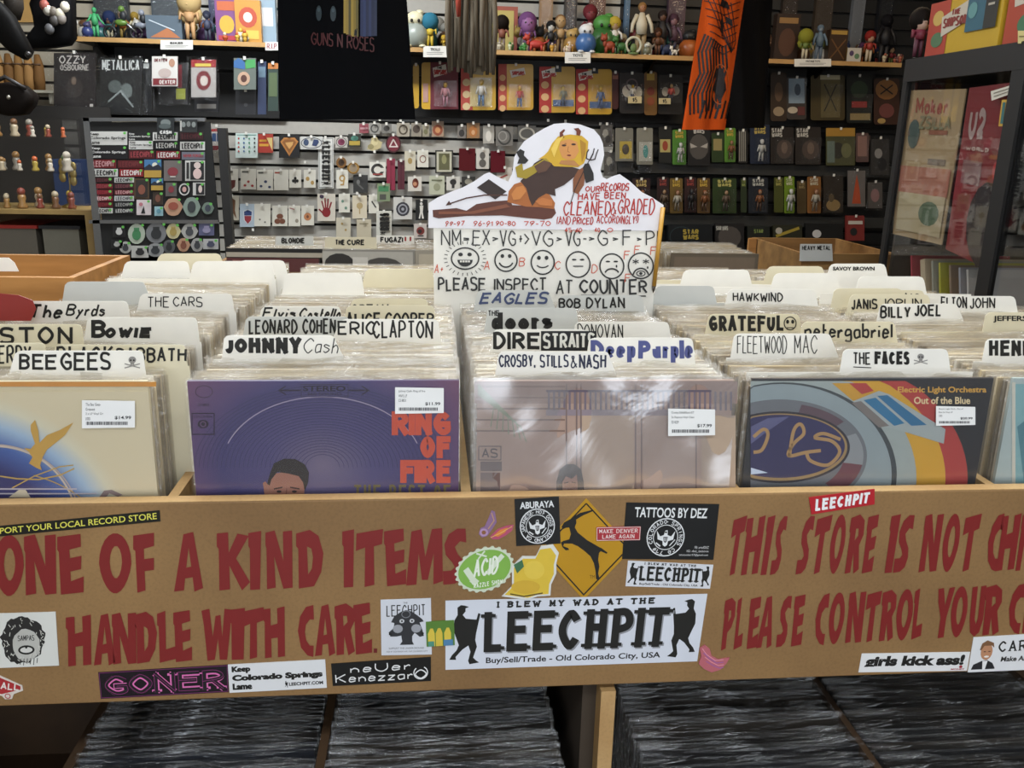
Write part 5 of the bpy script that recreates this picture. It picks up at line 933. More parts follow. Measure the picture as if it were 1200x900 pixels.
rs_(169, 187, 189, 208, '3a5a7a', SUN); rs_(192, 188, 213, 212, '6a6462', [('e', 50, 55, 30, 22, '7c3038'), ('r', 35, 76, 65, 82, 'b9b4ae')]); rs_(217, 188, 240, 212, 'c4c4c0', [('r', 26, 6, 96, 94, '1c1c1e'), ('e', 62, 24, 18, 16, 'c9b9b4'), ('e', 62, 65, 22, 26, 'c9b0ac'), ('l', [(13, 10), (13, 90)], 14, '2a2a2a')])
for i in range(6):
    y = 208+i*7.2; bg, c = (('2a1416', '5a2a30'), ('6a1a22', '8d3a40'), ('6a1420', '8d2a34'), ('7a1c26', 'c9b0b0'), ('5a141c', '7a2a30'), ('c0c0bc', K))[i]; rs_(110, y, 132, y+6, bg, LP(c)); bg, c = (('bfbfbb', K), ('3a1a1e', '6a3a40'), ('5a1c22', 'b98a8c'), ('b9bab8', '55555a'), ('1c1c1f', '8a8a88'), ('2a2a2c', 'b0b0ae'))[i]; rs_(134, y, 157, y+6, bg, LP(c))
rs_(157, 209, 175, 233, '4a3a2a', [('r', 12, 8, 88, 92, '2a2420'), ('e', 50, 55, 24, 24, '7d4a3a')]); rs_(177, 209, 191, 223, '3a5a7a', SUN); rs_(179, 225, 191, 240, '3a3028', [('e', 50, 50, 26, 30, '6a4436')]); rs_(194, 214, 207, 230, '5a5654', [('e', 50, 50, 26, 24, '7c3038')])
rs_(209, 214, 223, 230, '1c1c1e', [('o', 50, 50, 40, 40, 10, 'c0c0bd'), ('e', 50, 50, 18, 20, 'c09a94')], 'o'); rs_(226, 214, 240, 229, 'b9b9b5', [('r', 26, 6, 96, 94, '1c1c1e'), ('e', 62, 50, 16, 30, 'c9b9b4')])
rs_(160, 234, 177, 252, 'c9bfc0', [('p', [(50, 40), (60, 90), (30, 90)], '1c1c1e'), ('e', 30, 30, 14, 12, 'b0707a')]); rs_(181, 242, 191, 253, '8db0b9', [('e', 50, 50, 26, 24, '5a8a9a')]); rs_(193, 232, 213, 253, 'b08a70', [('e', 50, 45, 30, 22, '8d4a3a')], 's'); rs_(215, 231, 234, 254, '7d8d84', [('e', 50, 50, 26, 30, '33383a')], 's'); rs_(237, 237, 250, 251, '6a7a70', [('e', 50, 50, 26, 30, '3a3f4a')], 's')
for i, (x, y, w2, h2, bg, sh, c) in enumerate(((132, 264, 15, 14, '202022', None, 'c0c0bd'), (150, 262, 20, 24, 'aab4a4', 'o', '3f7a50'), (171, 261, 24, 24, '77797c', 'o', '2c2e30'), (195, 262, 16, 18, 'c0b890', 's', 'a08c50'), (213, 262, 18, 18, 'a8a8a4', 's', '44464a'), (233, 262, 18, 14, '5a5c7a', None, '8a86a0'), (130, 281, 14, 10, '202022', None, 'a8a8a4'), (140, 283, 14, 14, 'a8a8a4', 'o', '3a3c40'), (154, 288, 20, 14, 'b0b0ac', None, '2a2a2c'), (172, 285, 20, 16, '8d8f90', 'o', '33363a'), (191, 281, 14, 16, '55585a', 'o', '2a2c2e'), (208, 279, 14, 16, 'b08a70', 's', '7a4a3a'), (224, 279, 14, 16, '9a9a98', 's', '3a3c40'), (238, 280, 18, 12, 'a8a8a8', None, '44465a'))):
    rs_(x, y, x+w2, y+h2, bg, [('e', 50, 55, 26, 26, c), ('r', 34, 20, 66, 34, c)], sh)
# two picture patches clipped on top of the rack
hang('patch', 'black portrait patch with white capitals clipped on top of the sticker rack', 'patch', (184, 138, 204, 158), RY-.02, '1d2224', [('e', 50, 30, 30, 22, '6d7675'), ('e', 46, 50, 36, 16, '4c5656'), ('t', 'CASH', 18, 76, 84, 94, 7, 'c9c9c6')], hk=False)
hang('patch', 'dark group portrait patch at the top right corner of the sticker rack', 'patch', (211, 140, 231, 155), RY-.02, '26292a', [('e', 20, 40, 12, 22, '7a807e'), ('e', 50, 36, 12, 22, '6d7270'), ('e', 80, 40, 12, 22, '7a807e'), ('r', 0, 10, 10, 90, 'a8a8a4')], hk=False)
# ---------------------------------------------------------------- the long top shelf on its brackets
TS = atY(600, 59.5, 3.6); TZ = TS.z
m = MB()
sh = thing('wall_shelf', 'long dark shelf with pale wooden edge crowded with toys', 'shelf', (.6, 3.7, TZ-.03))
xa, xb = atY(84, 43, 3.6).x, atY(1056, 74, 3.6).x
m.box(xa, xb, 3.6, YW-.02, TZ-.018, TZ, pal('34322f', .6, 'paint')); m.build('board', sh)
m = MB(); m.box(xa, xb, 3.592, 3.6, TZ-.02, TZ+.001, wood('a07a48', 'c09a62', 'shelf_edge', (1, 1, 1), .5, 8)); m.build('edge_strip', sh)
m = MB(); m.box(xa, xb, 3.86, YW-.021, TZ-.11, TZ-.02, pal('2a2a2a', .6, 'paint')); m.build('cleat', sh)
for x in (-1.3, -.4, .5, 1.4, 2.3): m = MB(); m.prism([(x, 3.62, TZ-.02), (x, 3.87, TZ-.02), (x, 3.87, TZ-.12)], (.012, 0, 0), pal('1f1f1f', .5, 'metal')); m.build('bracket', sh)
# price cards on its edge
for i, (bx, t, ds) in enumerate((((188, 47, 226, 58), 'BIKES', 'white ribbon-shaped price card on the left of the top shelf edge'), ((311, 49, 326, 59), 'R.I.P', 'small white card with three initials at the left edge of the black shirt'), ((496, 54, 524, 67), 'TROLLS', 'white card with two lines under the blue-haired toy'), ((662, 61, 692, 74), 'TOYS', 'white card on the shelf edge under the blue toy egg'), ((931, 69, 974, 78), 'VINTAGE TOYS', 'white strip card on the shelf edge right of the orange shirt'))):
    hang('price_card', ds, 'price card', bx, 3.585, 'd6d5cf', [('r', 14, 55, 86, 60, '8d8d8a'), ('r', 14, 70, 80, 75, '8d8d8a'), ('f', t, 30, 18, 70, 42, '3a3a3a')] if i != 1 else [('t', 'R.I.P', 12, 20, 88, 80, 7, '8d4a50')], .001, hk=False)
# dark boards that stand behind the carded toys
# ---------------------------------------------------------------- toys on the shelf
def P3(x, y, Y): return atY(x, y, Y)
def toy(name, label, cat, cx, y0, y1, Y, build):
    base = P3(cx, y1, Y); base.z = TZ+.0012; top = P3(cx, y0, Y); h = max(top.z-base.z, .03); t = thing(name, label, cat, base)
    build(t, base, h); return t
def dolly(skin, hair, top, bot, big=.2, fluff=1.15, arms=.3):
    def b(t, p, h):
        r = h*big*.5
        m = MB(); m.tube([p+Vector((0, 0, h*.42)), p+Vector((0, 0, h*.62)), p+Vector((0, 0, h*(1-big)))], [h*.11, h*.12, h*.05], pal(top, .6, 'plastic'), 9)
        for s in (-1, 1): m.tube([p+Vector((s*h*.1, 0, h*(.96-big))), p+Vector((s*h*.19, -h*.03, h*.6)), p+Vector((s*h*(.15+arms*.2), -h*.07, h*.45))], [h*.045, h*.038, h*.03], pal(top, .6, 'plastic'), 6)
        m.build('torso', t)
        for s in (-1, 1):
            m = MB(); m.tube([p+Vector((s*h*.055, 0, h*.45)), p+Vector((s*h*.065, 0, h*.22)), p+Vector((s*h*.07, 0, .006))], [h*.06, h*.05, h*.04], pal(bot, .6, 'plastic'), 7); m.ell(p+Vector((s*h*.07, -h*.03, h*.02)), (h*.04, h*.07, h*.022), pal(K, .5, 'plastic'), 7, 4); m.build('leg', t)
        c = p+Vector((0, 0, h*(1-big*.5))); m = MB(); m.ell(c, (r*.85, r*.85, r), pal(skin, .5, 'plastic'), 10, 8)
        m.ell(c+Vector((0, -r*.85, -r*.05)), r*.12, pal(skin, .5, 'plastic'), 6, 4)
        for s in (-1, 1): m.ell(c+Vector((s*r*.3, -r*.76, r*.12)), r*.11, pal(K, .3, 'plastic'), 6, 4)
        m.build('head', t)
        m = MB(); m.ell(c+Vector((0, r*.22, r*.3)), (r*fluff, r*fluff*.9, r*fluff), pal(hair, .7, 'fabric'), 10, 8)
        if fluff > 1.3: m.ell(c+Vector((0, r*.4, -r*.9)), (r*fluff, r*.6, r*1.2), pal(hair, .7, 'fabric'), 10, 6)
        m.build('hair', t)
    return b
def beast(col, col2, sq=1.0):
    def b(t, p, h):
        m = MB(); m.ell(p+Vector((0, 0, h*.42)), (h*.42*sq, h*.24, h*.24), pal(col, .6, 'plastic'), 10, 7); m.ell(p+Vector((-h*.42*sq, -.01, h*.52)), (h*.1, h*.1, h*.18), pal(col, .6, 'plastic'), 8, 6)
        m.tube([p+Vector((h*.36*sq, 0, h*.45)), p+Vector((h*.6*sq, 0, h*.6)), p+Vector((h*.66*sq, 0, h*.75))], [h*.06, h*.04, h*.02], pal(col, .6, 'plastic'), 6); m.build('body', t)
        m = MB(); m.ell(p+Vector((-h*.48*sq, -h*.08, h*.78)), (h*.2, h*.2, h*.2), pal(col2, .6, 'plastic'), 9, 7); m.ell(p+Vector((-h*.62*sq, -h*.18, h*.72)), (h*.12, h*.12, h*.09), pal(col2, .6, 'plastic'), 7, 5)
        for s in (-1, 1): m.ell(p+Vector((-h*.46*sq+s*h*.12, -h*.02, h*.97)), (h*.05, h*.04, h*.09), pal(col2, .6, 'plastic'), 6, 5)
        m.build('head', t)
        for sx_ in (-1, 1):
            for s in (-1, 1): m = MB(); m.tube([p+Vector((sx_*h*.26*sq, s*h*.12, h*.36)), p+Vector((sx_*h*.28*sq, s*h*.12, .004))], [h*.08, h*.06], pal(col, .6, 'plastic'), 6); m.build('leg', t)
    return b
def eggy(col, cap):
    def b(t, p, h):
        m = MB(); m.lathe(p, [(h*.16, 0), (h*.3, h*.06), (h*.38, h*.3), (h*.33, h*.52), (h*.2, h*.66)], pal(col, .35, 'plastic'), 14); m.build('body', t)
        m = MB(); m.ell(p+Vector((0, 0, h*.76)), (h*.27, h*.27, h*.22), pal(cap, .5, 'plastic'), 12, 8); m.ell(p+Vector((h*.12, 0, h*.94)), (h*.12, h*.12, h*.08), pal(cap, .5, 'plastic'), 8, 5); m.build('cap', t)
        m = MB()
        for s in (-1, 1): m.ell(p+Vector((s*h*.1, -h*.26, h*.7)), (h*.04, h*.03, h*.05), pal(K, .3, 'plastic'), 7, 5); m.ell(p+Vector((s*h*.2, -h*.2, h*.04)), (h*.12, h*.16, h*.05), pal(cap, .5, 'plastic'), 8, 5)
        m.build('face_and_feet', t)
    return b
def boxy(wf_, col, L, dep=.05):
    def b(t, p, h):
        w2 = wf_*h/2; m = MB(); m.box(p.x-w2, p.x+w2, p.y, p.y+dep, p.z, p.z+h, pal(col, .4, 'paper')); m.build('carton', t)
        d = Draw(lambda x, y, l: Vector((p.x-w2+2*w2*x/100, p.y-l, p.z+h*(1-y/100))), .0006, .0005); ops(d, L, 0, 0, 100, 100); d.done('print', t)
    return b
def heap(cols, n=7, spread=.5):
    def b(t, p, h):
        r = random.Random(n*7+len(cols))
        for i in range(n):
            m = MB(); a = p+Vector((r.uniform(-spread, spread)*h*1.4, r.uniform(-.3, .3)*h, h*r.uniform(.18, .5))); s_ = h*r.uniform(.16, .26)
            m.ell(a, (s_, s_, s_), pal(cols[i % len(cols)], .5, 'plastic'), 8, 6); m.ell(a+Vector((0, -s_*.5, s_)), s_*.6, pal(cols[(i+1) % len(cols)], .5, 'plastic'), 7, 5); m.tube([a, Vector((a.x, a.y, p.z))], [s_*.8, s_*.5], pal(cols[i % len(cols)], .5, 'plastic'), 6); m.build('small_figure', t)
    return b
def arch(col, col2):
    def b(t, p, h):
        m = MB(); m.tube([p+Vector((h*.42*math.cos(a*math.pi/12)*(1), 0, h*.5+h*.42*math.sin(a*math.pi/12))) for a in range(-4, 17)], h*.08, pal(col, .4, 'plastic'), 8); m.build('arch', t)
        m = MB(); m.ell(p+Vector((0, 0, h*.35)), (h*.2, h*.12, h*.25), pal(col2, .5, 'plastic'), 9, 6); m.tube([p+Vector((0, 0, .1*h)), p], [h*.3, h*.34], pal(col2, .5, 'plastic'), 10); m.build('centre_figure', t)
    return b
def bike(col):
    def b(t, p, h):
        for s in (-1, 1): m = MB(); m.tube([p+Vector((s*h*.5+h*.22*math.cos(a*math.pi/8), 0, h*.24+h*.22*math.sin(a*math.pi/8))) for a in range(17)], h*.05, pal('1b1b1d', .5, 'plastic'), 6); m.build('wheel', t)
        m = MB(); m.tube([p+Vector((-h*.5, 0, h*.24)), p+Vector((-h*.3, 0, h*.66)), p+Vector((h*.2, 0, h*.55)), p+Vector((h*.5, 0, h*.26))], h*.05, pal('8b8f92', .3, 'metal'), 6); m.ell(p+Vector((-h*.05, 0, h*.6)), (h*.26, h*.12, h*.13), pal(col, .3, 'plastic'), 9, 6); m.build('frame', t)
        m = MB(); m.ell(p+Vector((h*.05, 0, h*.86)), (h*.14, h*.12, h*.2), pal('23262a', .5, 'plastic'), 8, 6); m.ell(p+Vector((h*.0, 0, h*1.1)), h*.13, pal(col, .3, 'plastic'), 8, 6); m.build('rider', t)
    return b
T = toy
T('toy_figure', 'small toy boy in green cap at the left end of the top shelf', 'toy', 86, 12, 42, 3.62, dolly('b98a70', '3f5a3a', 'c0c0bc', '3a3f5a', .32))
T('toy_figure', 'small blue toy beside the green-capped toy boy', 'toy', 103, 25, 42, 3.62, eggy('2f3a6a', '3c3a5a'))
T('toy_figure', 'slender bright green toy humanoid', 'toy', 113, 9, 43, 3.64, dolly('3f9a62', '3f9a62', '3f9a62', '3f9a62', .18, .9, .9))
T('toy_motorcycle', 'toy motorcycle with green tank on the left of the top shelf', 'toy motorcycle', 145, 14, 44, 3.66, bike('5a7a34'))
T('toy_motorcycle', 'dark toy motorcycle further right with pale rider helmet', 'toy motorcycle', 168, 18, 45, 3.72, bike('8a8f9a'))
T('toy_boat', 'blue-grey and orange toy carton behind the first price card', 'toy box', 193, 18, 45, 3.64, boxy(1.5, '54626e', [('p', [(10, 90), (60, 50), (95, 90)], 'a86a44'), ('l', [(10, 20), (80, 60)], 4, 'b9c4cc')]))
T('plush_lion', 'sandy plush toy with pale shaggy mane on the top shelf', 'plush toy', 224, -6, 47, 3.64, dolly('c0a070', 'b9a070', 'b08a60', 'b08a60', .42, 1.35))
T('toy_figure', 'navy toy figure with white chest right of the plush toy', 'toy', 244, 14, 47, 3.66, dolly('33384a', '2c3040', '3a3f55', '2c3040', .25))
T('snack_carton', 'purple and red carton at the bright end of the shelf', 'toy box', 267, -4, 47, 3.68, boxy(.5, '7a4a7c', [('r', 10, 10, 90, 30, 'b9603a'), ('e', 50, 60, 34, 20, 'c9a03c'), ('r', 10, 84, 90, 94, 'a8323a')]))
T('snack_carton', 'orange and yellow carton beside the purple one', 'toy box', 292, 0, 48, 3.66, boxy(.62, 'c08a3c', [('e', 50, 40, 36, 24, 'b04a34'), ('r', 10, 70, 90, 90, 'd0b050'), ('e', 50, 40, 18, 12, 'd9d0c0')]))
T('toy_group', 'heap of tiny yellow and orange toys before the orange carton', 'toy', 276, 30, 48, 3.62, heap(['c9a03c', 'b0502c', 'd0c8b0'], 7))
T('snack_carton', 'pale blue carton next to the black shirt', 'toy box', 314, -2, 48, 3.7, boxy(.4, '8a9fae', [('r', 15, 20, 85, 60, 'c9cdd0')]))
T('toy_lamp', 'white and grey toy lamp right of the black shirt', 'toy', 487, 12, 53, 3.64, eggy('8d948c', 'cfc8a8'))
T('toy_figure', 'troll doll with wild blue hair and yellow suit', 'toy', 504, 20, 53, 3.62, dolly('b08058', '2f6a80', 'b9a030', 'b9a030', .4, 1.5))
T('toy_figure', 'tiny yellow toy figure right of the blue-haired doll', 'toy', 520, 42, 54, 3.62, dolly('b09040', 'a88a30', 'b9982c', '8d7a30', .4))
m = MB(); a, b = atY(563, 56, 3.82), atY(607, 8, 3.82); fr_ = thing('framed_picture', 'pink framed pale yellow picture behind the dark-haired doll', 'picture', (a.x/2+b.x/2, 3.82, TZ+.001))
m.box(a.x, b.x, 3.82, 3.84, TZ+.001, b.z, pal('9a5040', .5, 'paint')); m.build('frame', fr_); m = MB(); m.box(a.x+.02, b.x-.02, 3.817, 3.82, TZ+.02, b.z-.02, pal('b9a860', .5, 'paper')); m.build('sheet', fr_)
T('toy_figure', 'doll with very long dark hair before the pink frame', 'toy', 588, 22, 57, 3.66, dolly('7a5040', '1c1613', '7d4a3a', '6a5a50', .3, 1.6))
T('toy_group', 'row of tiny white toy figures at the dark-haired doll feet', 'toy', 582, 46, 57, 3.61, heap(['b5ad98', '9c9480'], 5))
T('toy_group', 'cluster of tiny green toys with white flower heads', 'toy', 607, 47, 58, 3.61, heap(['2f6a2c', 'c0c4a0', '3a7a34'], 8, .7))
T('toy_figure', 'purple toy cat-like figure with big head', 'toy', 618, 17, 47, 3.74, dolly('8a5a8a', '6a4470', '7a5080', '5a3c60', .5, 1.05))
T('toy_animal', 'glossy red toy lizard lying on the shelf', 'toy', 628, 40, 58, 3.62, beast('a8342a', 'a83a2c', 1.2))
T('toy_figure', 'small black and white toy figure near the red lizard', 'toy', 645, 26, 59, 3.7, dolly('c0beb8', '1c1c1c', '1c1c1e', '1c1c1e', .3))
T('toy_animal', 'beige toy hound sitting behind the small round toys', 'toy', 656, 18, 59, 3.72, dolly('a88a60', '7a5a3c', 'a88a60', '8d6f48', .34, .9))
T('toy_figure', 'golden round-headed toy left of the blue egg toy', 'toy', 670, 33, 59, 3.66, eggy('8d6a34', 'a88a50'))
T('toy_group', 'tiny cream and orange toys in front of the golden round-headed toy', 'toy', 658, 48, 60, 3.605, heap(['c9b89a', 'b98a30', 'b09a8a'], 8, .8))
T('toy_figure', 'blue egg-shaped toy with white cap', 'toy', 686, 27, 60, 3.62, eggy('3a5f92', 'cfd0d0'))
T('toy_figure', 'maroon toy figure behind the blue egg toy', 'toy', 690, 8, 59, 3.8, dolly('7a3038', '6a2a30', '6a2830', '4a2024', .28))
T('toy_figure', 'green bubble-headed toy behind the small red horse', 'toy', 706, 16, 60, 3.76, eggy('33602f', '4a8a3c'))
T('toy_animal', 'small rust red toy horse rearing', 'toy', 714, 40, 61, 3.61, beast('8a3a22', '8a3a22', .7))
T('toy_figure', 'toy figure in yellow brimmed hat with white top', 'toy', 719, 22, 60, 3.72, dolly('b09070', 'b09a3c', 'c9c6be', '8d8a80', .3, 1.25))
T('toy_figure', 'squat dark green toy dinosaur', 'toy', 728, 42, 62, 3.62, beast('2c5a28', '33662c', .8))
T('toy_arch', 'white toy arch with greenish centre', 'toy', 742, 42, 62, 3.61, arch('b9b8a4', '5a7040'))
T('toy_figure', 'tall action figure in white tunic and tan trousers', 'toy', 750, 4, 61, 3.72, dolly('a07050', '8d6a40', 'c4bda8', '8d7a58', .17, 1.05))
T('toy_glass', 'small clear snow globe beside the white toy arch', 'toy', 758, 50, 62, 3.61, eggy('6a6a58', 'c0c2b8'))
T('toy_figure', 'brown crouching toy figure near the orange shirt', 'toy', 770, 34, 63, 3.64, dolly('6a4028', '3a2418', '5a3822', '5a3822', .3))
T('toy_figure', 'dark toy soldier behind the brown crouching one', 'toy', 774, 14, 62, 3.76, dolly('6a4a3a', '2a2220', '2c2a2c', '232325', .2))
T('toy_figure', 'mauve toy figure left of the orange shirt', 'toy', 787, 18, 64, 3.78, dolly('8d6a70', '4a3440', '5a4454', '3a3038', .24))
T('toy_animal', 'tiny white toy dog next to the orange shirt', 'toy', 790, 54, 65, 3.605, beast('cfccc4', 'cfccc4', .8))
T('toy_drum', 'dark brown carton with golden band at the right of the shirts', 'toy', 920, 16, 69, 3.7, boxy(.55, '2c1c12', [('r', 10, 8, 90, 20, '8d6a3c'), ('e', 50, 60, 36, 30, '4a2c1a')]))
T('toy_figure', 'doll with olive yellow hair on the right part of the top shelf', 'toy', 942, 38, 70, 3.62, dolly('a09070', '7a7a2c', '5a6a30', 'b0a890', .4, 1.5))
T('toy_figure', 'slim blue and silver toy robot', 'toy', 958, 30, 71, 3.66, dolly('7d8a94', '5a6a7a', '5f7488', '5a6a7c', .18))
T('toy_basket', 'brown crossed-lattice carton with golden rim', 'toy', 980, 34, 71, 3.68, boxy(.6, '3c2a1a', [('r', 6, 4, 94, 16, 'a8863c'), ('l', [(10, 30), (90, 90)], 5, '6a4a28'), ('l', [(90, 30), (10, 90)], 5, '6a4a28')]))
T('print_card', 'tilted white photo card on the right part of the top shelf', 'card', 1000, 56, 72, 3.61, boxy(1.1, 'b9b4aa', [('e', 30, 40, 16, 20, '4a3a5a'), ('e', 70, 60, 18, 20, '5a7a5a')], .003))
T('toy_figure', 'toy girl with red hair and pale skirt near the shelf end', 'toy', 1017, 38, 71, 3.62, dolly('b08a70', '7a2420', '8d2c24', 'b0a28c', .34, 1.2))
T('toy_figure', 'black cloaked toy figure near the right shelf end', 'toy', 1034, 20, 72, 3.74, dolly('3a3434', '17161a', '17161a', '17161a', .2, 1.4))
T('toy_group', 'small mixed toys at the right end of the top shelf', 'toy', 1046, 60, 73, 3.61, heap(['5a3430', 'a89a80', '8d4a34'], 8, .7))
rf = random.Random(21); ADJ = ['ochre', 'crimson', 'teal', 'navy', 'olive', 'cream', 'brown', 'grey', 'violet', 'orange', 'black', 'white']
CO = ['8d7434', '7a2428', '2c5a5a', '25304f', '55602c', 'b5ad90', '5a3c24', '77756e', '54385f', '9c5424', '1c1c1e', 'b9b6ae']
for sx_i, (xa_, xb_, nn, zn) in enumerate(((95, 318, 16, 'left part'), (484, 530, 4, 'troll doll part'), (612, 812, 16, 'middle part'), (908, 1050, 15, 'right part'))):
    for i in range(nn):
        x = xa_+(xb_-xa_)*(i+.5)/nn+rf.uniform(-2, 2); yb_ = 43+(x-84)*.032; k = rf.randrange(12); k2 = rf.randrange(12); kind = rf.randrange(3); hgt = rf.uniform(16, 34)
        T('toy_figure', 'small %s back-rank toy, %s from left in the %s' % (ADJ[k], ordn(i), zn), 'toy', x, yb_-hgt, yb_, 3.80-.035*(i % 2), (dolly(rf.choice(['a08060', '7a5a44', 'b09078']), CO[k2], CO[k], CO[(k+3) % 12], rf.uniform(.2, .4), rf.uniform(1.05, 1.4)), beast(CO[k], CO[k2], .7), eggy(CO[k], CO[k2]))[kind])
# tall bagged things and posters standing at the back of the shelf
for x, y0, y1, w2, c, ds in ((640, -20, 59, 18, '8d7050', 'tall tan bagged doll box at the back of the shelf'), (669, -30, 60, 18, '2a2420', 'tall dark doll box at the back of the shelf'), (735, -20, 60, 10, '54708a', 'tall blue doll box behind the white tunic figure'), (925, -20, 68, 26, '2c2018', 'tall dark brown bagged box right of the black hanging shirt'), (965, -20, 70, 30, '3a2f24', 'tall brown bagged box above the toy robot'), (1005, -15, 71, 24, '6a6e74', 'tall silvery bagged pack above the photo card'), (1037, -20, 72, 28, '14161c', 'tall black bagged pack at the right shelf end'), (130, -20, 43, 34, '2c3034', 'dark toy boxes behind the motorcycles'), (195, -20, 45, 30, '3a4248', 'grey bagged pack above the blue-grey carton'), (255, -20, 47, 16, '3a3f5a', 'navy toy box behind the purple carton'), (793, -20, 63, 26, '4a3440', 'mauve bagged box left of the orange shirt'), (700, -20, 60, 22, '6a4a3c', 'reddish bagged box behind the green bubble-headed toy')):
    a = atY(x-w2/2, y1, 3.84); b = atY(x+w2/2, y0, 3.84); t = thing('toy_box', ds, 'toy box', ((a.x+b.x)/2, 3.84, TZ+.0012)); m = MB(); m.box(a.x, b.x, 3.842, 3.876, TZ+.0012, b.z, pal(c, .45, 'paper')); m.build('carton', t)
    d = Draw(PY(3.842), .0006, .0005); cx = (a.x+b.x)/2
    m = MB(); m.box(a.x+.01, b.x-.01, 3.838, 3.8415, TZ+.03, b.z-.04, BLIS); m.build('window', t)
# ---------------------------------------------------------------- carded toys under the shelf
def carded(name, label, box, Y, bg, L, bl=None, fig_=None, r=3, group=None):
    x0, y0, x1, y1 = box; pl = PY(Y); t = thing(name, label, 'carded toy', pl((x0+x1)/2, y1, 0), group)
    m = MB(); m.prism([pl(x, y, 0) for x, y in rrect(x0, x1, y0, y1, r, 2)], (0, .002, 0), pal(bg, .4, 'paper')); m.build('card', t)
    if L: d = Draw(pl, .0006, .0004); ops(d, L, x0, y0, x1, y1); d.done('print', t)
    if bl:
        X = lambda v: x0+(x1-x0)*v/100; YY = lambda v: y0+(y1-y0)*v/100
        a = pl(X(bl[0]), YY(bl[3]), 0); b = pl(X(bl[2]), YY(bl[1]), 0); m = MB(); m.box(a.x, b.x, Y-.03, Y-.005, a.z, b.z, BLIS); m.build('blister', t)
        if fig_:
            p = Vector(((a.x+b.x)/2, Y-.016, a.z+.004)); h = (b.z-a.z)*.9; s_, ha, to, bo = fig_; m = MB()
            m.tube([p+Vector((0, 0, h*.4)), p+Vector((0, 0, h*.75))], [h*.1, h*.12], pal(to, .5, 'plastic'), 7); m.ell(p+Vector((0, 0, h*.88)), (h*.09, h*.08, h*.11), pal(s_, .5, 'plastic'), 8, 6); m.ell(p+Vector((0, .004, h*.93)), (h*.1, h*.08, h*.09), pal(ha, .6, 'plastic'), 8, 5)
            for s in (-1, 1): m.tube([p+Vector((s*h*.06, 0, h*.42)), p+Vector((s*h*.09, 0, 0))], [h*.055, h*.04], pal(bo, .5, 'plastic'), 6); m.tube([p+Vector((s*h*.12, 0, h*.74)), p+Vector((s*h*.2, -.003, h*.45))], [h*.045, h*.035], pal(to, .5, 'plastic'), 6)
            m.build('toy_figure', t)
    p = atY((x0+x1)/2, y0, Y); hook(p.x, p.z-.006, Y+.055)
    return t
YC = 3.76
SIM = [('p', [(6, 10), (44, 2), (48, 18), (10, 26)], 'cfc9bf'), ('t', 'THE', 16, 9, 30, 13, 2, K), ('t', 'SIMPSONS', 11, 14, 46, 22, 2.5, 'a02c28')]
def dots(c1, c2): return [('r', 0, 0, 34, 100, c1)]+[('e', 16, 40+i*26, 11, 8, c2) for i in range(3)]
SKN = 'b9962c'
carded('carded_toy', 'narrow yellow card edge just right of the black shirt', (484, 75, 491, 127), YC, 'b8922a', [])
carded('carded_toy', 'yellow card with wide maroon panel and pink toy figure', (494, 73, 537, 128), YC, 'c29a26', [('r', 24, 0, 100, 100, '63202c'), ('p', [(30, 12), (66, 4), (70, 24), (34, 32)], 'c9c4ba'), ('t', 'THE', 42, 9, 56, 14, 2, K), ('t', 'SIMPSONS', 34, 16, 68, 26, 3, 'a02c28'), ('r', 4, 45, 18, 85, 'b08a80')], (34, 40, 96, 94), (SKN, '8a5a2c', 'b07a80', 'a06a78'))
carded('carded_toy', 'yellow card with big cream blister under the hanging scarf', (540, 75, 581, 129), YC, 'c29a26', dots('a8443a', 'c9b48a')+[('r', 26, 30, 88, 92, 'b9a468')], (26, 30, 90, 92), ('b9962c', 'b9962c', 'c0bdb4', '4a6a90'))
carded('carded_toy', 'yellow card with logo plate above two small seated toys', (584, 75, 625, 129), YC, 'c09420', [('r', 0, 0, 24, 100, 'a8443a')]+[('e', 12, 30+i*22, 9, 7, 'c9a070') for i in range(4)]+[('p', [(32, 14), (74, 8), (78, 22), (38, 30)], 'cfc9bf'), ('t', 'SIMPSONS', 40, 16, 74, 24, 3, 'a02c28')], (28, 45, 92, 94), (SKN, 'b5523a', 'a8443a', '3f5f8a'))
carded('carded_toy', 'yellow card with red side strip and blue footer, left twin', (632, 78, 674, 132), YC, 'b89022', dots('a02c28', 'c9a070')+SIM+[('r', 38, 72, 96, 86, '2c4a72'), ('r', 44, 0, 62, 12, '2a3036')], (36, 40, 96, 86), (SKN, '2a2622', '6a6a54', '3a3f4a'))
carded('carded_toy', 'yellow card with red side strip and blue footer, right twin', (675, 81, 717, 134), YC, 'b89022', dots('a02c28', 'c9a070')+SIM+[('r', 38, 72, 98, 86, '2c4a72'), ('r', 44, 0, 62, 10, '2a3036')], (36, 36, 98, 88), (SKN, '8a8a40', '5a6a8a', '4a5a7a'))
carded('carded_toy', 'dark red pack edge right of the yellow carded toys', (717, 84, 725, 128), YC+.02, '4a1c18', [('r', 10, 10, 90, 20, '8d5a4a')])
carded('carded_toy', 'black pack with round white twin figures and price plate', (726, 85, 755, 133), YC, '191512', [('e', 35, 45, 24, 16, 'b9b4a6'), ('e', 70, 48, 22, 15, 'b0aa9a'), ('o', 50, 30, 22, 14, 6, '55484a')], (4, 28, 96, 70), (SKN, '2a2622', 'c0bdb4', '2a3a5a'))
carded('carded_toy', 'narrow gold strip pack with red relief', (755, 84, 770, 135), YC, '6a4a20', [('r', 20, 4, 80, 20, 'a88a3c'), ('e', 50, 45, 30, 10, '6a2a1c'), ('e', 50, 68, 30, 10, '7a3a1c')])
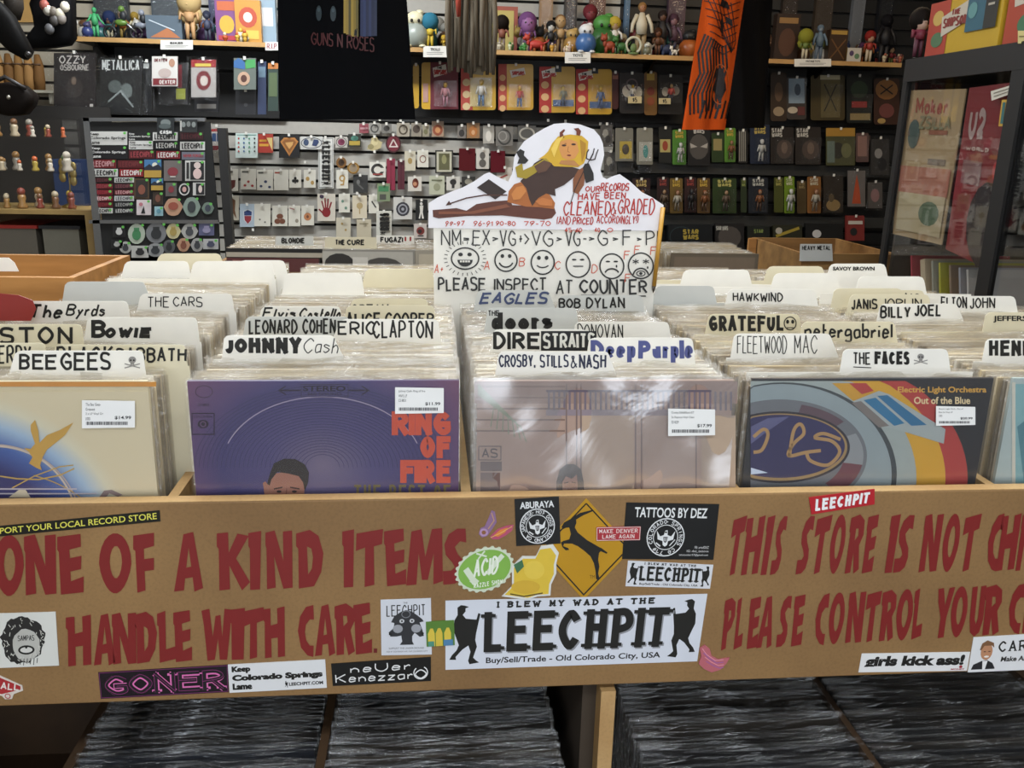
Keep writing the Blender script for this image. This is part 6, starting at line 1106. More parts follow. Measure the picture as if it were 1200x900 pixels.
carded('carded_toy', 'black pack with small white figures left of the orange shirt', (771, 88, 800, 134), YC, '17130f', [('e', 30, 42, 14, 12, 'a8a294'), ('e', 70, 40, 18, 12, '8d8478')], (4, 20, 96, 70), ('c0a070', '2a2622', 'a8443a', '2c2c3a'))
for bx in ((736, 113, 752, 121), (772, 115, 786, 122)): hang('price_card', 'cream price plate on the %s black pack' % ('left' if bx[0] < 750 else 'right'), 'price card', bx, YC-.036, 'b9aa80', [('t', '$5', 34, 20, 66, 80, 6, K)], .001, hk=False)
carded('carded_toy', 'left-end brown pack below the right shelf part', (903, 85, 922, 142), YC, '33261a', [('e', 50, 40, 26, 20, '5a4430'), ('e', 50, 80, 34, 10, '8d7a60')])
carded('carded_toy', 'pale blue pack below the white strip card', (922, 90, 945, 140), YC, '3a3430', [('r', 10, 4, 90, 62, '8496a4'), ('e', 55, 30, 16, 14, '3a4a5c'), ('e', 30, 78, 26, 8, 'b0a490'), ('r', 55, 70, 92, 90, '5a2c28')], (6, 4, 94, 64))  # pale blue panel printed on the dark card
carded('carded_toy', 'olive pack with crossed arrow marks', (950, 88, 990, 141), YC, '42381f', [('r', 30, 6, 86, 94, '5d5230'), ('l', [(40, 20), (76, 80)], 4, '2a2414'), ('l', [(76, 20), (40, 80)], 4, '2a2414'), ('r', 28, 0, 86, 10, 'a8a084')], (30, 20, 88, 92))
carded('carded_toy', 'black and green pack with small red band', (992, 88, 1022, 144), YC, '1c1e1a', [('r', 20, 55, 80, 68, '8d2c28'), ('e', 50, 30, 34, 18, '33402c'), ('r', 14, 80, 92, 94, '8d7a50')], (8, 40, 96, 94))
carded('carded_toy', 'brown pack topped with an orange crossed shield', (1024, 92, 1054, 146), YC, '3c261c', [('e', 50, 24, 44, 22, '8d6034'), ('l', [(26, 14), (74, 34)], 5, '1c1410'), ('l', [(74, 14), (26, 34)], 5, '1c1410'), ('e', 50, 70, 30, 16, '6a3a34'), ('e', 30, 92, 16, 6, 'a88a50')])
# upper left: tall bagged band figures
hang('band_pack', 'black bagged pack with jagged white gothic lettering', 'pack', (63, 62, 112, 130), 3.45, '191415', [('t', 'OZZY', 14, 5, 76, 18, 3, 'b9b5ae'), ('t', 'OSBOURNE', 16, 20, 84, 30, 2.2, 'b0aca5'), ('e', 50, 60, 20, 18, '2c2624'), ('e', 48, 48, 6, 7, '6a5a4c'), ('r', 86, 88, 94, 98, 'b9b5ae')], .01, bag=2)
hang('band_pack', 'black bagged pack with large pointed metal lettering', 'pack', (117, 68, 166, 132), 3.45, '141616', [('t', 'METALLICA', 6, 4, 94, 22, 3.4, 'b5b9b6'), ('e', 36, 52, 16, 12, '4a5250'), ('e', 64, 60, 14, 14, '5c6462'), ('l', [(20, 80), (50, 60), (80, 90)], 4, '7d8684')], .01, bag=2)
hang('toy_pack', 'black bagged pack edge right of the pointed metal lettering', 'pack', (167, 72, 178, 130), 3.5, '17191a', [('r', 10, 4, 70, 14, 'a5a9a6')], .01, bag=1)
hang('toy_pack', 'white and red pack with small portrait at top right', 'pack', (178, 66, 208, 101), 3.45, 'c0bdb8', [('t', 'DEXTER', 10, 8, 60, 18, 3, '5a1c20'), ('e', 78, 22, 12, 14, 'a07a64'), ('e', 50, 56, 26, 16, 'a89a94'), ('r', 4, 74, 96, 96, '6a1a20'), ('t', 'DEXTER', 30, 80, 90, 92, 3, 'c4c0ba')], .01)
hang('toy_pack', 'dark blister pack under the white and red pack', 'pack', (186, 74, 220, 122), 3.52, '202022', [('r', 60, 62, 92, 88, '9aa03c'), ('r', 66, 4, 80, 60, '6a2028')], .01, bag=1)
hang('toy_pack', 'bagged card with red top and white lower half', 'pack', (224, 70, 253, 114), 3.45, 'a09c98', [('r', 0, 0, 100, 20, '8d1f26'), ('r', 16, 10, 80, 18, 'c0b04a'), ('e', 50, 55, 30, 26, '6a1c22'), ('e', 52, 56, 16, 14, 'b9b0a8')], .006, bag=3)
hang('toy_pack', 'dark pack below the red-topped bagged card', 'pack', (228, 108, 256, 131), 3.55, '26262a', [('r', 10, 60, 90, 84, '8d8a86')], .01)
hang('toy_pack', 'pack with blue and green spiky header shapes', 'pack', (274, 68, 300, 105), 3.45, '5a625c', [('p', [(0, 10), (20, 0), (50, 12), (50, 36), (0, 30)], '2f5a8d'), ('p', [(50, 6), (96, 4), (98, 30), (54, 34)], '3f8a4c'), ('e', 45, 65, 28, 22, 'a88a74'), ('e', 45, 65, 14, 12, '4a2c24')], .006)
hang('toy_pack', 'dark hanging pack below the blue and green header', 'pack', (276, 106, 300, 134), 3.5, '1b1c20', [('e', 50, 60, 10, 8, '3c3c40')], .01)
hang('toy_pack', 'narrow pack with orange top at the left of the black shirt', 'pack', (314, 74, 326, 130), 3.45, '2a3a34', [('r', 0, 0, 100, 12, 'a86a34'), ('r', 10, 20, 90, 70, '4a5a3c')], .006)
hang('toy_pack', 'narrow blue pack between the dark pack and orange-topped one', 'pack', (302, 72, 312, 134), 3.5, '2a3450', [('r', 10, 10, 90, 30, '5a7080')], .006)
m = MB(); a = atY(92, 133, 3.84); b = atY(330, 46, 3.84); m.box(a.x, b.x, 3.845, 3.868, a.z, TZ-.13, pal('161616', .75, 'paint')); tag(m.build('backing_board'), 'black backing board behind the hanging packs at upper left', 'board')
m = MB(); a = atY(484, 137, 3.84); b = atY(1056, 140, 3.84); m.box(a.x, b.x, 3.845, 3.868, a.z, TZ-.13, pal('141312', .75, 'paint')); tag(m.build('backing_board'), 'black backing board behind the yellow carded toys', 'board')
# lower right: three more rows with their black ledges
for k, (yy, x0, x1) in enumerate(((196, 722, 1050), (256, 737, 1050), (300, 737, 1050))):
    a = atY(x0, yy, 3.84); b = atY(x1, yy, 3.84); z = atY(880, yy+1, 3.84).z
    m = MB(); m.box(a.x, b.x, 3.80, YW-.021, z-.035, z+.022, pal('2d2d2b', .5, 'paint')); tag(m.build('ledge'), 'black wall ledge under the %s row of hanging packs at right' % ordn(k+1), 'ledge', 'black ledges of the right wall')
def sw(col='c0a040'): return [('t', 'STAR', 22, 5, 78, 13, 5, col), ('t', 'WARS', 22, 15, 78, 23, 5, col)]
FG = [('a08060', '3a2c20', '5a4a3a', '3a3028'), ('a07a60', '6a3a20', 'a8a294', '6a6050'), ('c0c0bc', 'c0c0bc', 'b0b0ac', 'a8a8a4'), ('2a2a2c', '1c1c1e', '1c1c1e', '17171a'), ('8d6a50', '8d4a20', '7a4a28', '4a3020')]
R2 = [('clear bagged pack with yellow picture insert right of the cut-out', (721, 150, 742, 189), '6f6d62', [('r', 24, 40, 92, 92, 'b09a34'), ('e', 58, 64, 20, 16, '3a3020')], 1), ('clear bagged pack with white picture insert', (746, 150, 765, 193), '7a786c', [('r', 16, 38, 96, 90, 'a8a79c'), ('e', 56, 64, 16, 18, '4a8a84')], 1),
 ('dark card with red figure panel', (772, 149, 787, 191), '1c1c18', [('r', 10, 34, 90, 70, 'a89a60'), ('e', 50, 52, 22, 14, '8d3a24')], 0), ('bright green card with pale armoured toy', (788, 152, 804, 193), '4a7a2c', sw(), 3), ('black card with grey scowling mask print', (806, 150, 832, 194), '1c1a19', [('e', 50, 50, 44, 34, '4a4642'), ('p', [(10, 40), (44, 50), (14, 54)], 'a8a29a'), ('p', [(90, 40), (56, 50), (86, 54)], 'a8a29a'), ('t', 'WARS', 26, 2, 74, 14, 5, 'b0aca5')], 0),
 ('dark green card behind the orange shirt hem', (834, 156, 848, 190), '2a3a1c', [('r', 14, 20, 86, 60, '8d8050')], 0), ('lime green card with red lower toy', (849, 150, 862, 190), '55802c', sw(), 5), ('dark striped stack of cards seen edge on', (865, 152, 876, 191), '22201e', [('r', 10+i*20, 5, 20+i*20, 95, '8d8a80') for i in range(4)], 0), ('navy card with large yellow logo', (879, 146, 902, 192), '1c2436', sw('b09a50'), 3)]
names = lambda ds: ds+(' on the wall ledge row' if len(ds.split()) < 9 else '')
for i, (ds, bx, bg, L, f) in enumerate(R2): carded('carded_toy', names(ds), bx, 3.77, bg, L, (16, 34, 90, 94) if f else None, FG[f-1] if f > 1 else None, 1.5)
R3_ = [((903, 149, 930, 192), '26201c', 'brown-black card with slanted white logo, left of its twin'), ((932, 149, 962, 193), '2a2420', 'brown-black card with slanted white logo, right of its twin')]
for bx, bg, ds in R3_: carded('carded_toy', ds, bx, 3.77, bg, [('t', 'STAR', 6, 4, 50, 14, 4, 'b5b1a8'), ('t', 'WARS', 6, 16, 50, 26, 4, 'b5b1a8'), ('e', 60, 60, 34, 26, '4a3c34'), ('e', 60, 56, 14, 16, '6d5a4c')], (10, 28, 96, 96), r=1.5)
carded('carded_toy', 'yellow-topped green card with many tiny figures', (968, 150, 1002, 194), 3.77, '4a4a2c', [('r', 0, 0, 100, 22, 'a0782c'), ('e', 40, 60, 24, 22, '2c2a20'), ('e', 70, 60, 18, 20, '6a6a44'), ('r', 4, 35, 30, 92, '66746a')], (4, 24, 96, 96), r=1.5)
carded('carded_toy', 'narrow clear pack with pink card right of the yellow-topped card', (1003, 156, 1018, 190), 3.77, '5a4440', [('r', 14, 10, 86, 80, '8d6a60')], (6, 6, 94, 92), r=1.5)
hang('toy_pack', 'crinkled clear bag with dark parts at the right end of ledge row', 'pack', (1021, 163, 1042, 205), 3.77, '33302e', [('e', 40, 40, 22, 14, '8d8a86'), ('e', 60, 70, 26, 18, '1c1c1e')], .02, bag=4)
x = 741
R4 = [((741, 209, 762, 250), '2a1816', 'dark red card with pale logo, leftmost in the middle ledge row', 'b09a60', 5), ((770, 208, 784, 249), '2c1a18', 'dark card with red emblem and hooded toy', '8d3a34', 1), ((785, 209, 800, 250), '6a5428', 'tan card with small yellow logo and tall toy', 'c0a040', 2), ((802, 208, 816, 249), '301c1a', 'dark card with red emblem and dark toy', '8d3a34', 4), ((817, 209, 832, 250), '5c4424', 'brown card with yellow logo and armed toy', 'c0a040', 5), ((835, 209, 863, 250), '2c3c1c', 'wide green-black card with two toys', 'b0a860', 1), ((868, 209, 875, 249), '2a3420', 'thin green card edge', '8d9a50', 0), ((877, 208, 900, 250), '1c2028', 'dark blue card with brown creature toy', 'a8a8a0', 5),
      ((907, 208, 918, 249), '44481c', 'small olive card left of the lime one', 'a09a50', 0), ((919, 207, 931, 250), '66801f', 'lime card with pale logo', 'c0bfa0', 3), ((934, 212, 945, 250), '4a3c24', 'small brown card left of the orange-brown one', '8d7a50', 0), ((946, 207, 962, 250), '80552a', 'orange-brown card with pale logo and toy', 'c0b9a0', 2)]
for bx, bg, ds, lc, f in R4: carded('carded_toy', ds, bx, 3.77, bg, sw(lc), (12, 30, 92, 94) if f else None, FG[f-1] if f else None, 1.5)
hang('toy_pack', 'clear bag with brown plush parts in the middle ledge row', 'pack', (965, 206, 988, 249), 3.77, '2c241c', [('e', 50, 80, 36, 16, '8d7448'), ('e', 40, 60, 14, 12, '5a4a30')], .02, bag=2)
hang('toy_pack', 'clear bag with orange cone-shaped toy', 'pack', (994, 200, 1014, 242), 3.76, '6a6460', [('p', [(50, 10), (66, 50), (74, 92), (22, 92), (36, 50)], 'b04a24')], .01, bag=2)  # cone drawn as a plain orange print
hang('toy_pack', 'clear bag with pink and grey toy near the glass case', 'pack', (1017, 214, 1034, 244), 3.77, '55504c', [('e', 50, 50, 30, 26, '8d6a68')], .02, bag=3)
R5 = [((783, 263, 835, 291), '101417', 'wide black box with large yellow logo on the lowest ledge row', 1), ((838, 262, 872, 294), '1e1c1c', 'dark box with grey mask print on the lowest ledge row', 2), ((876, 265, 902, 285), '1c1f1a', 'dark green box right of the grey mask box', 3), ((906, 264, 940, 280), '2a2a1c', 'dark box with yellow diagonal stripe above the wooden crate', 4), ((944, 262, 988, 282), '141414', 'black box with shiny silver part above the wooden crate', 5)]
for bx, bg, ds, k in R5:
    L = {1: [('t', 'STAR', 34, 22, 68, 40, 3, 'a8943c'), ('t', 'WARS', 34, 44, 68, 62, 3, 'a8943c'), ('o', 30, 50, 26, 40, 1, '3a4a50')], 2: [('e', 50, 50, 40, 40, '4a4440'), ('t', 'STAR WARS', 4, 10, 44, 24, 3, 'a8a8a0')], 3: [('t', 'STAR', 30, 20, 70, 40, 4, '7a8a4a')], 4: [('l', [(10, 80), (90, 20)], 10, 'a08c34'), ('e', 20, 40, 12, 24, 'b0aca0')], 5: [('e', 30, 60, 12, 24, 'c0c0c0')]}[k]
    hang('boxed_toy', ds, 'boxed toy', bx, 3.78, bg, L, .04, hk=False)
hang('toy_pack', 'red and white folded pack near the foot of the glass case', 'pack', (992, 253, 1013, 282), 3.76, '7a2c28', [('r', 10, 20, 90, 34, 'c0b9b0'), ('e', 40, 64, 20, 16, '1c1c1c')], .02)
for i, (x0, y0, x1, y1) in enumerate(((704, 146, 718, 172), (708, 178, 723, 206), (742, 180, 762, 202))): hang('bagged_charm', 'small crinkled clear bag of dark charms, %s beside the cut-out head' % ordn(i), 'bag', (x0, y0, x1, y1), 3.8, '4a4742', [('e', 40, 40, 24, 20, '8d8a80'), ('e', 60, 66, 24, 18, '2c2a28')], .012, bag=2)
# ================================================================ hanging shirts
def shirt(name, label, Y, xl0, xr0, xl1, xr1, ybot, col, pr, yaw=0, seed=1):
    # body hangs from (row y=0 of the photo and above) down to the hem; shoulders and sleeves are above the picture
    a0, b0 = atY(xl0, 0, Y), atY(xr0, 0, Y); a1, b1 = atY(xl1, ybot, Y), atY(xr1, ybot, Y); ztop = a0.z+.30; rnd = random.Random(seed); ph = [rnd.uniform(0, 6) for _ in range(5)]
    t = thing(name, label, 'shirt', ((a1.x+b1.x)/2, Y, min(a1.z, b1.z)))
    def pos(u, v, side):
        z = a1.z+(b1.z-a1.z)*u+(ztop-a1.z)*v; k = (z-a1.z)/(a0.z-a1.z)
        xl = a1.x+(a0.x-a1.x)*k; xr = b1.x+(b0.x-b1.x)*k
        f = .012*(1-v)*math.sin(u*7+ph[0])+.007*math.sin(u*15+ph[1]+v*3)*(1-v*.6); bulge = .032*math.sin(math.pi*u)
        y = Y+f*(1 if side < 0 else .8)+side*bulge; x = xl+(xr-xl)*u
        return Vector((x, Y+(y-Y)+(x-(xl+xr)/2)*math.tan(yaw), z))
    m = MB(); mt = pal(col, .9, 'fabric')
    m.sheet(lambda u, v: pos(u, v, -1), 28, 14, mt); m.sheet(lambda u, v: pos(u, v, 1), 28, 10, mt)
    zt = ztop; xa_, xb_ = pos(0, 1, 0).x, pos(1, 1, 0).x; cx = (xa_+xb_)/2
    m.prism([(xa_, Y, zt), (xb_, Y, zt), (xb_+.04, Y, zt+.09), (cx+.08, Y, zt+.14), (cx, Y, zt+.10), (cx-.08, Y, zt+.14), (xa_-.04, Y, zt+.09)], (0, .02, 0), mt)
    m.build('body', t)
    m = MB(); m.sheet(lambda u, v: pos(u, v*.035, -1)-Vector((0, .0015, 0)), 28, 1, mt); m.build('hem', t)
    for s, xx in ((-1, xa_), (1, xb_)): m = MB(); m.tube([(xx, Y+.01, zt+.04), (xx+s*.10, Y+.01, zt-.06), (xx+s*.14, Y+.01, zt-.14)], [.07, .075, .08], mt, 10); m.build('sleeve', t)
    m = MB(); m.tube([(xa_, Y+.01, zt+.08), (cx, Y+.01, zt+.16), (xb_, Y+.01, zt+.08)], .006, pal('2a2a2a', .4, 'plastic'), 6); m.tube([(cx, Y+.01, zt+.16), (cx, Y+.01, CEIL)], .002, HOOKM, 5); m.build('hanger', t)
    def pl(x, y, l):
        p = atY(x, y, Y); k = (p.z-a1.z)/(a0.z-a1.z); xl = a1.x+(a0.x-a1.x)*k; xr = b1.x+(b0.x-b1.x)*k; u = (p.x-xl)/(xr-xl); z0_ = a1.z+(b1.z-a1.z)*u; v = (p.z-z0_)/(ztop-a1.z); q = pos(u, max(v, 0), -1); return Vector((q.x, q.y-l, q.z))
    d = Draw(pl, .003, .0006); pr(d); d.done('chest_print', t); return t
def sub(P, n=6):
    o = []
    for a, b in zip(P, P[1:]):
        for i in range(n): o.append((a[0]+(b[0]-a[0])*i/n, a[1]+(b[1]-a[1])*i/n))
    return o+[P[-1]]
def p_black(d):
    for i in range(6):
        x = 404+i*2.8; d.rect(x, -60, x+2.8, 42-abs(i-2.5)*.6+i*.8, ('a88e3a', '97803a', '55502f', 'a88e3a', '8d7a34', '6d6434')[i], 1)
    d.poly(sub([(413, -10), (418, 20), (416, 43)], 3)+sub([(419, 43), (421, 20), (416, -10)], 3), '17171a', 2)
    for i in range(6): x = 423+i*3.2; d.rect(x, -60, x+3.2, 44-i*.2, ('26325a', '2c3a66', '222c4c', '2c3760', '1f2a48', '26304f')[i], 1)
    for x, y in ((375, 17), (392, 18)): d.ell(x, y, 3.4, 9, '24343c', 1, 14); d.ell(x, y-4, 1.8, 2.6, '3c5058', 2, 8)
    x = 366
    for ch, w_ in zip('GUNS N ROSES', (7, 7, 7, 6, 4, 7, 4, 7, 7, 6, 6, 6)):
        if ch != ' ': d.text(ch, x, 39+(x-366)*.09, x+w_-1.2, 53+(x-366)*.12, 1.5, '4c181c', 2)
        x += w_
shirt('band_shirt', 'large black hanging shirt with dark red lettering and yellow-blue print', 2.4, 325, 477, 327, 487, 140, '0c0d10', p_black, 0, 3)
def p_or(d):
    O = '1c0f0a'
    for i in range(9):   # nested bent stripes down the left
        x = 803+i*4.2; y = 125-i*1.0; d.line(sub([(x+2+i*.5, y+10), (x+2+i*.5, y-12), (x+14, y-38), (x+12, y-62), (x+20-i, y-84+i*3)], 3), 2.3, O, 1)
    for i in range(6): d.line(sub([(816+i*7, 139), (822+i*7, 118)], 2), 2.6, O, 2)
    P = []
    for i in range(18): a = 2*math.pi*i/18; P.append((842+7*math.cos(a)*(1+.2*math.sin(5*a)), 99+19*math.sin(a)*(1+.1*math.cos(4*a))))
    d.poly(P, O, 3); d.ring(842, 99, 10.5, 23, 1.2, 'b0551c', 3)
    for i in range(6): d.line(sub([(824+i*6, -6+i*2), (838+i*5, 30+i*4), (856, 62)], 4), 1, O, 2)
    for i in range(7): d.line(sub([(822+i*1.4, 2+i*9), (846, 10+i*9), (868-i, 2+i*9)], 4), 1, O, 2)
    d.poly([(842, 0), (850, 4), (853, 12), (846, 10), (840, 8)], O, 3); d.poly([(848, 20), (856, 24), (857, 32), (850, 28)], O, 3); d.poly([(843, 18), (846, 30), (844, 46), (841, 30)], O, 3)
shirt('orange_shirt', 'orange hanging shirt with black web and stripe print', 2.4, 821, 874, 796, 851, 152, 'd0541c', p_or, .25, 5)
shirt('black_shirt', 'plain black shirt hanging edge-on behind the orange shirt', 2.56, 846, 907, 850, 898, 150, '0d0b0a', lambda d: d.ell(868, 60, .1, .1, '0d0b0a', 1, 6), .1, 8)
# hanging grey fringed scarf
sc = thing('fringed_scarf', 'grey-brown hanging fringed scarf between the black shirt and the pink frame', 'scarf', atY(553, 88, 2.9))
for i in range(17):
    x = 527+i*3.2+random.uniform(-1, 1); yb = 85+random.uniform(-14, 6)*(1 if i % 3 else .2); m = MB(); a, b, c_ = atY(x+random.uniform(-4, 4), -70, 2.9+.02*(i % 3)), atY(x+random.uniform(-3, 3), 30, 2.9+.02*(i % 2)), atY(x, yb, 2.9); m.tube([a, b, c_], [.009, .012, .007], pal(('5a5246', '6d6456', '4a4338', '7a7264')[i % 4], .9, 'fabric'), 6); m.build('strand', sc)
m = MB(); P = [(541, 34), (566, 30), (571, 60), (566, 88), (548, 86), (540, 60)]; m.prism([atY(x, y, 2.93) for x, y in P[::-1]], (0, .006, 0), pal('77705f', .9, 'fabric')); m.build('cloth_panel', sc)
d = Draw(PY(2.93), .0006, .0005); d.line([(550, 40), (556, 55), (549, 70), (556, 80)], 2, '4a4436', 1); d.line([(562, 44), (558, 60), (564, 76)], 1.6, '4a4436', 1); d.done('pattern', sc)
m = MB(); m.tube([atY(536, -60, 2.9), atY(537, 0, 2.9), atY(537, 26, 2.9)], [.012, .012, .009], pal('8a3c30', .8, 'fabric'), 6); m.build('red_tassel', sc)
# ================================================================ right: black glass case
CX = 1.65; case = thing('glass_case', 'tall black framed glass display case at the right with posters inside', 'display case', (1.85, 1.0, -ZF))
cb = pal('0d0c0b', .6, 'paint'); ct = .652
def cpart(n, *b, mt=cb): m = MB(); m.box(*b, mt); return m.build(n, case)
cpart('top', CX-.005, 2.2, .1, 1.605, ct-.062, ct); cpart('base', CX, 2.2, .1, 1.6, -ZF, -.35); cpart('rear_panel', 2.18, 2.2, .1, 1.6, -.35, ct-.062); cpart('far_side', CX+.03, 2.18, 1.585, 1.6, -.35, ct-.062); cpart('near_side', CX+.03, 2.18, .1, .115, -.35, ct-.062)
for y0, y1 in ((1.583, 1.605), (1.06, 1.11), (.58, .62), (.1, .14)): cpart('post', CX-.004, CX+.012, y0, y1, -.35, ct-.062)
cpart('shelf_board', CX+.02, 2.18, .115, 1.585, -.06, -.045); 
for y0, y1 in ((1.11, 1.583), (.62, 1.06), (.14, .58)): cpart('glass_pane', CX+.004, CX+.009, y0, y1, -.35, ct-.062, mt=CASEGLASS)
XP = PX(CX+.022)
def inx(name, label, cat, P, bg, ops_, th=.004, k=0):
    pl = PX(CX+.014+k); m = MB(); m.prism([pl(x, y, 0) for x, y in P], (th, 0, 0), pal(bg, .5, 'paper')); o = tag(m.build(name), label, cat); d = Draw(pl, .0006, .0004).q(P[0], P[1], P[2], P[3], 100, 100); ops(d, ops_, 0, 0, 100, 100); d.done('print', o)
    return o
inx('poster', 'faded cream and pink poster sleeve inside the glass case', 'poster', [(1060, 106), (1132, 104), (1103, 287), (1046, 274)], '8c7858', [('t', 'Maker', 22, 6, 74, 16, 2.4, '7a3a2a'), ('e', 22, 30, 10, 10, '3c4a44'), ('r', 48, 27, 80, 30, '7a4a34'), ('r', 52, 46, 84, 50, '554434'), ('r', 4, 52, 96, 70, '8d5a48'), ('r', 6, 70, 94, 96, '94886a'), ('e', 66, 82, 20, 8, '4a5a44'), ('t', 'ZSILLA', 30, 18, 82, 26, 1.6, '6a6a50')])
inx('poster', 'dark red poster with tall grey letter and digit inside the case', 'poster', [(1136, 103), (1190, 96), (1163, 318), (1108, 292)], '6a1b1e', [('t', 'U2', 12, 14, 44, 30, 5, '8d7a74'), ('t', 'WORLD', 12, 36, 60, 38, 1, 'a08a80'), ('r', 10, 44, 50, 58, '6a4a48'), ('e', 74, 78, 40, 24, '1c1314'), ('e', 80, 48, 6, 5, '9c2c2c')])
hang_y = None
inx('price_card', 'white strip card on the glass above the red poster', 'price card', [(1161, 107), (1191, 98), (1190, 108), (1162, 118)], 'bdb9ac', [('r', 10, 25, 90, 35, '6a665c'), ('r', 10, 60, 80, 68, '6a665c')], .001, -.016)
inx('price_card', 'yellow card stuck on the glass at the red poster edge', 'price card', [(1174, 117), (1190, 116), (1186, 148), (1170, 148)], 'b08c34', [('r', 10, 10, 30, 90, '2c5a5a'), ('r', 40, 30, 90, 40, '6a3a1c'), ('r', 40, 55, 90, 65, '6a3a1c')], .001, -.016)
# leaning sleeves below
for i, (x, c, ds) in enumerate(((1068, '8d2c3a', 'crimson sleeve leaning inside the lower case'), (1084, 'a89a80', 'cream sleeve leaning beside the crimson one'), (1094, '8a8c80', 'grey-green sleeve leaning third in the lower case'), (1103, '9a9a34', 'narrow yellow-green sleeve leaning in the lower case'), (1116, '77685a', 'brown sleeve leaning right of the yellow-green one'), (1128, '8c9096', 'pale grey-blue sleeve leaning near the case post'), (1138, 'a8a8a4', 'white sleeve leaning nearest the case post'))):
    p = atX(x, 340, CX+.05); b = Vector((CX+.06, p.y, -.0445)); t = MB(); M = Matrix.Translation(b) @ Matrix.Rotation(math.radians(-18), 4, 'X')
    t.box(0, .31, -.004, .004 if i != 1 else .02, 0, .15, pal(c, .5, 'paper'), M); tag(t.build('record_sleeve'), ds, 'record')
# game cartons and a doll on top of the case
def casetop(y0, y1, h, col, L, label, name='game_carton'):
    a, b = y0, y1; t = thing(name, label, 'box', (CX+.16, (a+b)/2, ct+.001)); m = MB(); m.box(CX+.02, CX+.30, a, b, ct+.001, ct+h, pal(col, .4, 'paper')); m.build('carton', t)
    d = Draw(lambda x, y, l: Vector((CX+.02-l, b+(a-b)*x/100, ct+.001+h*(1-y/100))), .0006, .0005); ops(d, L, 0, 0, 100, 100); d.done('print', t)
y0 = atX(1086, 50, CX+.02).y; y1 = atX(1172, 30, CX+.02).y; y2 = atX(1176, 30, CX+.02).y
casetop(y1, y0, .14, 'b8962c', [('r', 0, 0, 30, 100, 'a03a28'), ('e', 14, 30, 8, 14, 'b99a50'), ('e', 16, 70, 9, 14, '4a6a4a'), ('p', [(20, 30), (64, 4), (66, 40), (22, 66)], 'b9b0a0'), ('t', 'THE', 34, 20, 46, 30, 2, '7a2c24'), ('t', 'SIMPSONS', 24, 34, 62, 50, 2.4, '7a2c24'), ('r', 56, 0, 80, 66, '2f5a6a'), ('r', 80, 0, 96, 66, '24241f'), ('e', 64, 30, 6, 14, '5a8a8a'), ('r', 84, 10, 92, 14, 'a8a294'), ('r', 84, 24, 92, 28, 'a8a294')], 'yellow and red game carton with big plate lettering on the case top')
casetop(y2-.28, y2-.006, .14, 'a0402c', [('p', [(6, 0), (60, 0), (60, 30), (10, 40)], 'b9b0a0'), ('t', 'THE', 16, 6, 36, 20, 3, '7a2c24'), ('e', 30, 70, 12, 16, '3a6a4a'), ('e', 60, 74, 14, 16, 'b99a30')], 'red game carton cut by the right picture edge on the case top')
hang('price_card', 'cream card on the case top edge at the right picture border', 'price card', (1193, 36, 1206, 51), 1.09, 'bdb27a', [('r', 10, 40, 90, 48, '6a5f3c')], .001, hk=False)
p = Vector((CX+.018, 1.588, 0)); tt = thing('toy_figure', 'black-haired doll in red dress standing at the far end of the case top', 'toy', (p.x, p.y, ct+.001)); dolly('b09080', '17120f', '6a1f30', '4a1c2c', .42, 1.25)(tt, Vector((p.x, p.y, ct+.001)), .125)
p = atX(1064, 55, CX+.04); tt = thing('toy_figure', 'small yellow-green toy beside the black-haired doll', 'toy', (CX+.085, 1.585, ct+.001)); WL[tt] = Vector((CX+.085, 1.585, ct+.001)); tt.location = WL[tt]; eggy('6d6a34', '8d8a44')(tt, WL[tt], .05)
# ================================================================ wooden crates
def crate(name, label, x0, x1, y0, y1, zb, zt, t=.014, mt=PINE):
    r = thing(name, label, 'crate', ((x0+x1)/2, (y0+y1)/2, zb))
    for n, b in (('front_board', (x0, x1, y0, y0+t, zb, zt)), ('back_board', (x0, x1, y1-t, y1, zb, zt)), ('side_board', (x0, x0+t, y0+t, y1-t, zb, zt)), ('side_board', (x1-t, x1, y0+t, y1-t, zb, zt)), ('bottom_board', (x0+t, x1-t, y0+t, y1-t, zb, zb+t))):
        m = MB(); m.box(*b, mt if n != 'bottom_board' else PINEL); m.build(n, r)
    return r
crate('wooden_crate', 'empty pine crate in the left row beside the sticker rack', -1.03, -.395, .76, 1.085, -.255, .137)
pY = 2.0; a = atY(940, 297, pY); b = atX(877, 280, a.x)
crate('wooden_crate', 'brown wooden crate in the rear row at right', a.x, a.x+.36, pY, min(b.y, 2.5), a.z-.2, a.z, .014, wood('7a5a34', 'a07a48', 'old_pine', (1, 6, 6), .6, 4))
m = MB(); q = atY(877, 279, 2.44); m.box(q.x, a.x-.004, 2.43, 2.444, -.2, q.z, PINE); tag(m.build('board_partition'), 'pale plank standing behind the rear records left of the brown crate', 'board')
# rear bin unit
rb = thing('rear_record_bin', 'rear record bin of tan board beyond the aisle', 'record bin', (.8, 2.3, -ZF))
for n, bx in (('front_panel', (-.45, 2.3, 1.975, 1.99, -.33, -.035)), ('rear_panel', (-.45, 2.3, 2.50, 2.515, -.33, -.035)), ('bottom', (-.45, 2.3, 1.99, 2.5, -.345, -.33)), ('side', (-.465, -.45, 1.975, 2.515, -.345, -.035)), ('side', (2.3, 2.315, 1.975, 2.515, -.345, -.035)), ('leg', (-.43, -.38, 2.2, 2.3, -ZF, -.345)), ('leg', (2.2, 2.25, 2.2, 2.3, -ZF, -.345))): m = MB(); m.box(*bx, MDF); m.build(n, rb)
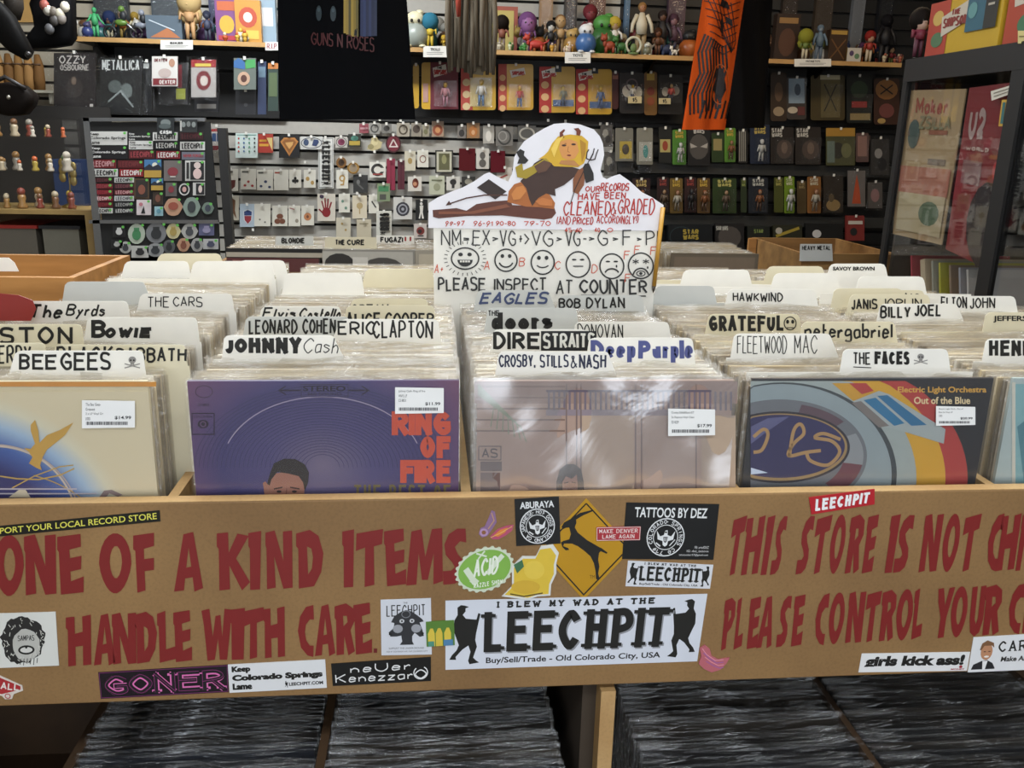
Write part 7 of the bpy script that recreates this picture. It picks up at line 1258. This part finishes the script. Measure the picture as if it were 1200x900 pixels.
# red round sleeve at the far left
m = MB(); Yr = .345; m.prism([atY(x, y, Yr) for x, y in ((-60, 376), (36, 376), (42, 362), (38, 352), (22, 346), (-10, 343), (-60, 345))], (0, .0012, 0), pal('8d2c26', .4, 'paper')); tag(m.build('record_sleeve'), 'red rounded sleeve top poking up at the far left', 'record')
m = MB(); m.prism([atY(x, y, .80) for x, y in ((-40, 318), (22, 318), (17, 308), (10, 302), (-40, 302))], (0, .001, 0), CARD); tag(m.build('divider_card'), 'blank white card standing inside the pine crate', 'divider card')
# ================================================================ left: counter case, bags and gloves
LC = thing('counter_case', 'wooden framed counter case with trinket shelves at the left edge', 'display case', (-1.2, 3.0, -ZF))
Yc = 2.96; WO = wood('7a6238', '9a7f4c', 'case_wood', (1, 1, 1), .5, 6)
a = atY(0, 243, Yc); b = atY(110, 247, Yc); x0_, x1_ = a.x-.5, b.x; zt = b.z; zb = atY(110, 320, Yc).z
def lc(n, *q, mt=WO): m = MB(); m.box(*q, mt); return m.build(n, LC)
lc('top_board', x0_, x1_, Yc, 3.35, zt-.018, zt); lc('end_panel', x1_-.04, x1_, Yc, 3.35, -ZF, zt-.018); lc('rear_panel', x0_, x1_-.04, 3.33, 3.35, -ZF, zt-.018, mt=DARKW); lc('lower_board', x0_, x1_-.04, Yc, 3.33, zb-.11, zb-.09); lc('front_board', x0_, x1_-.04, Yc, Yc+.015, -ZF, zb-.11)
gz = zt+.37
for z in (zt+.15, zt+.29): lc('glass_shelf', x0_, x1_-.10, Yc+.03, 3.3, z, z+.006, mt=CASEGLASS)
lc('glass_front', x0_, x1_-.09, Yc+.01, Yc+.015, zt, gz, mt=CASEGLASS); lc('glass_end', x1_-.095, x1_-.09, Yc+.015, 3.33, zt, gz, mt=CASEGLASS); lc('backing', x0_, x1_-.02, 3.33, 3.345, zt, gz+.06, mt=pal('1b1815', .7, 'paint'))
lc('glass_top', x0_, x1_-.09, Yc+.01, 3.33, gz, gz+.006, mt=CASEGLASS)
rt = random.Random(11); n = 0
TC = ['8d6a3c', 'a89a80', '6a4a30', 'b0562c', '8a8478', '5a6a4a', 'b9b0a0', '7a3a2c', 'a08a3c']
for lvl, (z, hh) in enumerate(((zt+.001, .055), (zt+.157, .05), (zt+.297, .045))):
    for i in range(14):
        x = x1_-.115-i*.033; t = thing('trinket', '%s trinket from the right on the %s level of the counter case' % (ordn(i), ('lowest', 'middle', 'top')[lvl]), 'trinket', (x, Yc+.06+.07*(i % 2)+rt.uniform(0, .03), z), 'trinkets in the counter case')
        p = WL[t]; h = hh*rt.uniform(.8, 1.7); c1, c2 = rt.choice(TC), rt.choice(TC); m = MB()
        m.lathe(p, [(h*.22, 0), (h*.26, h*.1), (h*.14, h*.3), (h*.2, h*.5), (h*.16, h*.66)], pal(c1, .35, 'plastic'), 10); m.build('body', t); m = MB(); m.ell(p+Vector((0, 0, h*.8)), h*.2, pal(c2, .4, 'plastic'), 8, 6); m.build('head', t)
# tubs on the lower level
for i, (xa, xb, c, lid, ds) in enumerate(((-12, 46, '6a655c', 'a8322c', 'clear storage tub with red lid under the counter top'), (48, 96, '77756a', '23252a', 'clear storage tub with dark lid under the counter top'))):
    p = atY(xa, 290, Yc+.08); q = atY(xb, 290, Yc+.08); t = thing('storage_tub', ds, 'storage tub', ((p.x+q.x)/2, Yc+.2, zb-.0895)); zt2 = atY(40, 268, Yc+.08).z
    m = MB(); m.box(p.x+.01, q.x-.01, Yc+.09, Yc+.35, zb-.0895, zt2, pal(c, .25, 'plastic')); m.build('tub', t); m = MB(); m.box(p.x, q.x, Yc+.08, Yc+.36, zt2, zt2+.014, pal(lid, .35, 'plastic')); m.build('lid', t)
    m = MB()
    for k in range(5): m.tube([(p.x+.04+k*.03, Yc+.088, zb+.0), (p.x+.06+k*.03, Yc+.086, zb+.03)], .003, pal('a89a3c', .5, 'plastic'), 5)
    m.build('contents', t)
# gold plant ornament
p = atY(81, 238, 3.1); p.z = zt+.001; pl_ = thing('gold_ornament', 'gold leafy stem ornament on the counter case before a blue bin', 'ornament', p)
m = MB(); tp = atY(79, 192, 3.1); m.tube([p, p.lerp(tp, .5)+Vector((.006, 0, 0)), tp], [.006, .003, .002], pal('a08a4c', .35, 'metal'), 6); m.lathe(p, [(.03, 0), (.03, .008), (.008, .016)], pal('a08a4c', .35, 'metal'), 12); m.build('stem', pl_)
for k in range(6):
    a = p.lerp(tp, .55+.08*k); dx = (-1)**k*.022; m = MB(); m.ell(a+Vector((dx, 0, .012)), (.016, .004, .022), pal('b09c60', .35, 'metal'), 8, 6); m.build('leaf', pl_)
m = MB(); a = atY(71, 232, 3.25); b = atY(104, 187, 3.25); m.box(a.x, b.x, 3.2, 3.3, zt+.001, b.z, pal('1b3158', .5, 'plastic')); tag(m.build('blue_bin'), 'deep blue bin behind the gold leafy ornament', 'bin')
# tan boots / pouches row
bs = thing('bracket_shelf', 'white bracket shelf holding the row of tan pouches at far left', 'shelf', atY(35, 108, 3.7))
m = MB(); a = atY(-60, 104, 3.6); b = atY(62, 106, 3.6); m.box(a.x, b.x, 3.6, YW-.021, b.z-.012, b.z, pal('aba696', .5, 'paint')); m.build('board', bs); m = MB(); m.box(b.x-.03, b.x-.015, 3.62, YW-.021, b.z-.06, b.z-.012, pal('aba696', .5, 'paint')); m.build('bracket', bs)
for i in range(6):
    p = atY(-10+i*11.5, 104, 3.64); p.z = b.z+.001; t = thing('tan_pouch', '%s tan leather pouch from the left on the white bracket shelf' % ordn(i), 'pouch', p, 'tan pouches on the bracket shelf'); h = .16
    m = MB(); m.tube([p, p+Vector((0, 0, h*.3)), p+Vector((.004, 0, h*.7)), p+Vector((-.003, .01, h))], [.022, .026, .022, .012], pal(('7a5a34', '8d6a40', '6a4c2c')[i % 3], .6, 'fabric'), 9); m.build('body', t); m = MB(); m.tube([p+Vector((-.02, -.02, h*.72)), p+Vector((.02, -.02, h*.72))], .004, pal('4a3420'), 5); m.build('tie', t)
def blobthing(name, label, cat, P, Y, th, col, partn='body', kind='fabric', bulge=.02):
    m = MB(); n_ = len(P); F_ = [atY(x, y, Y) for x, y in P]; c = sum(F_, Vector())/n_; t = thing(name, label, cat, Vector((c.x, Y, min(p.z for p in F_))))
    mt = pal(col, .6, kind); rings = []
    for s, off in ((1, 0), (.9, -bulge*.6), (.6, -bulge), (.1, -bulge*1.1)): rings.append([c+(p-c)*s+Vector((0, off, 0)) for p in F_])
    back = [[p+Vector((0, th+2*(c.y-p.y)*0+bulge*k, 0)) for p in r] for k, r in ((0, rings[0]), (1, [c+(p-c)*.6 for p in F_]))]
    allr = [back[1], back[0]]+rings; vs = [p for r in allr for p in r]; fs = [(j*n_+i, j*n_+(i+1) % n_, (j+1)*n_+(i+1) % n_, (j+1)*n_+i) for j in range(len(allr)-1) for i in range(n_)]
    m.add(vs, fs+[list(range(n_))[::-1], list(range((len(allr)-1)*n_, len(allr)*n_))], mt, True); m.build(partn, t); return t
t = blobthing('black_holster', 'long black leather strap hanging diagonally at the upper left corner', 'strap', [(-30, -20), (2, 5), (14, 18), (36, 60), (33, 66), (28, 70), (10, 60), (-20, 30)], 2.5, .03, '0c0b0a')
m = MB(); m.ell(atY(33, 64, 2.48), .012, pal('1f1d1b', .3, 'plastic')); m.tube([atY(-25, -22, 2.5), atY(-28, -150, 2.5), atY(-28, -190, 2.5)], .012, pal('121110', .5, 'plastic'), 6); m.build('strap_end', t)
t = blobthing('round_helmet', 'rounded dark grey helmet cropped at the top left', 'helmet', [(4, -10), (20, -8), (21, 8), (17, 22), (10, 22), (6, 12)], 2.6, .05, '2a2622')
t = blobthing('black_hat', 'black felt hat and vest shape hanging at upper left', 'hat', [(34, 4), (48, -30), (82, -30), (84, 44), (78, 52), (60, 55), (33, 57), (28, 48), (40, 32), (38, 18)], 3.1, .06, '08080a')
m = MB()
for x, y, c in ((52, 6, '8d4a40'), (56, 12, 'a8a49a'), (62, 14, '5a5248'), (70, 16, 'b0aa98'), (72, 22, '77706a'), (64, 24, '3f3c3a'), (58, 34, '4a4a4c'), (76, 8, 'c0b9a8')): m.ell(atY(x, y, 3.05), (.02, .012, .022), pal(c, .5, 'plastic'), 7, 5)
m.build('badges', t)
t = blobthing('leather_bag', 'dark brown leather bag hanging left of the trinket shelves', 'bag', [(-20, 100), (10, 96), (26, 100), (40, 112), (37, 122), (28, 134), (10, 136), (-20, 130)], 2.6, .05, '15100d')
m = MB(); m.tube([atY(-18, 102, 2.58), atY(6, 90, 2.58), atY(30, 104, 2.58)], .008, pal('17120f', .5, 'plastic'), 6)
m.ell(atY(10, 114, 2.56), .008, pal('b0aca0', .3, 'metal'), 6, 5); m.build('handle', t)
hang('cork_panel', 'warm yellow wooden panel behind the helmet at the top left', 'panel', (20, -20, 84, 26), 3.86, 'b08a50', [], .015, hk=False, kind='paint')
# ================================================================ lift everything so that the floor lies at zero
for o in list(bpy.data.objects):
    if o.parent is None and o is not cam: o.location.z += ZF
